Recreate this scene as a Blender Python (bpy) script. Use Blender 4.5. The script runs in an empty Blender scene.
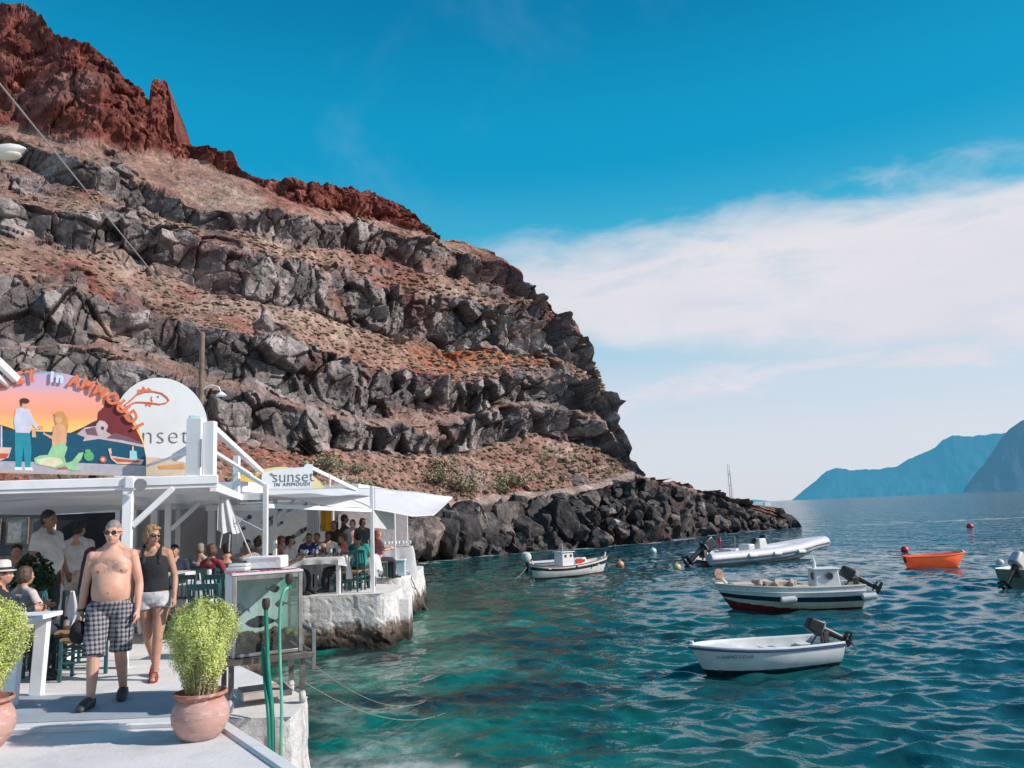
import bpy, bmesh, math, random
import numpy as np
from mathutils import Vector, Matrix, Euler

random.seed(7)
SC = bpy.context.scene
COL = SC.collection
R = math.radians
CAMZ = 1.65
WZ = -1.15            # sea level
FPX = 800.0

# ------------------------------------------------------------------ camera frame
_up = Vector((-0.043, 1.0, -0.16)).normalized()
_f = Vector((0, 0, -1.0))
_Y = (_f - _f.dot(_up) * _up).normalized()
_X = _Y.cross(_up)
RW = Matrix((_X, _Y, _up))          # camera -> world rotation

def ray(px, py):
    return RW @ Vector(((px - 512) / FPX, -(py - 384) / FPX, -1.0))
def at(px, py, z=0.0):
    d = ray(px, py); k = (z - CAMZ) / d.z
    return Vector((d.x * k, d.y * k, z))
def atY(px, py, Y):
    d = ray(px, py); k = Y / d.y
    return Vector((d.x * k, Y, CAMZ + d.z * k))

cam = bpy.data.cameras.new('camera')
cam.sensor_width = 36; cam.lens = 36 * FPX / 1024
cam.clip_start = 0.05; cam.clip_end = 30000
camo = bpy.data.objects.new('camera', cam); COL.objects.link(camo)
camo.matrix_world = Matrix.Translation((0, 0, CAMZ)) @ RW.to_4x4()
SC.camera = camo

# ------------------------------------------------------------------ materials
def srgb(r, g, b):
    def c(v):
        v /= 255.0
        return v / 12.92 if v <= 0.04045 else ((v + 0.055) / 1.055) ** 2.4
    return (c(r), c(g), c(b))

class NT:
    def __init__(s, nt): s.nt = nt
    def n(s, t, **k):
        o = s.nt.nodes.new(t)
        for a, v in k.items():
            if a.startswith('i_'):
                key = a[2:]
                key = int(key) if key.isdigit() else key.replace('_', ' ')
                o.inputs[key].default_value = v
            else: setattr(o, a, v)
        return o
    def l(s, a, b): s.nt.links.new(a, b)
    def math(s, op, a, b=0.0, clamp=False):
        o = s.nt.nodes.new('ShaderNodeMath'); o.operation = op; o.use_clamp = clamp
        for i, v in enumerate((a, b)):
            if isinstance(v, (int, float)): o.inputs[i].default_value = v
            else: s.l(v, o.inputs[i])
        return o.outputs[0]
    def mix(s, f, a, b, blend='MIX'):
        o = s.nt.nodes.new('ShaderNodeMix'); o.data_type = 'RGBA'; o.blend_type = blend
        for i, v in ((0, f), (6, a), (7, b)):
            if isinstance(v, (int, float)): o.inputs[i].default_value = v
            elif isinstance(v, tuple): o.inputs[i].default_value = v if len(v) == 4 else (*v, 1)
            else: s.l(v, o.inputs[i])
        return o.outputs[2]
    def mapr(s, v, a, b, c=0.0, d=1.0, smooth=True):
        o = s.nt.nodes.new('ShaderNodeMapRange')
        if smooth: o.interpolation_type = 'SMOOTHSTEP'
        s.l(v, o.inputs[0])
        for i, q in enumerate((a, b, c, d)): o.inputs[i + 1].default_value = q
        return o.outputs[0]

def new_mat(name):
    m = bpy.data.materials.new(name); m.use_nodes = True
    m.node_tree.nodes.clear()
    t = NT(m.node_tree)
    out = t.n('ShaderNodeOutputMaterial'); p = t.n('ShaderNodeBsdfPrincipled')
    t.l(p.outputs[0], out.inputs[0])
    return m, t, p, out

MATS = {}
def M(name, col=(.5, .5, .5), rough=.6, var=.18, scale=6.0, bump=0.0, bscale=None, metal=0.0, dirt=None, dirt_amt=.4, spec=.5, trans=0.0, sheen=0.0, wobble=0.0):
    """Simple weathered material: base colour with two noise octaves, optional dirt colour and bump."""
    if name in MATS: return MATS[name]
    m, t, p, out = new_mat(name)
    tc = t.n('ShaderNodeTexCoord')
    n1 = t.n('ShaderNodeTexNoise', i_Scale=scale, i_Detail=5.0, i_Roughness=.6); t.l(tc.outputs['Object'], n1.inputs['Vector'])
    f = t.mapr(n1.outputs[0], .3, .7, 1 - var, 1 + var * .6)
    c = t.mix(1.0, tuple(col), f, 'MULTIPLY')
    if dirt:
        n2 = t.n('ShaderNodeTexNoise', i_Scale=scale * .45, i_Detail=7.0, i_Roughness=.7); t.l(tc.outputs['Object'], n2.inputs['Vector'])
        g = t.mapr(n2.outputs[0], .5, .72, 0, dirt_amt)
        c = t.mix(g, c, tuple(dirt))
    t.l(c, p.inputs['Base Color'])
    p.inputs['Roughness'].default_value = rough
    p.inputs['Metallic'].default_value = metal
    p.inputs['Specular IOR Level'].default_value = spec
    if trans: p.inputs['Transmission Weight'].default_value = trans
    if sheen: p.inputs['Sheen Weight'].default_value = sheen
    if bump:
        n3 = t.n('ShaderNodeTexNoise', i_Scale=bscale or scale * 4, i_Detail=4.0); t.l(tc.outputs['Object'], n3.inputs['Vector'])
        b = t.n('ShaderNodeBump', i_Strength=.6, i_Distance=bump); t.l(n3.outputs[0], b.inputs['Height'])
        t.l(b.outputs[0], p.inputs['Normal'])
    MATS[name] = m
    return m

# ------------------------------------------------------------------ mesh builder
class MB:
    def __init__(s): s.v = []; s.f = []; s.m = []; s.mi = 0; s.X = Matrix()
    def _add(s, vs, fs):
        o = len(s.v); s.v += [s.X @ Vector(p) for p in vs]
        for f in fs: s.f.append([i + o for i in f]); s.m.append(s.mi)
    def mat(s, i): s.mi = i; return s
    def box(s, c, d, rz=0, rx=0, ry=0, top=1.0):
        x, y, z = (q / 2 for q in d)
        E = Matrix.Translation(c) @ Euler((rx, ry, rz)).to_matrix().to_4x4()
        vs = [E @ Vector((a * x * (top if e > 0 else 1), b * y * (top if e > 0 else 1), e * z)) for e in (-1, 1) for a, b in ((-1, -1), (1, -1), (1, 1), (-1, 1))]
        s._add(vs, [(3, 2, 1, 0), (4, 5, 6, 7), (0, 1, 5, 4), (1, 2, 6, 5), (2, 3, 7, 6), (3, 0, 4, 7)]); return s
    def beam(s, a, b, w, h=None, up=(0, 0, 1)):
        a, b = Vector(a), Vector(b); h = h or w
        d = (b - a).normalized(); u = Vector(up)
        if abs(d.dot(u)) > .98: u = Vector((0, 1, 0))
        sx = d.cross(u).normalized(); sy = sx.cross(d)
        vs = [q + sx * i * w / 2 + sy * j * h / 2 for q in (a, b) for i, j in ((-1, -1), (1, -1), (1, 1), (-1, 1))]
        s._add(vs, [(0, 1, 2, 3), (7, 6, 5, 4), (1, 0, 4, 5), (2, 1, 5, 6), (3, 2, 6, 7), (0, 3, 7, 4)]); return s
    def tube(s, pts, r, seg=10, cap=True):
        pts = [Vector(p) for p in pts]; n = len(pts)
        rs = r if isinstance(r, (list, tuple)) else [r] * n
        vs = []; prev = None
        for i, p in enumerate(pts):
            d = (pts[min(i + 1, n - 1)] - pts[max(i - 1, 0)]).normalized()
            if prev is None:
                u = Vector((0, 0, 1)) if abs(d.z) < .9 else Vector((1, 0, 0))
                u = (u - d * u.dot(d)).normalized()
            else:
                u = (prev - d * prev.dot(d)).normalized()
            prev = u; w = d.cross(u)
            ri = rs[i]; ra, rb = ri if isinstance(ri, tuple) else (ri, ri)
            for k in range(seg):
                a = 2 * math.pi * k / seg
                vs.append(p + u * math.cos(a) * ra + w * math.sin(a) * rb)
        fs = [(i * seg + k, i * seg + (k + 1) % seg, (i + 1) * seg + (k + 1) % seg, (i + 1) * seg + k) for i in range(n - 1) for k in range(seg)]
        if cap:
            fs.append(tuple(range(seg - 1, -1, -1))); fs.append(tuple((n - 1) * seg + k for k in range(seg)))
        s._add(vs, fs); return s
    def lathe(s, prof, c=(0, 0, 0), seg=24, jitter=0.0, cap=True):
        vs = []; n = len(prof); c = Vector(c)
        for i, (r, z) in enumerate(prof):
            for k in range(seg):
                a = 2 * math.pi * k / seg
                vs.append(c + Vector((r * math.cos(a), r * math.sin(a), z)))
        fs = [(i * seg + k, i * seg + (k + 1) % seg, (i + 1) * seg + (k + 1) % seg, (i + 1) * seg + k) for i in range(n - 1) for k in range(seg)]
        if cap:
            fs.append(tuple(range(seg - 1, -1, -1))); fs.append(tuple((n - 1) * seg + k for k in range(seg)))
        s._add(vs, fs); return s
    def ell(s, c, r, seg=14, rings=9, rot=None):
        c = Vector(c); r = (r, r, r) if isinstance(r, (int, float)) else r
        E = rot or Matrix.Identity(3)
        vs = [c + E @ Vector((0, 0, r[2]))]
        for i in range(1, rings):
            th = math.pi * i / rings
            for k in range(seg):
                a = 2 * math.pi * k / seg
                vs.append(c + E @ Vector((r[0] * math.sin(th) * math.cos(a), r[1] * math.sin(th) * math.sin(a), r[2] * math.cos(th))))
        vs.append(c + E @ Vector((0, 0, -r[2])))
        fs = [(0, 1 + k, 1 + (k + 1) % seg) for k in range(seg)]
        for i in range(rings - 2):
            b = 1 + i * seg
            fs += [(b + k, b + seg + k, b + seg + (k + 1) % seg, b + (k + 1) % seg) for k in range(seg)]
        b = 1 + (rings - 2) * seg; L = len(vs) - 1
        fs += [(b + k, L, b + (k + 1) % seg) for k in range(seg)]
        s._add(vs, fs); return s
    def prism(s, poly, z0, z1, zbot=None):
        n = len(poly)
        vs = [(p[0], p[1], z0 if len(p) < 3 else p[2]) for p in poly] + [(p[0], p[1], z1) for p in poly]
        s._add(vs, [tuple(range(n - 1, -1, -1)), tuple(range(n, 2 * n))] + [(i, (i + 1) % n, n + (i + 1) % n, n + i) for i in range(n)]); return s
    def plate(s, poly, y0, y1, cap=True):
        """polygon in the XZ plane (counter-clockwise seen from -Y) extruded from y0 (front) to y1."""
        n = len(poly)
        vs = [(p[0], y0, p[1]) for p in poly] + [(p[0], y1, p[1]) for p in poly]
        s._add(vs, [tuple(range(n)), tuple(range(2 * n - 1, n - 1, -1))] + [((i + 1) % n, i, n + i, n + (i + 1) % n) for i in range(n)]); return s
    def grid(s, P, flip=False):
        nr, nc = len(P), len(P[0])
        vs = [p for row in P for p in row]
        fs = []
        for i in range(nr - 1):
            for j in range(nc - 1):
                q = (i * nc + j, i * nc + j + 1, (i + 1) * nc + j + 1, (i + 1) * nc + j)
                fs.append(q[::-1] if flip else q)
        s._add(vs, fs); return s
    def mesh(s, name, mats, smooth=True):
        me = bpy.data.meshes.new(name)
        me.from_pydata([tuple(p) for p in s.v], [], s.f)
        mats = mats if isinstance(mats, (list, tuple)) else [mats]
        for m in mats: me.materials.append(m)
        me.polygons.foreach_set('material_index', s.m)
        me.polygons.foreach_set('use_smooth', [smooth] * len(s.f))
        me.update(); me.validate()
        return me
    def build(s, name, mats, parent=None, smooth=False, bevel=0.0, loc=None):
        me = s.mesh(name, mats, smooth or bevel > 0)
        o = bpy.data.objects.new(name, me); COL.objects.link(o)
        if loc: o.location = loc
        if parent: o.parent = parent
        if bevel:
            b = o.modifiers.new('Bevel', 'BEVEL'); b.width = bevel; b.segments = 2; b.limit_method = 'ANGLE'; b.angle_limit = R(40); b.harden_normals = False
            if smooth is False:
                autosmooth(o)
        elif smooth: autosmooth(o)
        return o

def autosmooth(o, ang=38):
    try: o.data.set_sharp_from_angle(angle=R(ang))
    except Exception: pass

def link(o, parent=None):
    COL.objects.link(o)
    if parent: o.parent = parent
    return o
def thing(name, label, cat, loc=(0, 0, 0), rz=0, group=None, kind=None):
    o = bpy.data.objects.new(name, None); COL.objects.link(o)
    o.empty_display_size = .1
    o.location = loc; o.rotation_euler = (0, 0, rz)
    return tag(o, label, cat, group, kind)
def tag(o, label=None, cat=None, group=None, kind=None):
    if label: o['label'] = label
    if cat: o['category'] = cat
    if group: o['group'] = group
    if kind: o['kind'] = kind
    return o
def copy_tree(o, parent=None):
    c = o.copy(); COL.objects.link(c)
    if parent: c.parent = parent
    for ch in [x for x in bpy.data.objects if x.parent is o]: copy_tree(ch, c)
    return c
def text_mesh(txt, size, mat, name='lettering', parent=None, extrude=.002, align='CENTER', shear=0, spacing=1.0, offset=0.0):
    """flat text lying in the XZ plane facing -Y, centred on its own origin, converted to a mesh."""
    cu = bpy.data.curves.new(name, 'FONT'); cu.body = txt; cu.size = size; cu.align_x = align; cu.align_y = 'CENTER'
    cu.extrude = extrude; cu.shear = shear; cu.space_character = spacing; cu.offset = offset; cu.resolution_u = 3
    t = bpy.data.objects.new(name, cu); COL.objects.link(t)
    dg = bpy.context.evaluated_depsgraph_get()
    me = bpy.data.meshes.new_from_object(t.evaluated_get(dg))
    bpy.data.objects.remove(t); bpy.data.curves.remove(cu)
    me.transform(Euler((R(90), 0, 0)).to_matrix().to_4x4())
    me.materials.clear(); me.materials.append(mat)
    o = bpy.data.objects.new(name, me); link(o, parent)
    return o

# ------------------------------------------------------------------ numpy noise
def _h(ix, iy, iz, s=0):
    n = (ix.astype(np.int64) * 374761393 + iy.astype(np.int64) * 668265263 + iz.astype(np.int64) * 2147483647 + s * 1274126177) & 0xffffffff
    n = ((n ^ (n >> 13)) * 1274126177) & 0xffffffff
    n = ((n ^ (n >> 16)) * 2246822519) & 0xffffffff
    return ((n ^ (n >> 15)) & 0xffffff) / float(0xffffff)
def vnoise(x, y, z, s=0):
    xi, yi, zi = np.floor(x), np.floor(y), np.floor(z)
    fx, fy, fz = x - xi, y - yi, z - zi
    u, v, w = (q * q * (3 - 2 * q) for q in (fx, fy, fz))
    o = 0
    for a in (0, 1):
        for b in (0, 1):
            for c in (0, 1):
                o = o + _h(xi + a, yi + b, zi + c, s) * (u if a else 1 - u) * (v if b else 1 - v) * (w if c else 1 - w)
    return o * 2 - 1
def fbm(x, y, z, oct=4, s=0, gain=.5):
    o = 0; a = 1.0; t = 0
    for i in range(oct):
        o = o + a * vnoise(x, y, z, s + i); t += a
        x, y, z = x * 2.03, y * 2.03, z * 2.03; a *= gain
    return o / t
def voro(x, y, s=0, jit=.9):
    xi, yi = np.floor(x), np.floor(y)
    F1 = np.full(x.shape, 9.0); F2 = F1.copy()
    dx = np.zeros(x.shape); dy = dx.copy(); cx = dx.copy(); cy = dx.copy()
    zz = np.zeros(x.shape)
    for a in (-1, 0, 1):
        for b in (-1, 0, 1):
            gx, gy = xi + a, yi + b
            px = gx + .5 + jit * (_h(gx, gy, zz, s) - .5); py = gy + .5 + jit * (_h(gx, gy, zz, s + 11) - .5)
            ex, ey = x - px, y - py
            d = np.sqrt(ex * ex + ey * ey)
            n1 = d < F1
            F2 = np.where(n1, F1, np.minimum(F2, d))
            F1 = np.where(n1, d, F1); dx = np.where(n1, ex, dx); dy = np.where(n1, ey, dy); cx = np.where(n1, gx, cx); cy = np.where(n1, gy, cy)
    return F1, F2, dx, dy, _h(cx, cy, zz, s + 21), _h(cx, cy, zz, s + 31), _h(cx, cy, zz, s + 41)
def sstep(a, b, x):
    t = np.clip((x - a) / (b - a), 0, 1); return t * t * (3 - 2 * t)
def np_mesh(name, V, F, mats, smooth=False, col=None, fl=None):
    me = bpy.data.meshes.new(name)
    nv, nf, k = len(V), len(F), F.shape[1]
    me.vertices.add(nv); me.vertices.foreach_set('co', np.ascontiguousarray(V, dtype=np.float32).ravel())
    me.loops.add(nf * k); me.loops.foreach_set('vertex_index', np.ascontiguousarray(F, dtype=np.int32).ravel())
    me.polygons.add(nf); me.polygons.foreach_set('loop_start', np.arange(0, nf * k, k, dtype=np.int32))
    try: me.polygons.foreach_set('loop_total', np.full(nf, k, dtype=np.int32))
    except Exception: pass
    me.polygons.foreach_set('use_smooth', np.full(nf, smooth, dtype=bool))
    for m in mats: me.materials.append(m)
    me.update(calc_edges=True)
    if col is not None:
        a = me.attributes.new('Col', 'FLOAT_COLOR', 'POINT')
        a.data.foreach_set('color', np.ascontiguousarray(np.concatenate([col, np.ones((nv, 1))], 1), dtype=np.float32).ravel())
    for nme, arr in (fl or {}).items():
        a = me.attributes.new(nme, 'FLOAT', 'POINT'); a.data.foreach_set('value', np.ascontiguousarray(arr, dtype=np.float32))
    return me
def gridF(nr, nc, flip=False):
    i, j = np.meshgrid(np.arange(nr - 1), np.arange(nc - 1), indexing='ij')
    a = (i * nc + j).ravel(); q = np.stack([a, a + 1, a + nc + 1, a + nc], 1)
    return q[:, ::-1] if flip else q

# ------------------------------------------------------------------ sun + sky
SUN_EL, SUN_AZ = R(33), R(100)          # azimuth clockwise from +Y (view direction): sun stands to the right
sdir = Vector((math.sin(SUN_AZ) * math.cos(SUN_EL), math.cos(SUN_AZ) * math.cos(SUN_EL), math.sin(SUN_EL)))
L = bpy.data.lights.new('sun', 'SUN'); L.energy = 5.0; L.angle = R(.5); L.color = (1.0, .93, .86)
Lo = link(bpy.data.objects.new('sun', L)); Lo.rotation_euler = sdir.to_track_quat('Z', 'Y').to_euler(); Lo.location = (30, 0, 30)

W = bpy.data.worlds.new('World'); SC.world = W; W.use_nodes = True
W.node_tree.nodes.clear(); t = NT(W.node_tree)
wo = t.n('ShaderNodeOutputWorld'); bg = t.n('ShaderNodeBackground', i_Strength=.1); t.l(bg.outputs[0], wo.inputs[0])
sk = t.n('ShaderNodeTexSky', sky_type='NISHITA'); sk.sun_disc = False; sk.sun_elevation = SUN_EL; sk.sun_rotation = SUN_AZ; sk.altitude = 0; sk.air_density = 1.0; sk.dust_density = .6; sk.ozone_density = 2.0
tc = t.n('ShaderNodeTexCoord'); sp = t.n('ShaderNodeSeparateXYZ'); t.l(tc.outputs['Generated'], sp.inputs[0])
z = sp.outputs[2]
# saturated teal grade of the clear sky
clear = t.mix(1.0, sk.outputs[0], (.32, 1.12, 1.42), 'MULTIPLY')
hz = t.n('ShaderNodeValToRGB'); t.l(z, hz.inputs[0])
cr = hz.color_ramp; cr.interpolation = 'EASE'
stops = [(0.0, (226, 224, 233)), (.07, (225, 225, 234)), (.13, (214, 223, 234)), (.2, (180, 214, 232)), (.29, (74, 184, 217)), (.42, (12, 157, 203)), (.6, (0, 125, 174)), (1.0, (0, 90, 140))]
while len(cr.elements) < len(stops): cr.elements.new(.5)
for e, (p, c) in zip(cr.elements, stops): e.position = p; e.color = (*[v * 10 for v in srgb(*c)], 1)
clear = t.mix(.88, clear, hz.outputs[0])
# project the view direction on a cloud layer
zc = t.math('ADD', t.math('MAXIMUM', z, 0.0), .12)
pv = t.n('ShaderNodeCombineXYZ'); t.l(t.math('DIVIDE', sp.outputs[0], zc), pv.inputs[0]); t.l(t.math('DIVIDE', sp.outputs[1], zc), pv.inputs[1])
ang = t.n('ShaderNodeCombineXYZ'); t.l(t.math('MULTIPLY', sp.outputs[0], 1.6), ang.inputs[0]); t.l(t.math('MULTIPLY', sp.outputs[1], 1.6), ang.inputs[1]); t.l(t.math('MULTIPLY', z, 5.0), ang.inputs[2])
nA = t.n('ShaderNodeTexNoise', i_Scale=1.7, i_Detail=8.0, i_Roughness=.52, i_Distortion=.25); t.l(ang.outputs[0], nA.inputs['Vector'])
nB = t.n('ShaderNodeTexNoise', i_Scale=5.0, i_Detail=9.0, i_Roughness=.6, i_Distortion=.4); t.l(ang.outputs[0], nB.inputs['Vector'])
nC = t.n('ShaderNodeTexNoise', i_Scale=1.1, i_Detail=8.0, i_Roughness=.6, i_Distortion=.6); t.l(pv.outputs[0], nC.inputs['Vector'])
wob = t.math('ADD', t.math('MULTIPLY', t.math('SUBTRACT', nA.outputs[0], .5), .12), t.math('MULTIPLY', t.math('SUBTRACT', nB.outputs[0], .5), .10))
# the bank sits higher towards the right of the view
zz = t.math('ADD', t.math('ADD', z, t.math('MULTIPLY', t.math('MAXIMUM', t.math('SUBTRACT', .26, sp.outputs[0]), 0.0), .17)), wob)
zl = t.math('ADD', t.math('ADD', z, t.math('MULTIPLY', wob, .45)), t.math('MULTIPLY', t.math('SUBTRACT', sp.outputs[0], .1), .15))
up_edge = t.mapr(zz, .30, .37, 1, 0); lo_edge = t.mapr(zl, .19, .235, 0, 1)
bank = t.math('MULTIPLY', up_edge, lo_edge)
lowb = t.math('MULTIPLY', t.math('MULTIPLY', t.mapr(zz, .125, .145, 0, 1), t.mapr(zz, .15, .175, 1, 0)), t.mapr(nB.outputs[0], .4, .6, .1, .85))
wisp = t.math('MULTIPLY', t.mapr(nC.outputs[0], .52, .8, 0, .22), t.mapr(z, .3, .42, 0, 1))
cl = t.math('MAXIMUM', t.math('MULTIPLY', bank, t.mapr(nB.outputs[0], .25, .52, .74, .99)), t.math('MAXIMUM', lowb, wisp))
shade = t.mapr(nA.outputs[0], .3, .62, 0, 1)
ccol = t.mix(shade, tuple(v * 10 for v in srgb(219, 220, 230)), tuple(v * 10 for v in srgb(231, 228, 234)))
fin = t.mix(cl, clear, ccol)
t.l(fin, bg.inputs[0])

SC.view_settings.view_transform = 'Standard'; SC.view_settings.look = 'None'; SC.view_settings.exposure = 0; SC.view_settings.gamma = 1
SC.render.engine = 'CYCLES'
cy = SC.cycles
cy.use_denoising = True
try: cy.denoiser = 'OPENIMAGEDENOISE'
except Exception: pass
cy.max_bounces = 7; cy.diffuse_bounces = 3; cy.glossy_bounces = 3; cy.transmission_bounces = 4; cy.transparent_max_bounces = 10
cy.caustics_reflective = False; cy.caustics_refractive = False
# ================================================================== CLIFF (terrain)
def interp(px, xs, ys): return np.interp(px, xs, ys)
SIL = [(-300, -170), (-200, -110), (-100, -50), (-40, -6), (0, 3), (18, 3), (35, 8), (45, 25), (55, 34), (92, 41), (105, 51), (120, 69), (135, 86), (150, 98), (151.5, 81), (155, 77), (165, 77), (169, 81), (172, 98), (175, 128), (180, 138),
       (200, 147), (230, 150), (240, 166), (252, 176), (270, 180), (300, 181), (330, 181), (360, 190), (390, 198), (415, 215), (436, 236), (460, 243), (490, 250), (505, 262), (515, 267), (522, 285), (540, 297), (560, 310),
       (578, 325), (585, 336), (587, 355), (594, 370), (603, 384), (611, 405), (619, 438), (630, 463), (645, 478), (662, 480), (688, 484), (700, 492), (715, 491), (725, 499), (740, 501), (760, 507), (775, 510), (788, 517), (797, 524), (803, 529)]
SX, SY = zip(*SIL)
C_PX = [-300, 0, 100, 200, 300, 400, 450, 500, 550, 600, 640, 700, 800]
#            path  talus b1top ledge b2top slope b3top slope b4top slope captop
BR = {
 -300: (528, 420, 370, 360, 300, 200, 150, 80, 40, -20),
 0:    (524, 378, 346, 338, 288, 222, 204, 152, 140, 128),
 100:  (518, 392, 350, 340, 294, 256, 214, 190, 166, 148),
 200:  (510, 430, 386, 372, 328, 292, 240, 226, 204, 163),
 300:  (508, 452, 406, 397, 340, 313, 262, 241, 214, 206),
 400:  (508, 450, 424, 414, 374, 338, 285, 262, 238, 232),
 450:  (508, 449, 420, 412, 385, 352, 295, 275, 250, 243),
 500:  (500, 440, 405, 399, 370, 350, 300, 285, 262, 258),
 550:  (497, 440, 402, 397, 371, 357, 313, 308, 304, 303),
 600:  (488, 447, 420, 415, 386, 378, 366, 365, 364, 363),
 640:  (474, 473, 472, 471, 470, 469, 468, 467, 466, 465),
 700:  (492, 491, 490, 489, 488, 487, 486, 485, 484, 483),
 800:  (526, 525, 524, 523, 522, 521, 520, 519, 518, 517),
}
SHORE = [(-300, 22), (0, 27), (100, 29), (200, 32), (300, 37), (400, 47), (430, 51), (480, 55.5), (520, 57.5), (600, 60), (660, 65), (700, 73), (750, 79), (800, 84)]
PATHR = [(-300, 24), (0, 29.5), (100, 33), (200, 37), (300, 43), (400, 51.5), (450, 55.5), (500, 59.5), (550, 62.5), (600, 65.5), (640, 68.5), (660, 70), (700, 77), (750, 82), (800, 86)]
NSEG = [26, 8, 56, 46, 10, 48, 46, 56, 28, 34, 40, 56]
SLOPE = [0, 2.0, 1.1, .22, 1.6, .25, 1.2, .2, 1.1, .3, 1.0, .32]
ROCK = [.9, .15, .12, 1, .3, 1, .12, 1, .15, .9, .12, .55]
px = np.concatenate([np.arange(-300, -20, 4.0), np.arange(-20, 803, 1.25)])
NC = len(px)
sil = interp(px, SX, SY)
jag = fbm(px / 9.0, px * 0, px * 0 + 3.3, 3, 5) * 3.0 * (1 - .8 * sstep(140, 148, px) * sstep(182, 174, px))
sil = sil + jag * sstep(-20, 30, px)
bk = np.stack([interp(px, C_PX, [BR[c][k] for c in C_PX]) for k in range(10)])
for k in range(1, 10):
    wv = fbm(px / 60.0, px * 0 + k * 7.7, px * 0, 2, 40 + k, .4) * (9 if k not in (9,) else 5)
    bk[k] = bk[k] + wv * sstep(660, 600, px)
for k in range(1, 10): bk[k] = np.minimum(bk[k], bk[k - 1] - 1.0)
bk = np.maximum(bk, sil[None, :])
pathtop = np.maximum(np.maximum(bk[0] - 7, bk[1] + .5), sil)
bk = np.concatenate([bk[:1], pathtop[None, :], bk[1:], sil[None, :]])      # 12 boundaries above the shore segment
shore = interp(px, *zip(*SHORE)); pathr = interp(px, *zip(*PATHR))
def tan_el(pxa, pya):
    cx = (pxa - 512) / FPX; cyy = -(pya - 384) / FPX; cz = -1.0
    wx = _X[0] * cx + _X[1] * cyy + _X[2] * cz; wy = _Y[0] * cx + _Y[1] * cyy + _Y[2] * cz; wz = _up[0] * cx + _up[1] * cyy + _up[2] * cz
    return wx / wy, wz / wy
rows_x = []; rows_y = []; rows_z = []; rows_seg = []; rows_t = []
# shore segment: from the sea bed up to the path
y0 = bk[0]; tx, te = tan_el(px, y0)
zp = CAMZ + pathr * te
for i in range(NSEG[0]):
    u = i / NSEG[0]
    r_ = shore - 3.0 + (pathr - shore + 3.0) * u
    zz_ = -2.6 + (zp + 2.6) * u ** 1.45
    rows_x.append(r_ * tx); rows_y.append(r_.copy()); rows_z.append(zz_); rows_seg.append(np.zeros(NC)); rows_t.append(np.full(NC, u))
r_ = pathr.copy(); zz_ = zp.copy(); py = y0.copy(); tcur = te
for k in range(1, 12):
    for i in range(NSEG[k]):
        yn = y0 + (bk[k] - y0) * (i / NSEG[k])
        x_, t_ = tan_el(px, yn)
        s_ = SLOPE[k] * np.ones(NC)
        den = np.maximum(1 - s_ * t_, .22)
        dz = np.maximum((CAMZ + r_ * t_ - zz_) / den, 0)
        zz_ = zz_ + dz; r_ = (zz_ - CAMZ) / np.where(np.abs(t_) < 1e-4, 1e-4, t_) if False else r_ + s_ * dz
        rows_x.append(r_ * x_); rows_y.append(r_.copy()); rows_z.append(CAMZ + r_ * t_); rows_seg.append(np.full(NC, float(k))); rows_t.append(np.full(NC, i / NSEG[k]))
        zz_ = CAMZ + r_ * t_
    y0 = bk[k]
# behind the crest the ground falls away
x_, t_ = tan_el(px, sil)
for dr, dzv in ((0, 0), (1.2, -.5), (4, -2.5), (10, -7), (22, -16), (45, -40)):
    rr = r_ + dr
    rows_x.append(r_ * x_ + dr * (.25 + x_ * .6)); rows_y.append(rr); rows_z.append(np.maximum(CAMZ + r_ * t_ + dzv, -4)); rows_seg.append(np.full(NC, 11.0)); rows_t.append(np.full(NC, 1.0))
PX_ = np.stack(rows_x); PY_ = np.stack(rows_y); PZ_ = np.stack(rows_z); SEG = np.stack(rows_seg).astype(int); TT = np.stack(rows_t)
NR = PX_.shape[0]
rock = np.array([.95, .1, .1, 1, .35, 1, .12, 1, .15, .95, .12, .3])[SEG]
pxg = np.broadcast_to(px, PX_.shape)
# soften class edges
ta = PX_ * .82 + PY_ * .57
big = fbm(ta / 9, PZ_ / 5, PY_ / 9, 4, 70)
med = fbm(ta / 2.2, PZ_ / 1.6, PY_ / 2.2, 4, 90)
outc = sstep(.14, .36, fbm(ta / 4.0, PZ_ / 2.2, PY_ / 5, 4, 110))
def rblur(A, n=3):
    for _ in range(n):
        B = A.copy(); B[1:-1] = (A[:-2] + A[1:-1] * 2 + A[2:]) / 4; A = B
    return A
jit = fbm(ta_ := PX_ * .82 + PY_ * .57, PZ_ / 1.0, PY_ / 1.3, 4, 61)
rowi = np.arange(NR)[:, None] + np.round((fbm(ta_ / 1.6, PZ_ / 1.2, PY_ / 2, 4, 62) * 9 + fbm(ta_ / .5, PZ_ / .5, PY_ / 2, 3, 63) * 3)).astype(int)
rock = np.take_along_axis(rock, np.clip(rowi, 0, NR - 1), 0)
rock = rblur(rock, 3)
rock2 = np.clip(rock + (1 - rock) * outc * .75 * (SEG != 1) - sstep(.18, .36, fbm(ta / 7.0, PZ_ / 3.0, PY_ / 7, 4, 190)) * .55 * (rock > .5), 0, 1)
redness = sstep(.1, .4, fbm(ta / 6.0 + 9, PZ_ / 4.0, PY_ / 8, 4, 130))
cap = (SEG == 11) & (pxg < 442)
capf = cap.astype(float) * sstep(.02, .22, TT)
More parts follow.
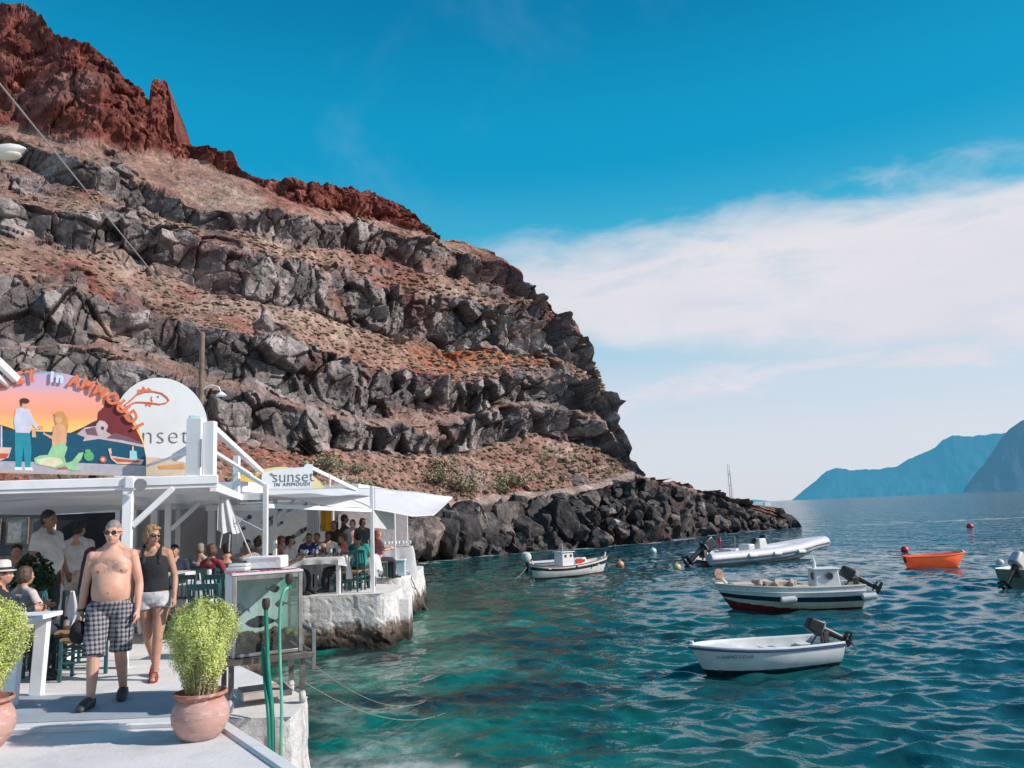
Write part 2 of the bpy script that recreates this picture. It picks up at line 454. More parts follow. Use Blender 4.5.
# block structure: big jointed blocks, smaller blocks, fine chips
wx_ = fbm(ta / 3.0, PZ_ / 3.0, PY_ * 0, 3, 150) * .55; wz_ = fbm(ta / 3.0, PZ_ / 3.0, PY_ * 0 + 5, 3, 160) * .4
F1, F2, dx, dy, ra, rb, rc = voro(ta / 2.0 + wx_, PZ_ / 2.1 + wz_ + 3, 3)
dA = 1.55 * (ra - .5) + (2.9 * (rb - .5)) * dx + (1.7 * (rc - .5)) * dy - .3 * sstep(.09, 0, F2 - F1)
G1, G2, ex, ey, sa, sb, scc = voro(ta / .95 + wx_ * 2, PZ_ / 1.05 + wz_ * 2, 5)
dB = .55 * (sa - .5) + (1.5 * (sb - .5)) * ex + (1.2 * (scc - .5)) * ey - .1 * sstep(.1, 0, G2 - G1)
H1, H2, hx, hy, ha, hb, hc = voro(ta / .33 + 7, PZ_ / .36, 8)
dC = .12 * (ha - .5) + .25 * (hb - .5) * hx + .2 * (hc - .5) * hy
disp = rock2 * (dA * (.35 + .65 * rock2) + dB * .9 + dC) * (1 - capf * .85)
disp += (1 - rock2) * (big * .9 + med * .35 + .12 * (ha - .5) * (hb > .6))
disp += capf * (1 - .75 * TT) * (fbm(ta / 5, PZ_ / 6, PY_ / 5, 5, 170) * 2.6 + med * .5 + fbm(ta / .9, PZ_ / .9, PY_ / .9, 3, 175) * .9)
disp += capf * (dB * .45 + dC * 1.0 + dA * .45)
# undercut at the foot of each rock band, overhanging lip at its top
bandk = np.isin(SEG, (3, 5, 7, 9))
disp += np.where(bandk, .9 * (sstep(.15, .7, TT) - .75) * rock2, 0)
disp *= sstep(800, 690, pxg) * .6 + .4
topfade = np.ones(NR); topfade[-5:] = (.7, .5, .3, .2, .1)
disp *= topfade[:, None]
ledge = (SEG == 1)
disp = np.where(ledge, disp * .25, disp)
sc = np.clip(PY_ / 60, .5, 1.6)
nx, ny, nz = .55, -.80, .12
V = np.stack([PX_ + nx * disp * sc, PY_ + ny * disp * sc, PZ_ + nz * disp * sc + (1 - rock2) * med * .18], -1)

# colours (linear albedo)
def lerp(a, b, f): return a + (b - a) * f[..., None]
cR = np.array((.125, .108, .108)); cR2 = np.array((.38, .33, .315)); cRd = np.array((.052, .045, .047))
cT = np.array((.40, .275, .21)); cT2 = np.array((.30, .18, .145)); cG = np.array((.30, .25, .17)); cRed = np.array((.20, .060, .047)); cRed2 = np.array((.29, .11, .085)); cOr = np.array((.42, .145, .065))
rnd = vnoise(ta / .5, PZ_ / .5, PY_ / .5, 200); rnd2 = fbm(ta / 1.4, PZ_ / 1.4, PY_ / 1.4, 4, 210)
rc_ = lerp(np.broadcast_to(cR, V.shape), cR2, np.clip(.30 + .95 * (sa - .5) + .6 * rnd2 + .5 * (ra - .5), 0, 1))
rc_ = lerp(rc_, cRd, np.clip(sstep(.07, 0, F2 - F1) * .5 + sstep(.06, 0, G2 - G1) * .3, 0, .7))
rc_ = lerp(rc_, cRed * .7, np.clip(redness * .45 * (rb > .35), 0, 1))
sc_ = lerp(np.broadcast_to(cT, V.shape), cT2, np.clip(.5 + 1.1 * rnd2, 0, 1))
sc_ = lerp(sc_, cG, np.clip(sstep(.0, .35, fbm(ta / 1.1, PZ_ / .8, PY_ / 1.6, 4, 230)) * .55, 0, 1))
sc_ = lerp(sc_, cRed2, np.clip(redness * .65 + .36, 0, 1))
sc_ = lerp(sc_, cRd, sstep(.4, .65, rnd) * .4); sc_ = lerp(sc_, np.array((.44, .33, .27)), sstep(.1, .45, fbm(ta / 7.0 + 3, PZ_ / 2.6, PY_ / 7, 4, 240)) * .6)
col = lerp(sc_, np.zeros(3), np.zeros(rock2.shape)) * (1 - rock2[..., None]) + rc_ * rock2[..., None]
capc = lerp(np.broadcast_to(cRed, V.shape), cRed * .55, np.clip(.5 + 1.2 * rnd2, 0, 1)); capc = lerp(capc, cRed2, np.clip(rnd * .8, 0, 1))
capmix = np.where(cap, sstep(-.02, .1, TT), 0) * (1 - .25 * outc)
col = lerp(col, np.zeros(3), np.zeros(rock2.shape)) * (1 - capmix[..., None]) + capc * capmix[..., None]
# orange streak under the third band near the nose, red earth above the taverna roofs
orm = (SEG == 6) * sstep(400, 425, pxg) * sstep(580, 545, pxg) * sstep(.25, .55, TT) * np.clip(.75 + rnd2 * 1.2, 0, 1)
col = lerp(col, np.zeros(3), np.zeros(rock2.shape)) * (1 - orm[..., None]) + cOr * orm[..., None]
rem = (SEG == 2) * sstep(180, 230, pxg) * sstep(360, 320, pxg) * sstep(.5, .75, TT) * .8
col = col * (1 - rem[..., None]) + cRed2 * rem[..., None]
pth = (SEG == 1).astype(float) * sstep(395, 420, pxg) * sstep(650, 635, pxg)
col = col * (1 - pth[..., None]) + np.array((.36, .27, .235)) * pth[..., None]
shr = (SEG == 0).astype(float) * .75
col = col * (1 - shr[..., None]) + np.array((.035, .032, .034)) * shr[..., None]
col = np.clip(col * (1 + .25 * rnd[..., None]), .01, .8)

m, t, p, out = new_mat('cliff_rock')
at_ = t.n('ShaderNodeAttribute', attribute_name='Col'); tc = t.n('ShaderNodeTexCoord')
n1 = t.n('ShaderNodeTexNoise', i_Scale=2.6, i_Detail=9.0, i_Roughness=.72); t.l(tc.outputs['Object'], n1.inputs['Vector'])
n2 = t.n('ShaderNodeTexNoise', i_Scale=.55, i_Detail=6.0, i_Roughness=.6); t.l(tc.outputs['Object'], n2.inputs['Vector'])
f = t.math('MULTIPLY', t.mapr(n1.outputs[0], .28, .72, .55, 1.5), t.mapr(n2.outputs[0], .3, .7, .8, 1.2))
t.l(t.mix(1.0, at_.outputs[0], f, 'MULTIPLY'), p.inputs['Base Color'])
p.inputs['Roughness'].default_value = .95; p.inputs['Specular IOR Level'].default_value = .15
b = t.n('ShaderNodeBump', i_Strength=.9, i_Distance=.22); t.l(n1.outputs[0], b.inputs['Height']); t.l(b.outputs[0], p.inputs['Normal'])
cliff_mat = m
me = np_mesh('cliff', V.reshape(-1, 3), gridF(NR, NC), [cliff_mat], False, col.reshape(-1, 3))
cliff = link(bpy.data.objects.new('cliff_terrain', me)); tag(cliff, 'layered dark volcanic cliff with red scoria cap falling to the sea', 'cliff', kind='structure')

# dry tufts scattered over the slopes (ground cover nobody could count)
rng = np.random.default_rng(11)
cand = np.argwhere((rock2 < .35) & (SEG >= 2) & (SEG <= 8) & (pxg > -20) & (pxg < 640))
def tuft_mesh(cands, n, name, cols, smin, smax, seed):
    rg = np.random.default_rng(seed)
    pick = cands[rg.choice(len(cands), n, replace=False)]
    base = np.array([(math.cos(a) * math.cos(e), math.sin(a) * math.cos(e), math.sin(e)) for e, a in
                     [(1.57, 0)] + [(.75, k * 1.2566) for k in range(5)] + [(.0, k * 1.2566 + .6) for k in range(5)]])
    tri = [(0, 1 + k, 1 + (k + 1) % 5) for k in range(5)] + [(1 + k, 6 + k, 1 + (k + 1) % 5) for k in range(5)] + [(6 + k, 6 + (k + 1) % 5, 1 + (k + 1) % 5) for k in range(5)]
    tri = np.array(tri)
    Vs = []; Fs = []; Cs = []
    for q, (i, j) in enumerate(pick):
        s = rg.uniform(smin, smax) ** 1.4 * (PY_[i, j] / 60)
        ptz = V[i, j] + np.array((0, 0, -.05))
        v = base * (s * rg.uniform(.7, 1.35, (11, 1))) * np.array((1, 1, rg.uniform(.5, .9))) + ptz
        Vs.append(v); Fs.append(tri + 11 * q)
        c = np.array(cols[rg.integers(len(cols))]) * rg.uniform(.7, 1.25)
        Cs.append(np.tile(c, (11, 1)) * rg.uniform(.75, 1.2, (11, 1)))
    return np_mesh(name, np.concatenate(Vs), np.concatenate(Fs), [cliff_mat], False, np.concatenate(Cs))
tf = link(bpy.data.objects.new('dry_scrub', tuft_mesh(cand, 4800, 'scrub', [(.33, .24, .17), (.28, .19, .14), (.2, .15, .1), (.38, .27, .2), (.15, .09, .07)], .12, .4, 3)))
tag(tf, 'dry tan scrub tufts scattered over the cliff ledges', 'scrub', kind='stuff')
tf.parent = None

# ------------------------------------------------------------------ distant islands
def island(name, pts, r, colr, haze, hz_amt, label):
    m, t, p, out = new_mat(name)
    tc = t.n('ShaderNodeTexCoord'); n1 = t.n('ShaderNodeTexNoise', i_Scale=.004, i_Detail=7.0, i_Roughness=.65); t.l(tc.outputs['Object'], n1.inputs['Vector'])
    c = t.mix(t.mapr(n1.outputs[0], .35, .65), tuple(v * .7 for v in colr), colr); t.l(c, p.inputs['Base Color']); p.inputs['Roughness'].default_value = 1; p.inputs['Specular IOR Level'].default_value = 0
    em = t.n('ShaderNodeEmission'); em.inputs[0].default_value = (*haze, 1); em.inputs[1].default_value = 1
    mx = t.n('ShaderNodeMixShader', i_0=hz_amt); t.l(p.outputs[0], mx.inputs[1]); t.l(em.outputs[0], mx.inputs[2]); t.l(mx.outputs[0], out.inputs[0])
    xs, ys = zip(*pts); pa = np.arange(xs[0], xs[-1] + .1, 1.0)
    ya = interp(pa, xs, ys) + fbm(pa / 6, pa * 0, pa * 0 + r / 900, 4, 301) * 1.3
    tx, te = tan_el(pa, ya); top = np.maximum(CAMZ + te * r * 1.12, WZ)
    rows = []
    n = 26
    for i in range(n + 1):
        u = i / n
        rr = r * (1 + .12 * u) + 0 * pa
        zz_ = WZ - 2 + (top - WZ + 2) * u ** .8
        rr = rr + r * .022 * fbm(pa / 9, pa * 0 + u * 5, pa * 0, 4, 310) * (1 - u)
        rows.append(np.stack([rr * tx, rr, zz_], -1))
    rows.append(np.stack([r * 1.3 * tx, r * 1.3 + 0 * pa, 0 * pa + WZ - 2], -1))
    A = np.stack(rows)
    o = link(bpy.data.objects.new(name, np_mesh(name, A.reshape(-1, 3), gridF(A.shape[0], A.shape[1]), [m], True)))
    tag(o, label, 'island', kind='structure')
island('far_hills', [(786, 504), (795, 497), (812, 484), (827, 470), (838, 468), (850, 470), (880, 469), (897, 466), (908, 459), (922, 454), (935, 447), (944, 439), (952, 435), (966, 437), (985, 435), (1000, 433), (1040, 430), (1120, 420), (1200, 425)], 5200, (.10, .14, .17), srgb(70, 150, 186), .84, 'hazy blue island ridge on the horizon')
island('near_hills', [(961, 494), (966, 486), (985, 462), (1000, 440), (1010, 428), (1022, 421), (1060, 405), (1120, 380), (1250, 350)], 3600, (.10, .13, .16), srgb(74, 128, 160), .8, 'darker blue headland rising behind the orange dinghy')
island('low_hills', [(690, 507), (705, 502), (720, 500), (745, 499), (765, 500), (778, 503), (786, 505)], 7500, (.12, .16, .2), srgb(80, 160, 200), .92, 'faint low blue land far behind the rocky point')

# ------------------------------------------------------------------ boulders along the shore
def boulder_mesh(seed):
    rg = np.random.default_rng(seed)
    bm = bmesh.new(); bmesh.ops.create_icosphere(bm, subdivisions=4, radius=1)
    v = np.array([q.co[:] for q in bm.verts]); fs = np.array([[q.index for q in f.verts] for f in bm.faces]); bm.free()
    v *= np.array((rg.uniform(.85, 1.3), rg.uniform(.8, 1.1), rg.uniform(.65, .95)))
    for k in range(13):
        d = rg.normal(size=3); d /= np.linalg.norm(d); h = rg.uniform(.38, .74)
        e = np.maximum(v @ d - h, 0); v = v - e[:, None] * d * 1.0
    v += fbm(v[:, 0] * 2.5 + seed, v[:, 1] * 2.5, v[:, 2] * 2.5, 5, seed, .62)[:, None] * .17 * v
    return v, fs
m, t, p, out = new_mat('boulder_rock')
tc = t.n('ShaderNodeTexCoord'); oi = t.n('ShaderNodeObjectInfo')
n1 = t.n('ShaderNodeTexNoise', i_Scale=2.2, i_Detail=9.0, i_Roughness=.7); t.l(tc.outputs['Object'], n1.inputs['Vector'])
n2 = t.n('ShaderNodeTexNoise', i_Scale=9.0, i_Detail=6.0, i_Roughness=.7); t.l(tc.outputs['Object'], n2.inputs['Vector'])
rampv = t.n('ShaderNodeValToRGB'); t.l(oi.outputs['Random'], rampv.inputs[0]); e = rampv.color_ramp
e.elements[0].position = .35; e.elements[0].color = (.042, .037, .039, 1); e.elements[1].position = 1; e.elements[1].color = (.27, .235, .22, 1)
x = e.elements.new(.75); x.color = (.085, .074, .074, 1); x = e.elements.new(.9); x.color = (.16, .125, .11, 1)
c = t.mix(1.0, rampv.outputs[0], t.mapr(n1.outputs[0], .32, .68, .45, 2.1), 'MULTIPLY')
geo = t.n('ShaderNodeNewGeometry'); sz = t.n('ShaderNodeSeparateXYZ'); t.l(geo.outputs['Position'], sz.inputs[0])
c = t.mix(t.mapr(sz.outputs[2], WZ + .1, WZ + .7, .75, 0), c, (.014, .013, .012))
t.l(c, p.inputs['Base Color']); p.inputs['Roughness'].default_value = .85; p.inputs['Specular IOR Level'].default_value = .25
b = t.n('ShaderNodeBump', i_Strength=.8, i_Distance=.12); t.l(n2.outputs[0], b.inputs['Height']); t.l(b.outputs[0], p.inputs['Normal'])
boulder_mat = m
BM = []
for k in range(9):
    v, fs = boulder_mesh(500 + k); BM.append(np_mesh('boulder', v, fs, [boulder_mat], False))
def boulder(x, y, z, s, label=None, group='dark boulders heaped along the shore', mesh=None, rot=None):
    o = link(bpy.data.objects.new('boulder', mesh or random.choice(BM)))
    o.location = (x, y, z); o.scale = (s * random.uniform(.85, 1.2), s * random.uniform(.85, 1.15), s * random.uniform(.8, 1.15)); o.rotation_euler = rot or (random.uniform(-.5, .5), random.uniform(-.5, .5), random.uniform(0, 6.3))
    tag(o, label or 'dark volcanic boulder in the rough heap along the waterline', 'boulder', group if not label else None)
    return o
shf = lambda q: float(np.interp(q, *zip(*SHORE))); paf = lambda q: float(np.interp(q, *zip(*PATHR)))
pyf = lambda q: float(np.interp(q, C_PX, [BR[c][0] for c in C_PX]))
random.seed(21)
for q, yy, s, lab in [(487, 553, 2.1, 'pale slanting boulder with a smooth lit face at the water'), (440, 548, 2.3, 'big blocky near-black boulder beside the taverna end'), (421, 540, 1.9, None), (406, 548, 1.6, None),
                      (520, 534, 2.4, None), (560, 525, 2.3, None), (462, 535, 2.2, None), (505, 520, 1.7, None), (480, 527, 1.6, None)]:
    r_ = shf(q); wp = atY(q, yy, r_ + 1.0)
    boulder(wp.x, r_ + 1.0, wp.z + .3, s, lab)
n = 0
while n < 285:
    q = random.uniform(398, 797)
    if random.random() < .25: q = random.uniform(560, 797)
    u = random.random() ** .9
    r0, r1 = shf(q) - .6, paf(q) - .8
    if q > 645: u = random.random()
    r_ = r0 + (r1 - r0) * u
    ytop = pyf(q) if q < 645 else float(np.interp(q, SX, SY)) + 4
    zt = atY(q, ytop, r1).z
    z_ = WZ + .1 + (zt - WZ - .3) * u ** .8
    s = random.choice((.3, .38, .45, .55, .62, .72, .85, 1.1)) * (1.15 if q < 560 else .95 if q < 700 else .8)
    x_ = atY(q, 540, r_).x
    boulder(x_, r_, z_, s); n += 1
for i, (q, yy) in enumerate([(795, 522), (786, 515)]):
    wp = atY(q, yy, 84); boulder(wp.x, 84, wp.z - .4, 1.1, ['tan topped rock at the very tip of the rocky point', 'pale brown rock just behind the tip of the rocky point'][i])

# pale dry shrubs on the slope behind the tavernas
m, t, p, out = new_mat('shrub_leaf')
oi = t.n('ShaderNodeObjectInfo'); at_ = t.n('ShaderNodeAttribute', attribute_name='Col')
t.l(at_.outputs[0], p.inputs['Base Color']); p.inputs['Roughness'].default_value = .9; p.inputs['Specular IOR Level'].default_value = .1
shrub_mat = m
def shrub_mesh(seed, n=900, cols=((.34, .30, .20), (.27, .24, .15), (.40, .34, .24))):
    rg = np.random.default_rng(seed)
    lob = rg.normal(size=(7, 3)) * np.array((.55, .55, .2)) + np.array((0, 0, .35))
    k = rg.integers(0, 7, n); d = rg.normal(size=(n, 3)); d /= np.linalg.norm(d, axis=1)[:, None]
    c = lob[k] + d * rg.uniform(.3, .52, (n, 1)); c[:, 2] = np.abs(c[:, 2])
    a = rg.normal(size=(n, 3)); a /= np.linalg.norm(a, axis=1)[:, None]; bb = np.cross(a, d); s = rg.uniform(.05, .11, (n, 1))
    V4 = np.stack([c - a * s, c + bb * s * .6, c + a * s, c - bb * s * .6], 1).reshape(-1, 3)
    F = np.arange(n * 4).reshape(n, 4)
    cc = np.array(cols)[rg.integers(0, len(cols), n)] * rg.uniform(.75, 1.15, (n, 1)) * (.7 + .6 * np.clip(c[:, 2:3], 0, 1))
    return np_mesh('shrub', V4, F, [shrub_mat], False, np.repeat(cc, 4, 0))
SM = [shrub_mesh(600 + k) for k in range(4)]
random.seed(5)
# sample positions lie on the terrain itself (talus rows)
tal = np.argwhere(((SEG == 2) & (pxg > 235) & (pxg < 560) & (TT < .75)))
rg = np.random.default_rng(77)
for i, (a, b_) in enumerate(tal[rg.choice(len(tal), 20, replace=False)]):
    o = link(bpy.data.objects.new('shrub', random.choice(SM))); s = random.uniform(.7, 1.5) * (V[a, b_, 1] / 55)
    o.location = V[a, b_] - np.array((0, 0, .15)); o.scale = (s, s, s * .8); o.rotation_euler = (0, 0, random.uniform(0, 6))
    tag(o, 'rounded pale dry shrub on the slope above the taverna roofs', 'shrub', 'pale shrubs on the lower slope')

# ================================================================== SEA
rs = [3.0]
while rs[-1] < 24000:
    r0 = rs[-1]; rs.append(r0 + max(.03, min(r0 * r0 / (FPX * 2.8) * .6, r0 * .06)))
rs = np.array(rs)
azs = np.concatenate([np.arange(-1.6, -.62, .03), np.arange(-.62, .66, .0019), np.arange(.66, 1.6, .03)])
AZ, RR = np.meshgrid(azs, rs); wxg = RR * np.sin(AZ); wyg = RR * np.cos(AZ)
cell = np.maximum(np.gradient(rs)[:, None] * 1.1 * np.ones_like(AZ), RR * .0019 * np.where(np.abs(AZ) > .64, 16, 1))
rg = np.random.default_rng(4)
DX = np.zeros_like(wxg); DY = np.zeros_like(wxg); DZ = np.zeros_like(wxg)
calm = .62 + .38 * sstep(-3, 7, wxg + (wyg - 10) * .12)
gust = 1 + .35 * fbm(wxg / 7, wyg / 9, wxg * 0, 3, 400)
for i in range(84):
    lam = .24 * (1.7 / .24) ** ((i + rg.random()) / 84)
    th = R(192) + rg.normal() * .55                      # travel direction, from the open sea towards the shore
    k = 2 * math.pi / lam; amp = .0058 * lam ** .85
    kx, ky = k * math.sin(th), k * math.cos(th); ph = rg.uniform(0, 6.28)
    fade = sstep(.55, .25, cell / lam)
    if not fade.any(): continue
    P_ = kx * wxg + ky * wyg + ph; A = amp * fade
    DZ += A * np.sin(P_); q = .85
    DX += q * A * kx / k * np.cos(P_); DY += q * A * ky / k * np.cos(P_)
sc_ = calm * gust
Vw = np.stack([wxg + DX * sc_, wyg + DY * sc_, WZ + DZ * sc_ - (RR / 24000.0) ** 2 * 2], -1)
shal = sstep(5.5, -2.5, wxg + (wyg - 9) * .05 + fbm(wxg / 5, wyg / 8, wxg * 0, 4, 420) * 3.2) * sstep(44, 20, wyg + fbm(wxg / 6, wyg / 6, wxg * 0, 3, 425) * 8)
green = sstep(10, -1, wxg - (wyg - 9) * .02 + fbm(wxg / 6, wyg / 9, wxg * 0, 4, 440) * 3.0) * sstep(64, 40, wyg)
def spot(q, y, rx, ry, n_=.5):
    c_ = at(q, y, WZ); return sstep(1.25, .45, np.hypot((wxg - c_.x) / rx, (wyg - c_.y) / ry) + fbm(wxg / .9, wyg / 1.1, wxg * 0, 5, int(q)) * n_ * 2)
weed = np.maximum(sstep(.12, .36, fbm(wxg / 1.5, wyg / 2.4, wxg * 0, 5, 430)) * shal * .7, np.maximum(spot(500, 695, 2.1, .85), np.maximum(spot(360, 655, 1.2, 1.6), spot(560, 640, 2.6, 1.8) * .7)))
pale = np.maximum(sstep(.1, .42, fbm(wxg / 1.3 + 5, wyg / 1.5, wxg * 0, 5, 450)) * shal * sstep(24, 12, wyg) * .6, np.maximum(spot(450, 664, 2.0, 1.3, .8) * .9, np.maximum(spot(345, 675, 1.4, 1.0, .8) * .7, spot(430, 630, 1.8, 2.2, .8) * .5)))
foam1 = sstep(1.7, .4, np.hypot((wxg + 1.75) * 1.0, (wyg - 8.9) * 1.0) + fbm(wxg * 1.2, wyg * 1.2, wxg * 0, 4, 455) * 1.2)
shoreY = interp(512 + FPX * wxg / np.maximum(wyg, .1), *zip(*SHORE))
foam2 = sstep(1.7, .1, np.abs(shoreY - wyg - .4) + fbm(wxg * .7, wyg * .7, wxg * 0, 4, 460) * 2.6) * (wxg > -8)
foam = np.clip(np.maximum(foam1 * .75, foam2 * .8), 0, 1)
m, t, p, out = new_mat('sea_water')
A_ = lambda n_: t.n('ShaderNodeAttribute', attribute_name=n_).outputs[2]
tc = t.n('ShaderNodeTexCoord')
mp = t.n('ShaderNodeMapping'); mp.inputs['Scale'].default_value = (1.0, .75, 1.0); mp.inputs['Rotation'].default_value = (0, 0, R(-20)); t.l(tc.outputs['Object'], mp.inputs[0])
nf = t.n('ShaderNodeTexNoise', i_Scale=5.5, i_Detail=4.0, i_Roughness=.55, i_Distortion=.6); t.l(mp.outputs[0], nf.inputs['Vector'])
nm = t.n('ShaderNodeTexNoise', i_Scale=1.1, i_Detail=5.0, i_Roughness=.6, i_Distortion=.5); t.l(mp.outputs[0], nm.inputs['Vector'])
nfm = t.n('ShaderNodeTexNoise', i_Scale=3.0, i_Detail=8.0, i_Roughness=.75); t.l(tc.outputs['Object'], nfm.inputs['Vector'])
c = t.mix(A_('green'), (.008, .072, .102), (.005, .085, .078))
c = t.mix(A_('shal'), c, (.006, .150, .112))
sbm = t.n('ShaderNodeMapping'); sbm.inputs['Scale'].default_value = (.75, 1.15, 1); t.l(tc.outputs['Object'], sbm.inputs[0])
sb1 = t.n('ShaderNodeTexNoise', i_Scale=.75, i_Detail=9.0, i_Roughness=.72, i_Distortion=.5); t.l(sbm.outputs[0], sb1.inputs['Vector'])
sb2 = t.n('ShaderNodeTexNoise', i_Scale=2.6, i_Detail=8.0, i_Roughness=.75, i_Distortion=.8); t.l(sbm.outputs[0], sb2.inputs['Vector'])
c = t.mix(t.math('MULTIPLY', A_('green'), t.mapr(sb1.outputs[0], .47, .6, 0, .75)), c, (.010, .034, .040))
c = t.mix(t.math('MULTIPLY', A_('shal'), t.mapr(sb2.outputs[0], .52, .7, 0, .55)), c, (.014, .06, .058))
c = t.mix(t.math('MULTIPLY', A_('shal'), t.mapr(sb2.outputs[0], .48, .34, 0, .5)), c, (.07, .24, .19))
c = t.mix(t.math('MULTIPLY', A_('weed'), t.mapr(sb2.outputs[0], .3, .55, .5, 1)), c, (.014, .026, .030))
c = t.mix(t.math('MULTIPLY', A_('pale'), t.mapr(sb2.outputs[0], .62, .4, .15, .85)), c, (.17, .32, .26))
fm = t.math('MULTIPLY', A_('foam'), t.mapr(nfm.outputs[0], .36, .62, .1, 1))
c = t.mix(fm, c, (.52, .52, .50))
t.l(c, p.inputs['Base Color'])
t.l(t.mapr(fm, 0, .6, .08, .7), p.inputs['Roughness'])
p.inputs['IOR'].default_value = 1.333
b1 = t.n('ShaderNodeBump', i_Strength=.5, i_Distance=.02); t.l(nf.outputs[0], b1.inputs['Height'])
b2 = t.n('ShaderNodeBump', i_Strength=.45, i_Distance=.12); t.l(nm.outputs[0], b2.inputs['Height']); t.l(b1.outputs[0], b2.inputs['Normal'])
nl = t.n('ShaderNodeTexNoise', i_Scale=.42, i_Detail=3.0, i_Roughness=.6, i_Distortion=.4); t.l(mp.outputs[0], nl.inputs['Vector'])
b3 = t.n('ShaderNodeBump', i_Strength=1.0); t.l(t.math('MULTIPLY', t.math('SUBTRACT', 1.0, A_('near')), 2.2), b3.inputs['Distance']); t.l(nl.outputs[0], b3.inputs['Height']); t.l(b2.outputs[0], b3.inputs['Normal'])
t.l(b3.outputs[0], p.inputs['Normal'])
me = np_mesh('sea', Vw.reshape(-1, 3), gridF(*wxg.shape), [m], True, None, {'shal': shal.ravel(), 'green': green.ravel(), 'weed': weed.ravel(), 'pale': pale.ravel(), 'foam': foam.ravel(), 'near': sstep(60, 18, RR).ravel()})
sea = link(bpy.data.objects.new('sea_water', me)); tag(sea, kind='structure')
print('cliff', NR, NC, 'sea', wxg.shape)
# ================================================================== MATERIALS
white = M('white_paint', (.82, .81, .82), .55, .07, 3, dirt=(.5, .46, .43), dirt_amt=.35)
white2 = M('white_plaster', (.80, .78, .79), .85, .08, 2.5, bump=.01, bscale=30, dirt=(.45, .42, .40), dirt_amt=.4)
clothw = M('white_cloth', (.76, .75, .77), .9, .05, 8, bump=.004, bscale=60)
canvas = M('awning_canvas', (.80, .79, .81), .85, .06, 2.2, bump=.006, bscale=14)
for m_ in (canvas, clothw):
    nt_ = m_.node_tree; pb_ = nt_.nodes['Principled BSDF']; ob_ = nt_.nodes['Material Output']; tr_n = nt_.nodes.new('ShaderNodeBsdfTranslucent'); tr_n.inputs[0].default_value = (.78, .76, .76, 1); mx_n = nt_.nodes.new('ShaderNodeMixShader'); mx_n.inputs[0].default_value = .3
    nt_.links.new(pb_.outputs[0], mx_n.inputs[1]); nt_.links.new(tr_n.outputs[0], mx_n.inputs[2]); nt_.links.new(mx_n.outputs[0], ob_.inputs[0])
teal = M('teal_wood', (.018, .095, .105), .45, .35, 14, bump=.002)
dteal = M('dark_teal_wood', (.016, .046, .052), .45, .3, 14)
rush = M('rush_seat', (.33, .2, .1), .8, .3, 40, bump=.004)
terra = None
steel = M('tank_steel', (.36, .33, .31), .42, .25, 9, metal=.65, dirt=(.2, .12, .08), dirt_amt=.5)
dsteel = M('dark_steel', (.16, .14, .13), .5, .3, 9, metal=.6, dirt=(.12, .06, .035), dirt_amt=.7)
black = M('black_plastic', (.026, .026, .029), .38, .3, 12)
greyp = M('grey_plastic', (.25, .25, .26), .45, .2, 12)
orangep = M('sign_orange', (.72, .19, .09), .6, .15, 20)
greyink = M('sign_grey', (.12, .12, .14), .6, .1, 20)
greenh = M('hose_green', (.012, .21, .15), .45, .15, 10)
greenh2 = M('hose_pale_green', (.12, .38, .27), .45, .15, 10)
darkwall = M('dark_interior', (.15, .135, .13), .9, .3, 1.6, bump=.02)
greywall = M('grey_wall', (.33, .31, .31), .9, .12, 1.5, bump=.01)
darkopen = M('dark_opening', (.032, .029, .03), .9, .3, 3)
redink = M('red_lettering', (.62, .03, .07), .5, .1, 20)
yellow = M('yellow_board', (.80, .50, .10), .6, .12, 3)
paleyel = M('pale_yellow_board', (.78, .68, .36), .6, .1, 3)
ropem = M('rope', (.27, .24, .21), .9, .25, 30)
woodp = M('grey_pole_wood', (.20, .135, .10), .85, .3, 8, bump=.01)
greenlf = None

# ================================================================== QUAY AND PROMENADE
def plaster_mat(name, stain_z, rockcol=(.10, .07, .05)):
    m, t, p, out = new_mat(name)
    tc = t.n('ShaderNodeTexCoord'); sp = t.n('ShaderNodeSeparateXYZ'); t.l(tc.outputs['Object'], sp.inputs[0])
    n1 = t.n('ShaderNodeTexNoise', i_Scale=2.2, i_Detail=9.0, i_Roughness=.72); t.l(tc.outputs['Object'], n1.inputs['Vector'])
    n2 = t.n('ShaderNodeTexNoise', i_Scale=11.0, i_Detail=8.0, i_Roughness=.75); t.l(tc.outputs['Object'], n2.inputs['Vector'])
    st = t.n('ShaderNodeMapping'); st.inputs['Scale'].default_value = (6, 6, .7); t.l(tc.outputs['Object'], st.inputs[0])
    n3 = t.n('ShaderNodeTexNoise', i_Scale=1.3, i_Detail=6.0, i_Roughness=.7); t.l(st.outputs[0], n3.inputs['Vector'])
    zz = t.math('ADD', sp.outputs[2], t.math('MULTIPLY', t.math('SUBTRACT', n1.outputs[0], .5), 1.1))
    base = t.mix(t.mapr(n2.outputs[0], .45, .68), (.78, .75, .75), (.60, .56, .53))
    base = t.mix(t.math('MULTIPLY', t.mapr(n3.outputs[0], .5, .68, 0, .75), t.mapr(zz, stain_z + .85, stain_z + .2, .25, 1)), base, (.30, .24, .19))
    rk = t.mix(t.mapr(n2.outputs[0], .4, .62), rockcol, (.25, .20, .17))
    base = t.mix(t.mapr(zz, stain_z - .12, stain_z + .1, 1, 0), base, rk)
    base = t.mix(t.mapr(sp.outputs[2], WZ + .05, WZ + .42, .9, 0), base, (.016, .016, .014))
    t.l(base, p.inputs['Base Color']); p.inputs['Roughness'].default_value = .9; p.inputs['Specular IOR Level'].default_value = .2
    b = t.n('ShaderNodeBump', i_Strength=.9, i_Distance=.05); t.l(n2.outputs[0], b.inputs['Height']); t.l(b.outputs[0], p.inputs['Normal'])
    return m
quaym = plaster_mat('quay_plaster', -.62)

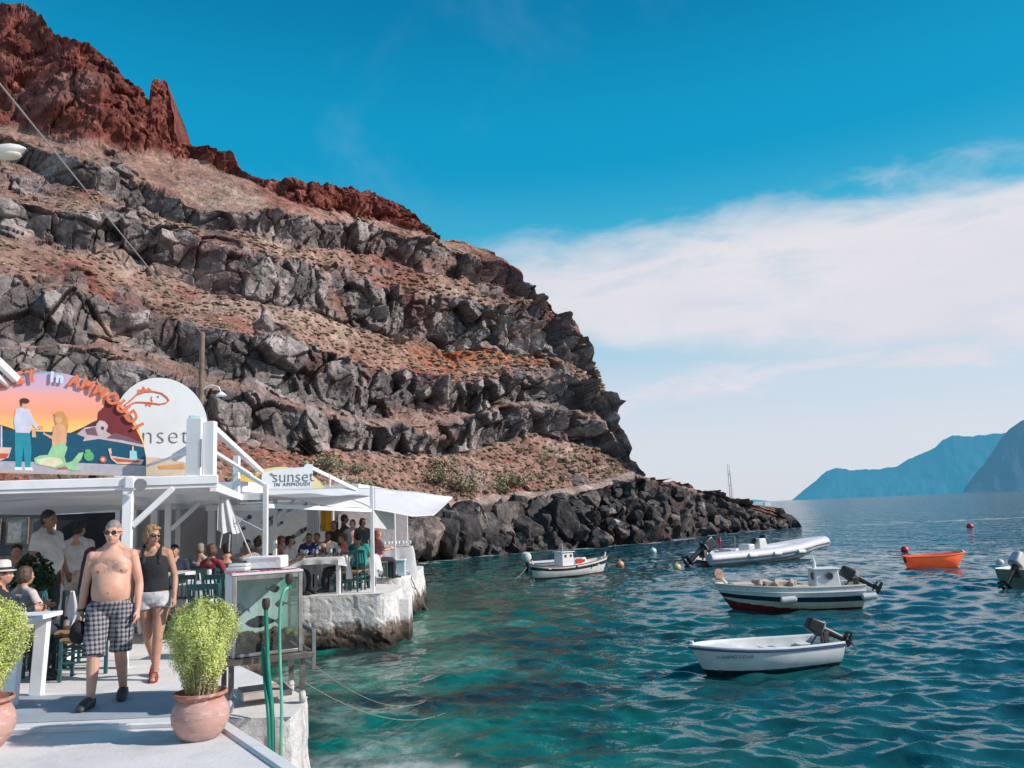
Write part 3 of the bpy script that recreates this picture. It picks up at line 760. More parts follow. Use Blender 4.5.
def wall_sheet(pts, zt, zb, seg=.07, amp=.16, seed=0, lip=.04):
    """rough vertical skin along a plan polyline, growing rockier towards the bottom. Outward is to the right of travel."""
    P = []
    for a, b in zip(pts[:-1], pts[1:]):
        L_ = math.hypot(b[0] - a[0], b[1] - a[1]); n = max(2, int(L_ / seg))
        for i in range(n): P.append((a[0] + (b[0] - a[0]) * i / n, a[1] + (b[1] - a[1]) * i / n))
    P.append(pts[-1]); P = np.array(P)
    for _ in range(2): P[1:-1] = (P[:-2] + 2 * P[1:-1] + P[2:]) / 4
    T = np.gradient(P, axis=0); T /= np.linalg.norm(T, axis=1)[:, None]; N = np.stack([T[:, 1], -T[:, 0]], 1)
    nz = int((zt - zb) / seg) + 1
    zs = np.linspace(zt, zb, nz)
    X_ = np.repeat(P[None, :, 0], nz, 0); Y_ = np.repeat(P[None, :, 1], nz, 0); Z_ = np.repeat(zs[:, None], len(P), 1)
    d = (zt - Z_) / (zt - zb)
    w = .12 + .95 * sstep(.15, .75, d)
    F1, F2, dx, dy, ra, rb, rc = voro((X_ + Y_) / .34, Z_ / .3, 60 + seed)
    n_ = fbm(X_ / .6, Y_ / .6, Z_ / .5, 4, 70 + seed) * amp * 1.6 + ((ra - .4) + (rb - .5) * 1.4 * dx - .4 * sstep(.12, 0, F2 - F1)) * amp * .8
    o = n_ * w + amp * 1.1 * d ** 1.5
    o[0] = 0; o[1] = np.minimum(o[1], .02)
    return np.stack([X_ + N[None, :, 0] * o, Y_ + N[None, :, 1] * o, Z_], -1)

EDGE = [(-2.62, 7.22), (-2.0, 7.2), (-2.06, 7.95), (-2.45, 8.5), (-3.0, 9.3), (-4.6, 11.6), (-5.1, 18.2), (-3.1, 18.15), (-2.88, 18.4), (-2.8, 19.3), (-2.95, 20.2), (-3.8, 20.9), (-4.1, 22.75), (-3.4, 22.8), (-3.15, 23.15), (-3.08, 25.0), (-3.2, 27.2), (-5, 29.3), (-9, 31)]
top = MB()
top._add([(x, y, 0) for x, y in EDGE] + [(-24, 31, 0), (-24, 7.22, 0)], [tuple(range(len(EDGE) + 2))])
flr = M('white_floor', (.76, .72, .70), .75, .1, 1.3, bump=.006, bscale=25, dirt=(.40, .39, .40), dirt_amt=.6)
o = top.build('promenade', flr); tag(o, kind='structure')
A = wall_sheet(EDGE, -.001, -2.4, amp=.2)
o = link(bpy.data.objects.new('quay', np_mesh('quay', A.reshape(-1, 3), gridF(A.shape[0], A.shape[1]), [quaym], False))); tag(o, kind='structure')
# blue-grey painted patch and white edge line
b_ = MB(); b_._add([(-16, 7.38, .004), (-2.95, 7.38, .004), (-3.1, 8.35, .004), (-3.7, 8.55, .004), (-16, 8.5, .004)], [(0, 1, 2, 3, 4)])
o = b_.build('painted_pavement', M('bluegrey_floor', (.36, .40, .44), .7, .14, 2.0, bump=.004, bscale=25, dirt=(.42, .42, .45), dirt_amt=.45)); tag(o, kind='structure')
b_ = MB(); b_.prism([(-16, 7.14), (-2.6, 7.14), (-2.6, 7.34), (-16, 7.34)], -.3, .012)
o = b_.build('step_edge_pavement', M('edge_white', (.72, .71, .72), .7, .08, 3, dirt=(.5, .45, .43), dirt_amt=.4), bevel=.012); tag(o, kind='structure')
# lower walkway with white kerb
LZ = -.03
e0, e1 = at(217, 728, LZ), at(274, 768, LZ)
dv = (e1 - e0).normalized(); e2 = e1 + dv * 4.5
b_ = MB(); b_.prism([(-16, 7.13), (-16, 1.2), (e2.x, e2.y), (e0.x, e0.y), (e0.x - .1, 7.13)], -1.0, LZ)
o = b_.build('lower_walkway_pavement', M('pale_floor', (.74, .70, .69), .75, .07, 1.2, bump=.005, bscale=30, dirt=(.42, .40, .43), dirt_amt=.75)); tag(o, kind='structure')
b_ = MB(); nrm = Vector((-dv.y, dv.x, 0))
q0 = e0 - dv * .12
b_.prism([tuple((q0 + nrm * s_)[:2]) for s_ in (0, 0)] and [(q0.x, q0.y), ((q0 + nrm * .11).x, (q0 + nrm * .11).y), ((e2 + nrm * .11).x, (e2 + nrm * .11).y), (e2.x, e2.y)], -1.1, LZ + .025)
o = b_.build('walkway_kerb', MATS['edge_white'], bevel=.015); tag(o, kind='structure')
# rubble wedge between the walkway and the quay face
g = np.meshgrid(np.linspace(-2.9, -1.3, 50), np.linspace(4.0, 7.35, 90), indexing='ij')
gx, gy = g; gz = -.62 - .25 * (gx + 2.4) + fbm(gx / .35, gy / .35, gx * 0, 4, 600) * .22 - .12 * (7.2 - gy) * (gx > -9)
o = link(bpy.data.objects.new('rubble_ground', np_mesh('rubble', np.stack([gx, gy, gz], -1).reshape(-1, 3), gridF(50, 90, True), [M('rubble_earth', (.28, .21, .15), .95, .5, 9, bump=.05, bscale=18, dirt=(.05, .04, .03), dirt_amt=.8)], False))); tag(o, kind='structure')
# steps down at the platform end
b_ = MB(); b_.prism([(-2.85, 19.0), (-2.6, 19.05), (-2.62, 19.8), (-2.9, 19.8)], -2.2, -.22)
o = b_.build('landing_step_pavement', quaym, bevel=.02); tag(o, kind='structure')
# earth behind the promenade up to the cliff foot
g = np.meshgrid(np.linspace(-40, -2.5, 80), np.linspace(26, 50, 50), indexing='ij')
# ================================================================== FURNITURE PROTOTYPES
def make_chair(mat, name='taverna_chair'):
    t_ = thing(name, 'teal wooden taverna chair', 'chair')
    w, d, hs, hb = .42, .40, .45, .92
    b_ = MB(); b_.box((0, 0, hs), (w, d, .03)); b_.box((0, 0, hs - .03), (w - .06, d - .06, .03)); b_.build('seat', rush, t_, bevel=.008)
    for sx in (-1, 1):
        MB().beam((sx * (w / 2 - .02), -d / 2 + .02, 0), (sx * (w / 2 - .02), -d / 2 + .02, hs - .016), .036).build('leg', mat, t_, bevel=.004)
        MB().beam((sx * (w / 2 - .02), d / 2 - .02, 0), (sx * (w / 2 - .02), d / 2 - .02, hs - .016), .038).build('leg', mat, t_, bevel=.004)
        MB().beam((sx * (w / 2 - .02), d / 2 - .02, hs + .016), (sx * (w / 2 - .02), d / 2 + .07, hb), .036).build('back_post', mat, t_, bevel=.004)
    b_ = MB(); b_.beam((-w / 2 + .04, d / 2 + .062, hb - .035), (w / 2 - .04, d / 2 + .062, hb - .035), .024, .07)
    b_.beam((-w / 2 + .04, d / 2 + .012, hs + .14), (w / 2 - .04, d / 2 + .012, hs + .14), .022, .04)
    for k in range(5):
        x = -w / 2 + .075 + k * (w - .15) / 4
        b_.beam((x, d / 2 + .014, hs + .155), (x, d / 2 + .058, hb - .06), .034, .014, up=(1, 0, 0))
    b_.build('backrest', mat, t_, bevel=.003)
    b_ = MB()
    for sx in (-1, 1): b_.beam((sx * (w / 2 - .02), -d / 2 + .04, .2), (sx * (w / 2 - .02), d / 2 - .04, .2), .022); b_.beam((sx * (w / 2 - .02), -d / 2 + .04, .31), (sx * (w / 2 - .02), d / 2 - .04, .31), .022)
    for z in (.25, .34): b_.beam((-w / 2 + .04, -d / 2 + .02, z), (w / 2 - .04, -d / 2 + .02, z), .022)
    b_.beam((-w / 2 + .04, d / 2 - .02, .25), (w / 2 - .04, d / 2 - .02, .25), .022)
    b_.build('stretcher', mat, t_, bevel=.003)
    return t_
def cloth_top(b_, w, d, h, drop=.28, seed=0):
    """a square cloth over a table: flat top and pleated hanging skirt."""
    rg = np.random.default_rng(seed); n = 14
    per = []
    for i in range(n): per.append((-w / 2 + w * i / n, -d / 2, 0, -1))
    for i in range(n): per.append((w / 2, -d / 2 + d * i / n, 1, 0))
    for i in range(n): per.append((w / 2 - w * i / n, d / 2, 0, 1))
    for i in range(n): per.append((-w / 2, d / 2 - d * i / n, -1, 0))
    N = len(per); rows = []
    for j in range(5):
        row = []
        for i, (x, y, nx_, ny_) in enumerate(per):
            cor = abs((i % n) / n - .5) * 2
            dr = drop * (1 + .55 * cor ** 4 + .08 * math.sin(i * 1.9 + seed))
            o_ = (j / 4) * (.02 + .02 * math.sin(i * 1.35 + seed * 1.7)) + (.02 if j else 0) + .02 * (j / 4) * cor
            px_ = x + nx_ * o_ * 1.4 + (o_ * .6 * np.sign(x) if cor > .8 else 0); py_ = y + ny_ * o_ * 1.4 + (o_ * .6 * np.sign(y) if cor > .8 else 0)
            row.append((px_, py_, h - dr * j / 4))
        row.append(row[0]); rows.append(row)
    b_.grid(rows, flip=True)
    b_._add([(x, y, h) for x, y, _, _ in per], [tuple(range(N))])
def make_table(w=.8, d=.8, h=.76, legm=None, name='taverna_table', apron=True):
    t_ = thing(name, 'white wooden taverna table', 'table')
    b_ = MB(); b_.box((0, 0, h - .02), (w, d, .036)); b_.build('tabletop', white, t_, bevel=.005)
    if apron:
        b_ = MB()
        for s in (-1, 1): b_.box((0, s * (d / 2 - .06), h - .09), (w - .16, .02, .09)); b_.box((s * (w / 2 - .06), 0, h - .09), (.02, d - .16, .09))
        b_.build('apron', white, t_)
    for sx in (-1, 1):
        for sy in (-1, 1): MB().box((sx * (w / 2 - .06), sy * (d / 2 - .06), (h - .04) / 2), (.06, .06, h - .04), top=1.15).build('leg', white, t_, bevel=.004)
    return t_
TABLES = []
def place(o, x, y, rz=0, z=0, label=None, group=None, sc=None):
    o.location = (x, y, z); o.rotation_euler = (0, 0, rz)
    if sc: o.scale = (sc,) * 3
    if label: o['label'] = label
    if group: o['group'] = group
    elif 'group' in o and label: del o['group']
    return o
chair0 = make_chair(teal); chair_d = make_chair(dteal)
_used = {}
def chair(x, y, rz, label, group=None, mat='t', z=0):
    base = chair0 if mat == 't' else chair_d
    c = base if not _used.get(mat) else copy_tree(base)
    _used[mat] = True
    return place(c, x, y, rz, z, label, group)
table0 = make_table()
_tu = [False]
def table(x, y, rz, label, cloth=None, seed=0, z=0, ch=.77, drop=.28, cgroup=None, group=None):
    o = table0 if not _tu[0] else copy_tree(table0); _tu[0] = True
    place(o, x, y, rz, z, label, group)
    if cloth:
        b_ = MB(); cloth_top(b_, .84, .84, ch, drop, seed)
        c = b_.build('tablecloth', clothw, None, smooth=True); c.location = (x, y, z); c.rotation_euler = (0, 0, rz); tag(c, cloth, 'tablecloth', cgroup)
    return o
glassm, t, p, out = new_mat('clear_glass')
tr = t.n('ShaderNodeBsdfTransparent'); tr.inputs[0].default_value = (.9, .95, .94, 1); gl = t.n('ShaderNodeBsdfGlossy'); gl.inputs['Roughness'].default_value = .03
lw = t.n('ShaderNodeLayerWeight', i_Blend=.25); mx = t.n('ShaderNodeMixShader'); t.l(t.mapr(lw.outputs['Fresnel'], 0, 1, .05, .8), mx.inputs[0]); t.l(tr.outputs[0], mx.inputs[1]); t.l(gl.outputs[0], mx.inputs[2]); t.l(mx.outputs[0], out.inputs[0])
def glass_proto():
    b_ = MB(); b_.lathe([(.03, 0), (.032, .004), (.006, .01), (.005, .07), (.03, .09), (.038, .13), (.034, .17), (.031, .17), (.034, .13), (.026, .093), (.001, .08)], seg=14, cap=False)
    return b_.build('wine_glass', M('table_glass', (.72, .76, .78), .12, .05, 5, spec=.8), smooth=True)
gl0 = glass_proto(); _gu = [False]
def glass(x, y, z, label, group):
    o = gl0 if not _gu[0] else gl0.copy()
    if _gu[0]: COL.objects.link(o)
    _gu[0] = True
    o.location = (x, y, z); tag(o, label, 'glass', group); return o
pl0 = MB().lathe([(.001, 0), (.07, 0), (.12, .016), (.125, .02), (.07, .008), (.001, .006)], seg=20, cap=False).build('plate', M('plate_china', (.75, .75, .75), .25, .04, 5), smooth=True); _pu = [False]
def plate(x, y, z, label, group):
    o = pl0 if not _pu[0] else pl0.copy()
    if _pu[0]: COL.objects.link(o)
    _pu[0] = True
    o.location = (x, y, z); tag(o, label, 'plate', group); return o

# ================================================================== FIRST TAVERNA: back building, canopy, signs
bld = thing('taverna_building', 'low dark taverna front under the white canopy behind the two walkers', 'building', (-11, 17, 0))
b_ = MB()
b_.box((-3.2, .15, 1.15), (11.6, .3, 2.3)); b_.box((-9.1, -3.2, 1.15), (.3, 7, 2.3)); b_.build('wall', darkwall, bld)  # second box: side wall out of view, added to darken the interior
MB().box((3.9, .1, 1.15), (2.2, .2, 2.3)).build('side_wall', greywall, bld)
for x, w, h in ((-.9, 1.1, 1.95), (1.95, 1.25, 2.0)):
    b_ = MB(); b_.box((x, -.02, h / 2), (w, .04, h)); dr = b_.build('door', darkopen, bld)
    b_ = MB(); b_.box((x - w / 2 - .05, -.03, h / 2), (.1, .08, h)); b_.box((x + w / 2 + .05, -.03, h / 2), (.1, .08, h)); b_.box((x, -.03, h + .05), (w + .2, .08, .1)); b_.build('frame', white, dr)
for x in (-3.4, -5.2):
    w_ = MB().box((x, -.02, 1.35), (1.2, .03, .9)).build('window', darkopen, bld); b_ = MB(); b_.box((x, -.04, 1.83), (1.32, .05, .06)); b_.box((x, -.04, .87), (1.32, .05, .06)); b_.box((x - .63, -.04, 1.35), (.06, .05, .9)); b_.box((x + .63, -.04, 1.35), (.06, .05, .9)); b_.box((x, -.035, 1.35), (.04, .04, .9)); b_.build('frame', greyp, w_)
b_ = MB(); b_.box((2.95, -.05, 1.1), (.16, .1, 2.2)); b_.box((3.4, -.05, 1.1), (.14, .1, 2.2)); b_.box((4.6, -.05, 1.1), (.14, .1, 2.2)); b_.build('pilaster', white, bld)
MB().box((-3, 2.2, 2.42), (16.5, 4.6, .22)).build('roof', white2, bld)
for i, (x, z, w, h) in enumerate([(-.02, 1.75, .34, .42), (.52, 1.7, .42, .52), (-2.4, 1.72, .4, .5)]):
    f_ = thing('framed_picture', ['small framed picture hung on the dark taverna wall above the man in grey shirt', 'larger framed picture hung on the dark wall beside the canopy post', 'framed picture hung on the dark wall behind the waiter'][i], 'picture', (-11 + x, 16.96, z))
    b_ = MB()
    for s in (-1, 1): b_.box((s * w / 2, 0, 0), (.04, .04, h + .04)); b_.box((0, 0, s * h / 2), (w - .04, .04, .04))
    b_.build('frame', woodp, f_); MB().box((0, .005, 0), (w - .03, .01, h - .03)).build('print', M('print_paper', (.42, .40, .36), .8, .35, 12), f_)

CX, CA = atY(127.5, 520, 10).x, R(15)
can = thing('canopy', 'long white timber canopy carrying the painted sunset mural', 'canopy', (CX, 10, 0), CA)
def lc(x, y): x -= CX; y -= 10; return (x * math.cos(CA) + y * math.sin(CA), -x * math.sin(CA) + y * math.cos(CA))
b_ = MB(); b_.box((-5.2, 0, 2.222), (12.5, .09, .11)); b_.box((-5.2, -.01, 2.142), (12.5, .03, .045)); b_.build('front_beam', white, can, bevel=.008)
b_ = MB(); b_.box((.98, 3.2, 2.13), (.09, 6.2, .12)); b_.build('side_beam', white, can, bevel=.008)
def sheet(nx_, ny_, fn):
    return [[fn(i / nx_, j / ny_) for i in range(nx_ + 1)] for j in range(ny_ + 1)]
b_ = MB(); b_.grid(sheet(60, 40, lambda u, v: (-11.2 + 12.12 * u, .06 + 6.6 * v, 2.19 - .16 * v - .05 * math.sin(v * math.pi * 3) ** 2 - .02 * math.sin(u * 37))))
rf = b_.build('roof_sheet', canvas, can, smooth=True)
md = rf.modifiers.new('Solid', 'SOLIDIFY'); md.thickness = .02
for (q, Y, w) in ((127.5, 10.0, .115), (168, 14.0, .1), (178, 16.2, .09)):
    x = atY(q, 520, Y).x; zt = 2.16 - .02 * (Y - 10)
    lx_, ly_ = lc(x, Y); pb = MB().beam((lx_, ly_, 0), (lx_, ly_, zt), w).build('post', white, can, bevel=.008)
    if Y < 15:
        MB().beam((lx_ + w / 2, ly_, zt - .48), (lx_ + .52, ly_, zt - .03), .075, .07).build('brace', white, can, bevel=.005)
MB().box((.02, -.06, 2.21), (.12, .05, .16)).build('bracket', white, can, bevel=.02)
fl = thing('flood_lamp', 'small round flood lamp fixed on the beam beside the front post', 'lamp', atY(141, 484, 9.9)); b_ = MB(); b_.lathe([(.001, 0), (.06, .01), (.075, .05), (.07, .06), (.001, .055)], seg=16); h_ = b_.build('lamp_head', greyp, fl, smooth=True); h_.rotation_euler = (R(100), 0, R(20)); MB().beam((0, .02, 0), (0, .06, .06), .02).build('bracket', greyp, fl)
# small glass pendants strung under the canopy
pd = thing('pendant_lamp', 'small white glass pendant hanging under the canopy', 'lamp', (0, 0, 0), group='small pendants strung under the canopy')
MB().lathe([(.012, .16), (.02, .13), (.05, .05), (.055, 0), (.05, 0), (.045, .05), (.012, .12)], seg=12, cap=False).build('lamp_shade', M('pendant_white', (.7, .68, .64), .4, .1, 5), pd, smooth=True)
MB().tube([(0, 0, .15), (0, 0, .3)], .004, 6).build('cord', black, pd)
for i, (q, yy, Y) in enumerate([(3, 494, 11.5), (14, 497, 12), (27, 496, 11.4), (36, 500, 12.5), (47, 503, 13), (54, 506, 14), (61, 508, 14.5), (10, 505, 13.5), (92, 498, 12), (105, 499, 13), (118, 500, 12.4), (72, 502, 13)]):
    o = pd if i == 0 else copy_tree(pd); p_ = atY(q, yy, Y); o.location = p_
    ch = [c for c in bpy.data.objects if c.parent is o and c.name.startswith('cord')][0]; ch.scale = (1, 1, 1)
# ---- mural sign
YM = 10.0
mo = atY(50, 473, YM)
mur = thing('mural_sign', 'arched painted sign of a man and a mermaid by the sea at sunset', 'sign', mo, R(24)); mur.scale = (.91, 1, 1)
def ml(q, y): p_ = atY(q, y, YM); return (p_.x - mo.x, p_.z - mo.z)
def emat(n, c): return M('paint_' + n, srgb(*c), .6, .12, 9)
arch = [(50 + 96 * math.cos(a), 458 - 86 * math.sin(a)) for a in [math.pi * k / 48 for k in range(49)]]
poly = [ml(*q) for q in [(-46, 474), (146, 474)] + arch]
m, t, p, out = new_mat('mural_sky'); tc = t.n('ShaderNodeTexCoord'); sp = t.n('ShaderNodeSeparateXYZ'); t.l(tc.outputs['Object'], sp.inputs[0])
nn = t.n('ShaderNodeTexNoise', i_Scale=2.5, i_Detail=3.0); mp = t.n('ShaderNodeMapping'); mp.inputs['Scale'].default_value = (.6, 1, 5); t.l(tc.outputs['Object'], mp.inputs[0]); t.l(mp.outputs[0], nn.inputs['Vector'])
rp = t.n('ShaderNodeValToRGB'); t.l(t.math('ADD', t.math('MULTIPLY', sp.outputs[2], .77), t.math('MULTIPLY', t.math('SUBTRACT', nn.outputs[0], .5), .12)), rp.inputs[0])
stp = [(.3, (252, 214, 130)), (.46, (246, 190, 110)), (.58, (240, 160, 120)), (.74, (240, 165, 150)), (.86, (205, 170, 190)), (.97, (190, 170, 200)), (1, (40, 160, 170))]
while len(rp.color_ramp.elements) < len(stp): rp.color_ramp.elements.new(.5)
for e, (q, c) in zip(rp.color_ramp.elements, stp): e.position = q; e.color = (*srgb(*c), 1)
t.l(rp.outputs[0], p.inputs['Base Color']); p.inputs['Roughness'].default_value = .6
b_ = MB(); b_.plate(poly, 0, .05); b_.build('board', [m], mur)
PM = [emat('sea', (0, 78, 104)), emat('quay', (176, 170, 180)), emat('red', (118, 38, 42)), emat('hill', (70, 44, 50)), emat('stone', (196, 176, 180)), emat('skin', (222, 166, 130)), emat('shirt', (205, 205, 222)), emat('trouser', (30, 140, 158)), emat('hair', (78, 44, 36)), emat('blond', (206, 150, 86)), emat('tail', (150, 200, 150)), emat('tail_pale', (220, 214, 180)), emat('boat', (226, 190, 170)), emat('boat_red', (190, 90, 70)), emat('cabin', (150, 205, 215)), emat('green', (96, 170, 110)), emat('shoe', (235, 230, 230)), emat('purple', (120, 86, 100))]
b_ = MB(); lay = [0]
def pp(mi, pts, dz=None):
    lay[0] += 1; y0 = -.0003 * lay[0] - .001
    b_.mat(mi).plate([ml(*q) for q in pts[::-1]] if area([ml(*q) for q in pts]) < 0 else [ml(*q) for q in pts], y0, .001)
def area(P): return sum(P[i][0] * P[(i + 1) % len(P)][1] - P[(i + 1) % len(P)][0] * P[i][1] for i in range(len(P)))
def blob(mi, c, rx, ry, n=14, rot=0):
    pp(mi, [(c[0] + rx * math.cos(a) * math.cos(rot) - ry * math.sin(a) * math.sin(rot), c[1] + rx * math.cos(a) * math.sin(rot) + ry * math.sin(a) * math.cos(rot)) for a in [2 * math.pi * k / n for k in range(n)]])
pp(3, [(-40, 432), (-20, 424), (0, 426), (14, 430), (22, 434), (22, 437), (-40, 437)])
pp(3, [(70, 432), (82, 426), (92, 420), (100, 416), (100, 437), (70, 437)])
pp(0, [(-46, 432), (95, 432), (120, 434), (143, 440), (145.5, 452), (146, 464), (-46, 464)])
pp(2, [(96, 420), (97, 410), (103, 404), (104, 397), (112, 397), (124, 408), (135, 424), (141, 436), (143, 441), (128, 437), (110, 436), (102, 432), (97, 427)])
pp(4, [(76, 433), (84, 426), (96, 424), (110, 432), (124, 438), (143, 441), (144, 444), (120, 440), (98, 437), (82, 440), (84, 436)])
blob(4, (101, 424), 6, 5); pp(4, [(97, 420), (99, 418), (104, 419), (106, 434), (96, 434)]); pp(17, [(84, 428), (94, 425), (97, 434), (86, 433)]); blob(2, (101.5, 426), 1.6, 2)
pp(17, [(105, 436), (114, 430), (128, 434), (140, 439), (142, 441), (120, 437)])
pp(1, [(-46, 463), (70, 462), (146, 463), (146, 473.4), (-46, 473.4)])
# man
blob(6, (22, 427), 0.5, 0.5)
pp(7, [(17, 432), (31, 432), (32.5, 448), (31.5, 468), (26.5, 468), (25, 448), (23, 468), (17.5, 468), (17, 450)])
pp(6, [(18, 411), (24, 409), (31, 411), (33, 424), (31, 434), (18, 434), (16, 424)]); pp(6, [(31, 412), (36, 424), (40, 428), (38, 431), (32, 424)])
blob(5, (41, 428), 3, 2); blob(5, (26.5, 405.5), 4, 4.6); blob(8, (26.2, 402.6), 4.6, 2.8); pp(8, [(22, 402), (24, 402), (24, 408), (22.4, 407)])
pp(5, [(33, 430), (36, 430), (37, 438), (33, 438)])
pp(16, [(17, 468), (23.5, 468), (23.5, 471), (17, 471)]); pp(16, [(26.5, 468), (33, 468), (34, 471), (26.5, 471)])
# mermaid
pp(9, [(54, 414), (58, 411), (63, 411), (67, 417), (68, 424), (66, 436), (64, 430), (56, 426)])
pp(5, [(54, 426), (58, 424), (63, 424), (66, 430), (66, 442), (62, 450), (52, 450), (52, 438)])
pp(5, [(55, 427), (52, 436), (46, 434), (44, 432), (43.5, 434.5), (53, 440)])
blob(5, (58.4, 419), 3.6, 4.4); blob(9, (59, 414.5), 4.8, 2.6)
pp(10, [(52, 446), (64, 442), (67, 447), (64, 456), (66, 464), (58, 469), (46, 466), (36, 464), (35, 459), (40, 456), (48, 455)])
pp(11, [(37, 460), (50, 457), (60, 458), (63, 463), (54, 467), (40, 465)])
pp(10, [(64, 464), (72, 460), (78, 452), (83, 451), (80, 459), (74, 465), (80, 470), (72, 470), (65, 468)])
pp(13, [(56, 467.5), (67, 466.5), (67, 468.5), (58, 469)])
# boats and baskets
pp(12, [(108, 451), (111, 454), (126, 456), (140, 456), (144, 457), (141, 462), (116, 462), (110, 457)]); pp(13, [(111, 456), (140, 458), (138, 460), (116, 460)])
pp(14, [(129, 448), (136, 448), (137, 457), (129, 457)]); pp(12, [(131.6, 443), (133, 443), (133.4, 449), (131.4, 449)]); pp(12, [(107, 447), (110, 446), (111, 452), (108.6, 452)])
blob(15, (88, 455), 5, 5); blob(15, (87, 450), 3, 2); blob(13, (102, 458), 3.6, 3.4); blob(12, (102, 458), 1.8, 1.8)
pp(12, [(-4, 449), (14, 449), (11, 459), (4, 462), (-4, 461)]); pp(13, [(-4, 455), (12, 455), (9, 460), (-4, 461)]); pp(6, [(4, 428), (5.4, 428), (5.4, 449), (4, 449)])
b_.build('painting', PM, mur)
# lettering along the arch
def glyphs_into(b_, ch, size, M4):
    o_ = text_mesh(ch, size, white, 'glyph', None, .004, offset=.009)
    me_ = o_.data
    b_._add([M4 @ v_.co for v_ in me_.vertices], [tuple(p_.vertices) for p_ in me_.polygons])
    bpy.data.objects.remove(o_); bpy.data.meshes.remove(me_)
b_ = MB()
def put(ch, a, size, mi=0, ry=1.0):
    q = 50 + 97.5 * math.cos(a); y = 460 - 82.5 * math.sin(a)
    x_, z_ = ml(q, y)
    b_.mat(mi); glyphs_into(b_, ch, size, Matrix.Translation((x_, -.03, z_)) @ Euler((0, math.pi / 2 - a, 0)).to_matrix().to_4x4())
for ch, q in zip('AMMOUDI', (75, 87, 99.5, 111.5, 121.5, 130.5, 137)): put(ch, math.acos((q - 50) / 97.5), .21)
for ch, q in zip('SUNSET', (-19, -9.5, 1, 11.5, 22, 33)): put(ch, math.acos((q - 50) / 97.5), .21)
for ch, q in zip('in', (52.5, 60)): put(ch, math.acos((q - 50) / 97.5), .19, 1)
b_.build('lettering', [orangep, M('letter_pale', (.62, .72, .8), .6, .05, 9)], mur)
# ---- round white sign with a fish outline
YS = 11.25
so = atY(162, 478, YS); rs_ = thing('round_sign', 'round topped white sign with an orange fish outline', 'sign', so, R(24)); rs_.scale = (.93, 1, 1)
def sl(q, y): p_ = atY(q, y, YS); return (p_.x - so.x, p_.z - so.z)
pts = [(116, 478), (208, 478), (208, 425)] + [(162 + 46 * math.cos(a), 425 - 47 * math.sin(a)) for a in [math.pi * k / 32 for k in range(1, 32)]] + [(116, 425)]
b_ = MB(); b_.plate([sl(*q) for q in pts], 0, .05); b_.build('board', M('sign_white', (.74, .745, .76), .6, .05, 2), rs_)
b_ = MB()
def line3(pts, r, mi=0): b_.mat(mi).tube([(sl(*q)[0], -.004, sl(*q)[1]) for q in pts], r, 6)
line3([(130, 404), (138, 396), (146, 393), (154, 392), (162, 393.5), (167, 397), (169, 400), (166, 403), (160, 404.5), (150, 403.5), (142, 403.5), (136, 404), (129, 408), (126, 411)], .011)
line3([(130, 404), (127, 406), (126, 411)], .009); line3([(152.5, 397), (151.5, 400), (153, 402)], .007); blob_ = None
b_.plate([sl(*q) for q in [(136, 398), (146, 393.5), (153, 392), (149, 388.5), (146.5, 391), (144, 387.5), (142, 391.5), (139, 391), (138.5, 394)]][::-1], -.008, .001)
b_.plate([sl(*q) for q in [(146, 404.5), (152, 404.5), (151, 407.5), (149, 405.8), (146.8, 407.5)]][::-1], -.008, .001)
b_.mat(1); b_.plate([sl(*q) for q in [(157.6, 396.4), (159, 396.4), (159, 397.8), (157.6, 397.8)]], -.008, .001)
b_.build('fish_drawing', [orangep, greyink], rs_)
p_ = sl(161, 436); o = text_mesh('sunset', .36, greyink, 'lettering', rs_, .003, spacing=1.12, offset=-.009); o.location = (p_[0] - .12, -.006, p_[1])
b_ = MB(); b_.plate([sl(*q) for q in [(118, 476), (186, 476), (186, 462), (160, 458), (118, 456)]], -.006, .001); b_.mat(1); b_.plate([sl(*q) for q in [(158, 466), (184, 463), (185, 468), (160, 469)]], -.012, .001); b_.build('beach_print', [M('print_sand', (.62, .50, .40), .7, .15, 5), M('print_orange', (.62, .33, .13), .7, .15, 5)], rs_)
b_ = MB(); b_.plate([sl(*q) for q in [(190, 414), (200, 414), (203, 428), (190, 428)]], -.01, .001); b_.build('blue_print', M('print_blue', (.45, .68, .72), .7, .15, 5), rs_)
# white box column beside it
wb = thing('sign_pillar', 'white boxed pillar standing on the canopy beside the round sign', 'pillar', atY(200, 477, 10.25))
b_ = MB(); b_.box((-.06, 0, .38), (.19, .16, .74)); b_.box((.11, .03, .36), (.14, .12, .7)); b_.build('casing', white, wb, bevel=.006); MB().box((.04, -.08, .3), (.012, .012, .36)).build('hinge_rail', greyp, wb)
pr = MB().beam(atY(147, 466, 10.7), atY(187, 452, 10.4), .035, .03).build('stay_pole', white); tag(pr, 'thin white stay pole crossing in front of the round sign', 'pole')

# ================================================================== POLE, WIRES, STREET LAMP
pl_ = thing('utility_pole', 'weathered brown wooden pole rising behind the round white sign', 'pole', (atY(201, 400, 18).x, 18, 0))
zt = atY(201, 332, 18).z
MB().tube([(0, 0, 0), (.01, 0, zt * .5), (.0, 0, zt)], [.085, .07, .058], 12).build('shaft', woodp, pl_, smooth=True)
a0 = atY(204, 391, 18); b_ = MB(); b_.tube([(.03, 0, a0.z), (.12, 0, a0.z + .1), (.26, 0, a0.z + .13), (.4, 0, a0.z + .08), (.46, 0, a0.z - .06)], .014, 8); b_.build('lamp_arm', white, pl_, smooth=True)
b_ = MB(); b_.lathe([(.001, .08), (.05, .05), (.13, -.02), (.12, -.03), (.001, -.01)], (.46, 0, a0.z - .1), 12); b_.build('lamp_shade', white, pl_, smooth=True)
ptop = Vector((pl_.location.x, 18, zt - .05))
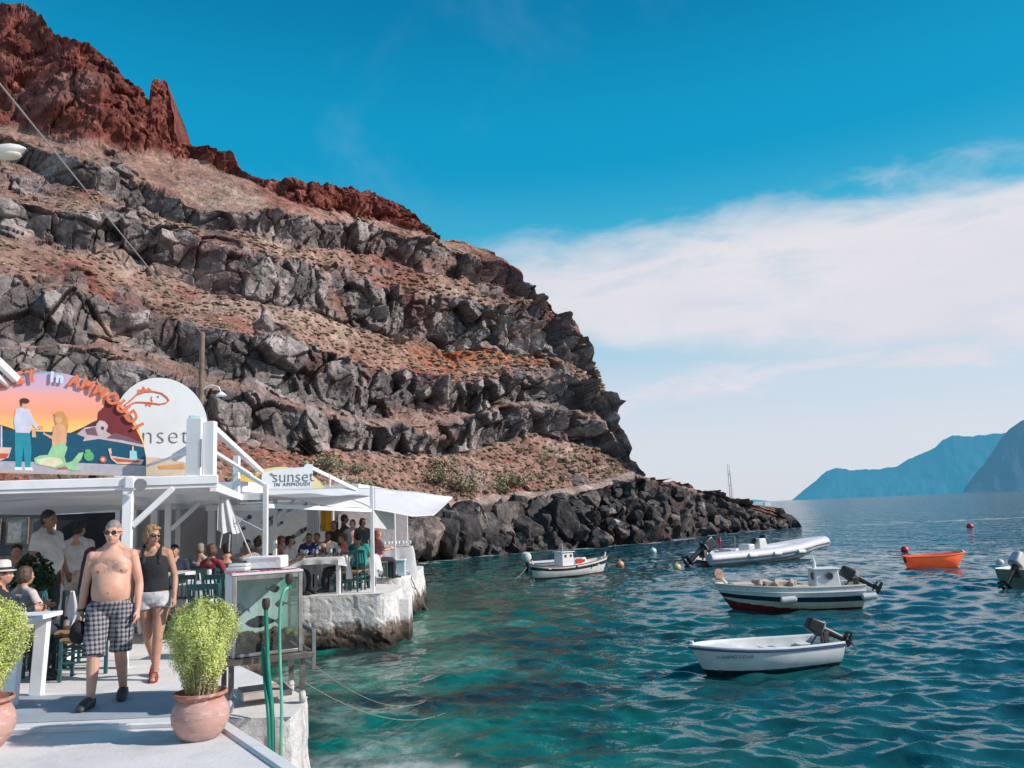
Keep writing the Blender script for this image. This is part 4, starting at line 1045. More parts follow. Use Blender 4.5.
def cable(p0, p1, sag, r, n=30):
    return [p0.lerp(p1, k / n) + Vector((0, 0, -sag * 4 * (k / n) * (1 - k / n))) for k in range(n + 1)]
w0 = atY(-60, 10, 5.0)
cb = MB().tube(cable(w0, ptop, .0, 0), [.008] * 31, 7).build('cable', M('cable_pale', (.34, .31, .29), .7, .1, 9), smooth=True); tag(cb, 'long pale cable slung from above the street lamp to the wooden pole', 'cable')
for i, (q, y, Y, lab) in enumerate([(330, 470, 30, 'thin wire running from the wooden pole towards the lower slope')]):
    o = MB().tube(cable(ptop, atY(q, y, Y), .2, 0), .006, 5).build('cable', black, smooth=True); tag(o, lab, 'cable')
lp = thing('street_lamp', 'white street lamp head on its arm above the mural', 'street lamp', (atY(-70, 400, 6).x, 6, 0))
hd = atY(8, 153, 6.0); lx = hd.x - lp.location.x
MB().tube([(0, 0, 0), (0, 0, 3), (0, 0, hd.z - .5), (.1, 0, hd.z - .1), (.35, 0, hd.z + .02), (lx - .12, 0, hd.z + .02)], [.06, .05, .04, .032, .028, .026], 10).build('pole', greyp, lp, smooth=True)
b_ = MB()
prof = [(-.16, .02), (-.13, .045), (-.05, .06), (.04, .055), (.1, .035), (.14, .006)]
b_.tube([(lx + a, 0, hd.z + .02 + .015 * math.sin(a * 8)) for a, r_ in prof], [(r_ * .85, r_ * 1.3) for a, r_ in prof], 14); b_.build('lamp_head', M('lamp_white', (.72, .7, .67), .35, .05, 6), lp, smooth=True)
b_ = MB(); b_.ell((lx, 0, hd.z - .02), (.11, .06, .035), 14, 8); b_.build('diffuser', M('lamp_cream', (.62, .55, .45), .3, .05, 6), lp, smooth=True)
# white awning poles at the frame edge
for i, (a, b2, w) in enumerate([((-30, 335), (17, 380), .085), ((-30, 352), (9, 386), .055)]):
    o = MB().beam(atY(*a, 9.2), atY(*b2, 9.8), w).build('awning_pole', white, bevel=.01); tag(o, ['thicker white slanting awning pole above the mural', 'thinner white slanting awning pole below the thicker one'][i], 'pole')

# ================================================================== SECOND TAVERNA
b2d = thing('sunset_taverna', 'pale taverna back wall dotted with dark stones beside a white curtain', 'building', (-7, 25, 0))
b_ = MB(); b_.box((-.6, .1, 1.25), (3.8, .2, 2.5)); b_.mat(1); rg = random.Random(3)
for i in range(34):
    x, z = -2.2 + 3.2 * rg.random(), .7 + 1.5 * rg.random(); s = .05 + .03 * rg.random()
    b_.ell((x, -.01, z), (s, .03, s * .9), 8, 6)
b_.build('wall', [M('pale_grey_wall', (.42, .41, .40), .9, .12, 1.5, bump=.01), M('dark_stone', (.05, .045, .045), .9, .3, 8)], b2d)
MB().box((2.15, 2.2, 1.2), (2.3, .2, 2.4)).build('rear_wall', M('pink_white_wall', (.62, .53, .52), .9, .2, 2, bump=.02), b2d)
o = text_mesh('ΨΑΡΟΤΑΒΕΡΝΑ', .15, redink, 'lettering', b2d, .004); o.location = (2.1, 2.08, 2.02); o.rotation_euler = (0, R(-4), 0)
MB().box((-.4, 3, 2.62), (5, 6, .2)).build('roof', white2, b2d)
cu = MB(); x0 = atY(307, 530, 24.6).x; x1 = atY(320, 530, 24.6).x
cu.grid(sheet(40, 4, lambda u, v: (x0 + (x1 - x0) * u, 24.6 + .04 * math.sin(u * 44), 2.35 - 2.3 * v)))
o = cu.build('curtain', clothw, smooth=True); tag(o, 'white pleated curtain between the dotted wall and the yellow banner', 'curtain')
bn = MB(); a, b2_ = atY(320.5, 511, 22), atY(331.5, 531, 22); bn.grid(sheet(14, 8, lambda u, v: (a.x + (b2_.x - a.x) * u, 22 + .03 * math.sin(u * 9), a.z + .1 - (a.z + .1 - b2_.z) * v)))
o = bn.build('banner', M('banner_yellow', (.74, .36, .03), .8, .15, 4), smooth=True); tag(o, 'bright yellow banner hanging beside the white curtain', 'banner')
MB_ = MB(); aw = thing('sail_awning', 'white awning of sagging cloth panels on thin white posts', 'awning', (0, 0, 0))
def p3(q, y, Y): return atY(q, y, Y)
posts = [(265.5, 15.0, .085, 484), (275, 17.0, .075, 496), (372, 18.5, .08, 486), (394, 23.2, .08, 508), (236, 16.5, .12, 456)]
for q, Y, w, yt in posts:
    x = atY(q, 520, Y).x; zt = atY(q, yt, Y).z
    MB().beam((x, Y, 0), (x, Y, zt), w).build('post', white, aw, bevel=.006)
x = atY(275, 520, 17).x; MB().beam((x + .04, 17, 1.72), (x + .42, 17, 2.12), .05).build('brace', white, aw)
b_ = MB(); b_.beam(p3(206, 497, 15), p3(262, 496.5, 15), .06, .13); b_.beam(p3(206, 508, 15.2), p3(262, 507.5, 15.2), .05, .11); b_.beam(p3(268, 506, 15.02), p3(371, 510.5, 18.45), .05, .08); b_.beam(p3(276, 507, 17.1), p3(305, 508, 24), .05, .08); b_.build('beam', white, aw, bevel=.004)
def sail(nm, rear, front, sag, seed):
    def fn(u, v):
        rr = polyl(rear, u); ff = polyl(front, u); p_ = rr.lerp(ff, v)
        return p_ + Vector((0, 0, -sag * math.sin(v * math.pi) * (.6 + .4 * math.sin(u * math.pi)) + .007 * math.sin(u * 11 + v * 5 + seed)))
    b_ = MB(); b_.grid(sheet(40, 16, fn)); o = b_.build(nm, canvas, aw, smooth=True)
    md = o.modifiers.new('Solid', 'SOLIDIFY'); md.thickness = .012
def polyl(P, u):
    k = min(int(u * (len(P) - 1)), len(P) - 2); f = u * (len(P) - 1) - k
    return P[k].lerp(P[k + 1], f)
sail('cloth_panel', [p3(264, 490, 17.2), p3(300, 489.5, 18.2), p3(371, 488, 20.4)], [p3(263, 496, 15.0), p3(300, 501, 16.2), p3(335, 507, 17.3), p3(371, 508.5, 18.5)], .01, 0)
sail('cloth_panel', [p3(373.5, 488, 20.4), p3(415, 492, 21.4), p3(452, 497, 22.6)], [p3(373, 510, 18.55), p3(412, 516.5, 19.4), p3(434, 516, 20.2), p3(452, 498.5, 22.5)], .06, 2)
b_ = MB(); b_.grid(sheet(30, 20, lambda u, v: (-8.9 + 5.0 * u + (.8 * v * u), 15.1 + 9.4 * v, 2.16 + .12 * v - .05 * math.sin(v * 9) ** 2))); o = b_.build('roof_sheet', canvas, aw, smooth=True)
for a, b2_, w in (((213, 428, 11.2), (262, 472, 17.2), .085), ((214, 452, 11), (252, 475, 16.5), .05), ((306, 465, 18.9), (357, 490, 19.6), .08), ((240, 470, 16.4), (268, 487, 15.2), .07), ((330, 474, 19), (330, 487, 19), .03)):
    MB().beam(p3(*a), p3(*b2_), w).build('stay_pole', white, aw, bevel=.006)
# hanging cloth by the tall post
a, b2_ = p3(374, 508, 18.6), p3(394, 526, 19.8); b_ = MB(); b_.grid(sheet(16, 8, lambda u, v: (a.x + (b2_.x - a.x) * u, 18.6 + 1.2 * u + .03 * math.sin(u * 8), (a.z - .01 - .08 * u) - (a.z - b2_.z) * v))); o = b_.build('hanging_cloth', clothw, smooth=True); tag(o, 'plain white cloth hung from the awning by the tall thin post', 'cloth')
# sun sign with panel
sg = p3(290, 499, 18.7); ss = thing('sunset_sign', 'white and yellow sunset sign above the second taverna', 'sign', sg, R(20)); ss.scale = (.97, 1, 1)
def gl_(q, y, Y=18.7): p_ = atY(q, y, Y); return (p_.x - sg.x, p_.z - sg.z)
half = [(283 + 45 * math.cos(a), 500 - 33 * math.sin(a)) for a in [math.pi * k / 30 for k in range(31)]]
b_ = MB(); b_.plate([gl_(*q) for q in half], 0, .04); b_.build('sun_board', [paleyel], ss)
b_ = MB(); b_.plate([gl_(*q) for q in [(236, 496), (266, 496), (266, 473), (236, 476)]], -.03, 0); b_.build('yellow_panel', [yellow], ss)
b_ = MB(); b_.plate([gl_(*q) for q in [(262, 493), (312.5, 493), (312.5, 464), (306, 464), (303, 467), (275, 470), (262, 474)]], -.09, -.05); b_.build('name_panel', [M('sign_white', ())], ss)
p_ = gl_(293, 477); o = text_mesh('sunset', .38, greyink, 'lettering', ss, .004, offset=-.005); o.location = (p_[0], -.096, p_[1])
p_ = gl_(292, 484.5); o = text_mesh('IN AMMOUDI', .115, greyink, 'small_lettering', ss, .004, spacing=1.25); o.location = (p_[0], -.096, p_[1])
b_ = MB()
for q, y, r_ in ((241, 476.5, -.6), (250, 474.5, -.3), (256, 475, .3), (261, 476, -.4), (272, 475, .5)): x_, z_ = gl_(q, y); b_.ell((x_, -.06 - (.04 if q > 262 else 0), z_), (.05, .012, .022), 10, 6, Euler((0, r_, 0)).to_matrix())
b_.build('fish_marks', [M('fish_brown', (.4, .22, .12), .7, .2, 9)], ss)
# rolled white side cloth tied between the two tavernas
fc = thing('side_sail', 'white cloth sail tied up between the two tavernas', 'sail', p3(222, 486, 12.6))
ft = fc.location.copy()
tl, tr_, bl, br = p3(221, 486, 12.6), p3(224, 486, 12.6), p3(217.5, 530, 12.6), p3(240, 530, 12.8)
def sf(u, v):
    l_ = tl.lerp(bl, v) + Vector((-.02 * math.sin(v * 3), 0, 0)); r_ = tr_.lerp(br, v)
    p_ = l_.lerp(r_, u) + Vector((0, .06 * math.sin(u * 15) * v, -.06 * v * math.sin(u * 3.1) + (.0 if v < .9 else -.03 * math.sin(u * 9))))
    return p_ - ft
b_ = MB(); b_.grid(sheet(36, 22, sf)); b_.build('cloth', clothw, fc, smooth=True)
b_ = MB(); b_.tube([p3(238, 524, 12.75) - ft, p3(245, 541, 12.8) - ft, p3(252, 557, 12.9) - ft], .012, 6); b_.tube([p3(222, 534, 12.6) - ft, p3(220, 548, 12.6) - ft], .008, 6); b_.tube([p3(230, 534, 12.6) - ft, p3(229, 552, 12.6) - ft], .008, 6); b_.tube([p3(240, 519, 12.7) - ft, p3(262, 530, 15) - ft], .008, 6); b_.build('rope', clothw, fc, smooth=True)
b_ = MB(); b_.plate([(q[0] - ft.x, q[2] - ft.z) for q in (p3(236, 526, 12.7), p3(242, 519, 12.7), p3(234, 515, 12.7))], .12, .13); b_.build('cloth_corner', clothw, fc)
# ================================================================== BOATS
hullw = M('hull_white', (.72, .71, .70), .35, .06, 3, dirt=(.45, .42, .38), dirt_amt=.35)
hullgrey = M('hull_shade_white', (.74, .73, .74), .35, .06, 3, dirt=(.4, .38, .36), dirt_amt=.4)
bluestripe = M('blue_stripe', (.02, .06, .16), .4, .2, 8)
navy = M('navy_stripe', (.012, .02, .035), .45, .3, 8)
redbot = M('red_bottom', (.17, .02, .018), .6, .25, 5)
darkbot = M('dark_bottom', (.008, .03, .04), .6, .3, 5)
creamh = M('cream_hull', (.66, .58, .47), .5, .1, 4, dirt=(.4, .3, .2), dirt_amt=.4)
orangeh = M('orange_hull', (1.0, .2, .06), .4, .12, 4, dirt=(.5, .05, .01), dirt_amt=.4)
_nt = orangeh.node_tree; _p = _nt.nodes['Principled BSDF']; _p.inputs['Emission Color'].default_value = (1, .09, .02, 1); _p.inputs['Emission Strength'].default_value = .22  # added glow brightens the hull's shaded side; the plastic is no light source
ribgrey = M('rib_tube_grey', (.58, .57, .60), .5, .07, 4)
ribdark = M('rib_dark', (.10, .10, .115), .5, .2, 6)
redc = M('red_cloth', (.55, .03, .08), .8, .15, 9)
wateryglass = M('dark_glass', (.03, .05, .06), .12, .2, 4, spec=.8)

def band_mat(name, cols):
    m, t, p, out = new_mat(name); a = t.n('ShaderNodeAttribute', attribute_name='band').outputs[2]
    tc = t.n('ShaderNodeTexCoord'); n1 = t.n('ShaderNodeTexNoise', i_Scale=3.5, i_Detail=6.0, i_Roughness=.65); t.l(tc.outputs['Object'], n1.inputs['Vector'])
    st = t.n('ShaderNodeMapping'); st.inputs['Scale'].default_value = (9, 9, 1.2); t.l(tc.outputs['Object'], st.inputs[0]); n2 = t.n('ShaderNodeTexNoise', i_Scale=1.4, i_Detail=6.0, i_Roughness=.7); t.l(st.outputs[0], n2.inputs['Vector'])
    aw_ = t.math('ADD', a, t.math('MULTIPLY', t.math('SUBTRACT', n1.outputs[0], .5), .012))
    c = None
    for i, col in enumerate(cols):
        if c is None: c = t.mix(0.0, col, col)
        else: c = t.mix(t.math('GREATER_THAN', aw_, float(i)), c, col)
    c = t.mix(1.0, c, t.mapr(n1.outputs[0], .3, .7, .86, 1.06), 'MULTIPLY')
    c = t.mix(t.math('MULTIPLY', t.mapr(n2.outputs[0], .52, .7, 0, .4), t.mapr(a, 0, 2.2, 1, .35)), c, (.30, .24, .18))
    t.l(c, p.inputs['Base Color']); p.inputs['Roughness'].default_value = .42
    return m
def hull(parent, L, B, H, D, mats, bands, sheer=.18, bow_rake=.25, stern=.75, flare=.75, name='hull', n=56, double=False, inner_depth=.3, wall=.035, thick=.05, deck=None):
    """lofted open boat. bow at -X, stern at +X, waterline z=0. bands: list of (fraction up the side where the band ends, material index)."""
    def st(u):
        # half breadth at the sheer, sheer height, x position
        if double: hb = B / 2 * (math.sin(math.pi * min(max(u, 0), 1)) ** .62)
        else: hb = B / 2 * (1 - (1 - min(u / .55, 1)) ** 2.2) ** .75 * (1 - (1 - stern) * max(0, (u - .55) / .45) ** 1.6)
        zs = H + sheer * ((1 - u) ** 2.4) + (sheer * .75 * max(0, (u - .5) * 2) ** 2.4 if double else sheer * .15 * u)
        return max(hb, .008), zs
    rows = []; inn = []
    nb = 26
    for i in range(n + 1):
        u = i / n; hb, zs = st(u)
        kz = -D * (1 - max(0, 1 - u / .16) ** 2 * .9) * (1 if not double else 1 - max(0, (u - .84) / .16) ** 2 * .9)
        row = []; ri = []
        for j in range(-nb, nb + 1):
            s = abs(j) / nb; sg = -1 if j < 0 else 1
            w = hb * (1 - (1 - s) ** (2.2 if flare > .7 else 1.5)) ** flare
            z = kz + (zs - kz) * s ** 1.15
            x = -L / 2 + L * u - bow_rake * (s - .5) * (1 - u) ** 3 + (bow_rake * .7 * (s - .5) * u ** 3 if double else .08 * (s - .5) * u ** 6)
            row.append((x, sg * w, z))
        rows.append(row)
    b_ = MB(); nc = 2 * nb + 1
    vs = [p for r_ in rows for p in r_]; b_.v = [Vector(p) for p in vs]
    for i in range(n):
        for j in range(nc - 1):
            f = (i * nc + j, i * nc + j + 1, (i + 1) * nc + j + 1, (i + 1) * nc + j)
            zf = sum(vs[k][2] for k in f) / 4; zt = (rows[i][0][2] + rows[i + 1][0][2]) / 2
            fr = zf / zt
            mi = bands[-1][1]
            for lim, m_ in bands:
                if fr <= (lim((i + .5) / n) if callable(lim) else lim): mi = m_; break
            b_.f.append(f); b_.m.append(mi)
    # transom
    if not double:
        b_.f.append(tuple(n * nc + j for j in range(nc))); b_.m.append(bands[-1][1])
    # inner skin
    o = len(b_.v); fl = []
    for i in range(n + 1):
        u = min(max(i / n, .015), .985); hb, zs = st(i / n)
        fz = min(H - inner_depth, zs - .04)
        row = rows[i]
        for j in range(-nb, nb + 1):
            s = abs(j) / nb; sg = -1 if j < 0 else 1
            x, y, z = row[j + nb]
            yy = max(abs(y) - wall, 0) * sg
            zz = max(z, fz) if s < 1 else z
            b_.v.append(Vector((x + (wall if i == 0 else (-wall if i == n else 0)), yy, zz)))
    for i in range(n):
        for j in range(nc - 1):
            b_.f.append((o + i * nc + j, o + (i + 1) * nc + j, o + (i + 1) * nc + j + 1, o + i * nc + j + 1)); b_.m.append(0)
    b_.f.append(tuple(o + n * nc + j for j in range(nc - 1, -1, -1))); b_.m.append(0)
    for i in range(n):
        for j in (0, nc - 1):
            q = (i * nc + j, (i + 1) * nc + j, o + (i + 1) * nc + j, o + i * nc + j)
            b_.f.append(q if j == 0 else q[::-1]); b_.m.append(0)
    h = b_.build(name, mats, parent, smooth=True)
    cols = [tuple(mats[m_].node_tree.nodes['Mix'].inputs[6].default_value)[:3] for _, m_ in bands] + [tuple(mats[0].node_tree.nodes['Mix'].inputs[6].default_value)[:3]]
    bm_ = band_mat('hull_bands', cols); h.data.materials.clear(); h.data.materials.append(bm_)
    h.data.polygons.foreach_set('material_index', [0] * len(h.data.polygons))
    at_ = h.data.attributes.new('band', 'FLOAT', 'POINT'); vals = []
    for i in range(n + 1):
        u = i / n; lims = [(l_(u) if callable(l_) else l_) for l_, _ in bands]
        xs_ = [-9.0] + lims[:-1] + [1.001]; ys_ = [-.5] + [float(k + 1) for k in range(len(lims) - 1)] + [len(lims) - .02]
        for p_ in rows[i]: vals.append(float(np.interp(p_[2] / rows[i][0][2], xs_, ys_)))
    vals += [float(len(bands) + .5)] * (len(h.data.vertices) - len(vals))
    at_.data.foreach_set('value', vals)
    edge = lambda sg: [(rows[i][0 if sg < 0 else -1]) for i in range(n + 1)]
    return h, st, edge
def gunwale(parent, edge, mat, r=.022, name='gunwale', dz=0.0, off=0.0):
    b_ = MB()
    for sg in (-1, 1): b_.tube([(x, y + sg * off, z + dz) for x, y, z in edge(sg)], r, 7)
    return b_.build(name, mat, parent, smooth=True)
def outboard(x, y, z, tilt, label, name='outboard_motor', sc=1.0, cowl=None, rz=0, parent=None):
    """tilted outboard motor, clamped at the transom; +X is aft. Top level is a part of the boat."""
    r_ = bpy.data.objects.new(name, None); COL.objects.link(r_); r_.parent = parent
    r_.location = (x, y, z); r_.rotation_euler = (0, 0, rz); r_.scale = (sc,) * 3
    piv = bpy.data.objects.new('motor', None)
    E = Euler((0, -tilt, 0)).to_matrix().to_4x4()
    cw = cowl or black
    b_ = MB(); b_.X = E
    b_.box((.09, 0, .31), (.36, .27, .36), top=.78); c_ = b_.build('cowling', cw, r_, bevel=.055); c_.modifiers['Bevel'].segments = 4
    b_ = MB(); b_.X = E; b_.tube([(.11, 0, .135), (.11, 0, .165)], [(.178, .143), (.178, .143)], 16); b_.build('cowling_band', greyp, r_, smooth=True)
    b_ = MB(); b_.X = E; b_.tube([(.10, 0, .14), (.11, 0, -.1), (.12, 0, -.45)], [(.085, .07), (.075, .045), (.06, .03)], 12); b_.box((.14, 0, -.44), (.3, .13, .015)); b_.build('leg', black, r_, smooth=True)
    b_ = MB(); b_.X = E; b_.tube([(-.02, 0, -.56), (.04, 0, -.56), (.16, 0, -.56), (.26, 0, -.56), (.30, 0, -.56)], [.01, .045, .05, .042, .02], 12); b_.tube([(.1, 0, -.6), (.08, 0, -.72)], [(.015, .07), (.01, .03)], 8); b_.tube([(.12, 0, -.45), (.12, 0, -.56)], [(.06, .025), (.06, .03)], 10); b_.build('gearcase', black, r_, smooth=True)
    b_ = MB(); b_.X = E
    for k in range(3):
        a = k * 2.094 + .4; d = Vector((0, math.cos(a), math.sin(a))); e = Vector((.06, -math.sin(a) * .5, math.cos(a) * .5)).normalized()
        c0 = Vector((.30, 0, -.56)); pts = [c0 + d * .02 - e * .02, c0 + d * .06 - e * .05, c0 + d * .11 - e * .035, c0 + d * .12, c0 + d * .1 + e * .04, c0 + d * .05 + e * .05, c0 + d * .02 + e * .02]
        b_._add(pts + [q_ + Vector((.008, 0, 0)) for q_ in pts], [tuple(range(7)), tuple(range(13, 6, -1))] + [((i + 1) % 7, i, 7 + i, 7 + (i + 1) % 7) for i in range(7)])
    b_.build('propeller', black, r_)
    b_ = MB(); b_.box((-.02, 0, .0), (.1, .22, .2)); b_.box((-.06, .07, -.06), (.05, .03, .2)); b_.box((-.06, -.07, -.06), (.05, .03, .2)); b_.build('clamp_bracket', dsteel, r_, bevel=.005)
    b_ = MB(); b_.X = E; b_.tube([(.02, 0, .16), (-.2, .02, .2), (-.42, .03, .22)], [.022, .018, .02], 8); b_.build('tiller', black, r_, smooth=True)
    return r_
def boat(name, label, cat, bow, stern_, zb=0):
    """place a boat from world bow and stern points; returns thing and its length."""
    bw, sn = Vector(bow), Vector(stern_); d = sn - bw
    t_ = thing(name, label, cat, ((bw.x + sn.x) / 2, (bw.y + sn.y) / 2, WZ + zb), math.atan2(d.y, d.x))
    return t_, math.hypot(d.x, d.y)
# --- white dinghy
bw, sn = at(706, 676, WZ), at(829, 664, WZ)
B1, L1 = boat('rowing_boat', 'white open rowing boat with blue rim and black tilted outboard', 'boat', bw + Vector((-.1, 0, 0)), sn)
h_, st1, ed1 = hull(B1, L1, 1.12, .40, .12, [hullw, darkbot, hullgrey], [(.24, 1), (1, 2)], sheer=.10, bow_rake=.30, stern=.82, inner_depth=.2)
gunwale(B1, ed1, bluestripe, .016, 'rub_rail', -.035, .01); gunwale(B1, ed1, hullw, .024, 'gunwale', .0, -.01)
g1 = MB()
for z_, o_ in ((.22, .008), (.30, .008)):
    for sg in (-1, 1):
        e_ = ed1(sg)[3:]
for x, w in ((-.55, .7), (.25, .95), (.95, .9)):
    MB().box((x, 0, .30), (.22, w, .03)).build('thwart', hullw, B1, bevel=.006)
b_ = MB(); b_._add([(-L1 / 2 + .1, 0, .47), (-L1 / 2 + .62, -.36, .44), (-L1 / 2 + .62, .36, .44)], [(0, 1, 2)]); b_.build('foredeck', hullw, B1)
MB().tube([(-L1 / 2 - .1, 0, .47), (-L1 / 2 - .1, 0, .57)], [.03, .035], 10).build('bow_post', hullw, B1, smooth=True)
outboard(L1 / 2 - .02, .0, .47, R(62), '', sc=.78, parent=B1, rz=R(-6))
tx_ = text_mesh('Ν.ΘΗΡΑΣ-137-Λ8', .075, M('reg_ink', (.10, .11, .16), .6, .1, 9), 'lettering', B1, .002)
def on_hull(o_, ed, u, zf, sg=-1, out_=.012):
    e_ = ed(sg); k = int(u * (len(e_) - 1)); p_, q_ = Vector(e_[k]), Vector(e_[min(k + 3, len(e_) - 1)])
    a_ = math.atan2(q_.y - p_.y, q_.x - p_.x); o_.location = (p_.x, p_.y * (1 if zf > .8 else 1) + sg * out_, p_.z * zf); o_.rotation_euler = (R(-10), 0, a_)
on_hull(tx_, ed1, .22, .72)
# --- cream and red boat with a small cabin
bw, sn = at(735, 611, WZ), at(857, 606, WZ)
B2, L2 = boat('fishing_boat', 'cream fishing boat with red bottom, dark stripe and small cabin aft', 'boat', bw + Vector((-.25, 0, 0)), sn)
h_, st2, ed2 = hull(B2, L2, 1.45, .56, .2, [hullw, redbot, creamh, navy, hullw], [(lambda u: .06 + .42 * max(0, 1 - u / .75) ** 1.6, 1), (lambda u: .34 + .2 * max(0, 1 - u / .8) ** 1.5, 2), (lambda u: .56 + .12 * max(0, 1 - u / .8) ** 1.5, 3), (1, 4)], sheer=.16, bow_rake=.5, stern=.85, inner_depth=.16)
gunwale(B2, ed2, creamh, .025, 'gunwale'); gunwale(B2, ed2, hullw, .02, 'rub_rail', -.13, .015)
b_ = MB(); b_.box((.92, 0, .75), (.66, .62, .46), top=.9); cb_ = b_.build('cabin', hullw, B2, bevel=.03)
b_ = MB(); b_.box((.92, 0, .995), (.70, .66, .03)); b_.build('roof', hullw, cb_, bevel=.012)
for x, y, rz in ((.96, -.30, 0), (.615, -.1, R(-90))):
    w_ = MB().lathe([(.001, 0), (.085, 0), (.085, .02), (.001, .02)], seg=18).build('porthole', wateryglass, cb_); w_.location = (x, y, .82); w_.rotation_euler = (R(90), 0, rz)
    f_ = MB().lathe([(.085, 0), (.11, 0), (.11, .028), (.085, .028)], seg=18, cap=False).build('frame', greyp, cb_); f_.location = (x, y, .82); f_.rotation_euler = (R(90), 0, rz)
MB().tube([(.70, 0, .98), (.71, 0, 1.14), (.68, 0, 1.32)], [.05, .045, .012], 10).build('mast', hullw, B2, smooth=True)
b_ = MB(); b_.box((-.45, 0, .60), (1.6, 1.0, .05)); b_.box((-.3, .0, .68), (.8, .7, .12)); b_.box((-1.25, 0, .66), (.5, .7, .1)); b_.build('deck_hatch', M('hatch_cream', (.62, .50, .40), .6, .2, 5), B2, bevel=.015)
b_ = MB()
for x in (-.9, -.5, -.1): b_.tube([(x, -.5, .66), (x + .1, -.2, .72), (x + .05, .3, .7)], [.06, .07, .05], 8)
b_.build('net_roll', M('net_pink', (.45, .3, .27), .9, .4, 30), B2, smooth=True)
bp = MB(); bp.lathe([(.001, -.03), (.13, -.03), (.15, 0), (.13, .03), (.001, .03)], seg=18); o = bp.build('winch_wheel', M('winch_rust', (.42, .25, .20), .8, .3, 9), B2, smooth=True); o.location = (-L2 / 2 - .1, 0, .95); o.rotation_euler = (R(75), 0, R(15))
MB().tube([(-L2 / 2 + .08, 0, .7), (-L2 / 2 - .04, 0, .86)], [.05, .04], 8).build('bow_post', creamh, B2, smooth=True)
for x, s_ in ((-.28, 1.0), (1.75, .95)):
    b_ = MB(); b_.tube([(x - .2 * s_, -.76, .30), (x - .17 * s_, -.77, .31), (x + .17 * s_, -.77, .33), (x + .2 * s_, -.76, .33)], [.03, .085, .085, .03], 10); b_.build('fender', hullw, B2, smooth=True)
b_ = MB(); b_.tube([(1.45, -.6, .62), (1.45, -.6, .78), (L2 / 2, -.55, .8)], .015, 6); b_.tube([(1.45, .6, .62), (1.45, .6, .78), (L2 / 2, .55, .8)], .015, 6); b_.build('handrail', dsteel, B2)
outboard(L2 / 2 + .02, -.1, .62, R(58), '', sc=.98, parent=B2, rz=R(-8))
# --- RIB
bw, sn = at(822, 556, WZ), at(706, 566, WZ)
B3, L3 = boat('inflatable_boat', 'long grey inflatable boat with console and dark outboard', 'boat', bw + Vector((.0, 0, 0)), sn)
L3 = L3 + .4
b_ = MB()
cen = [(-L3 / 2 + .12, .0, .62)]
side = lambda sg: [(L3 / 2 + .2, sg * .72, .34), (L3 / 2, sg * .76, .34), (.9, sg * .8, .36), (-.6, sg * .8, .42), (-1.8, sg * .68, .52), (-2.6, sg * .42, .62), (-L3 / 2 + .05, sg * .12, .68)]
pts = side(-1) + [(-L3 / 2, 0, .69)] + side(1)[::-1]
# smooth the path
P = [Vector(p_) for p_ in pts]
def smooth_path(P, k=3):
    for _ in range(k):
        Q = [P[0]]
        for a, c in zip(P[:-1], P[1:]): Q += [a.lerp(c, .25), a.lerp(c, .75)]
        P = Q + [P[-1]]
    return P
P = smooth_path(P, 3); nP = len(P)
b_.tube(P, [.08 + .2 * min(1, min(i, nP - 1 - i) / 5) for i in range(nP)], 14); b_.build('tube', ribgrey, B3, smooth=True)
b_ = MB()
for sg in (-1, 1): b_.tube([p_ + Vector((0, sg * .265, -.04)) for p_ in smooth_path([Vector(q) for q in side(sg)], 3)], [.045] * len(smooth_path([Vector(q) for q in side(sg)], 3)), 6)
b_.build('rubbing_strake', ribdark, B3, smooth=True)
b_ = MB()
secs = []
for u in np.linspace(0, 1, 18):
    x = L3 / 2 - .1 - u * (L3 - .35); w = .66 * (1 - max(0, (u - .55) / .45) ** 2); kz = -.22 + .75 * max(0, (u - .6) / .4) ** 2
    zt = .3 + .33 * max(0, (u - .4) / .6) ** 1.6
    secs.append([(x, -w, zt), (x, -w * .8, (kz + zt) / 2 - .05), (x, 0, kz), (x, w * .8, (kz + zt) / 2 - .05), (x, w, zt), (x, 0, zt - .05)])
b_.grid([s_ + [s_[0]] for s_ in secs]); b_.build('hull', hullgrey, B3, smooth=True)
b_ = MB(); b_.box((.35, 0, .72), (.55, .62, .7), top=.78); cn = b_.build('console', hullw, B3, bevel=.04)
b_ = MB(); b_.tube([(.1, -.26, 1.05), (.12, -.22, 1.28), (.12, .22, 1.28), (.1, .26, 1.05)], .016, 7); b_.build('rail', greyp, cn)
b_ = MB(); b_._add([(.12, -.22, 1.06), (.12, .22, 1.06), (.22, .19, 1.24), (.22, -.19, 1.24)], [(0, 1, 2, 3)]); b_.build('windscreen', wateryglass, cn)
b_ = MB(); b_.lathe([(.14, -.015), (.16, 0), (.14, .015)], seg=16); o = b_.build('wheel', black, cn); o.location = (.68, 0, .95); o.rotation_euler = (0, R(70), 0)
b_ = MB(); b_.box((1.15, 0, .62), (.4, .7, .45)); b_.build('seat', hullw, B3, bevel=.05)
b_ = MB(); b_.tube([(2.3, -.5, .5), (2.25, -.5, 1.25), (2.25, .5, 1.25), (2.3, .5, .5)], .025, 8); b_.build('stern_frame', greyp, B3)
b_ = MB(); b_.grid(sheet(8, 10, lambda u, v: (2.28 + .14 * u - .06 * v, -.5 + .05 * math.sin(u * 5 + v * 3), 1.22 - .75 * v))); b_.build('flag', redc, B3, smooth=True)
b_ = MB(); b_.box((2.25, 0, .52), (.5, .9, .34)); b_.build('stern_locker', hullw, B3, bevel=.04)
for x in (.3, 1.8, -1.2):
    b_ = MB(); b_.tube([(x - .25, 1.04, .38), (x - .2, 1.07, .38), (x + .2, 1.07, .4), (x + .25, 1.04, .4)], [.04, .1, .1, .04], 10); b_.build('fender', hullw, B3, smooth=True)
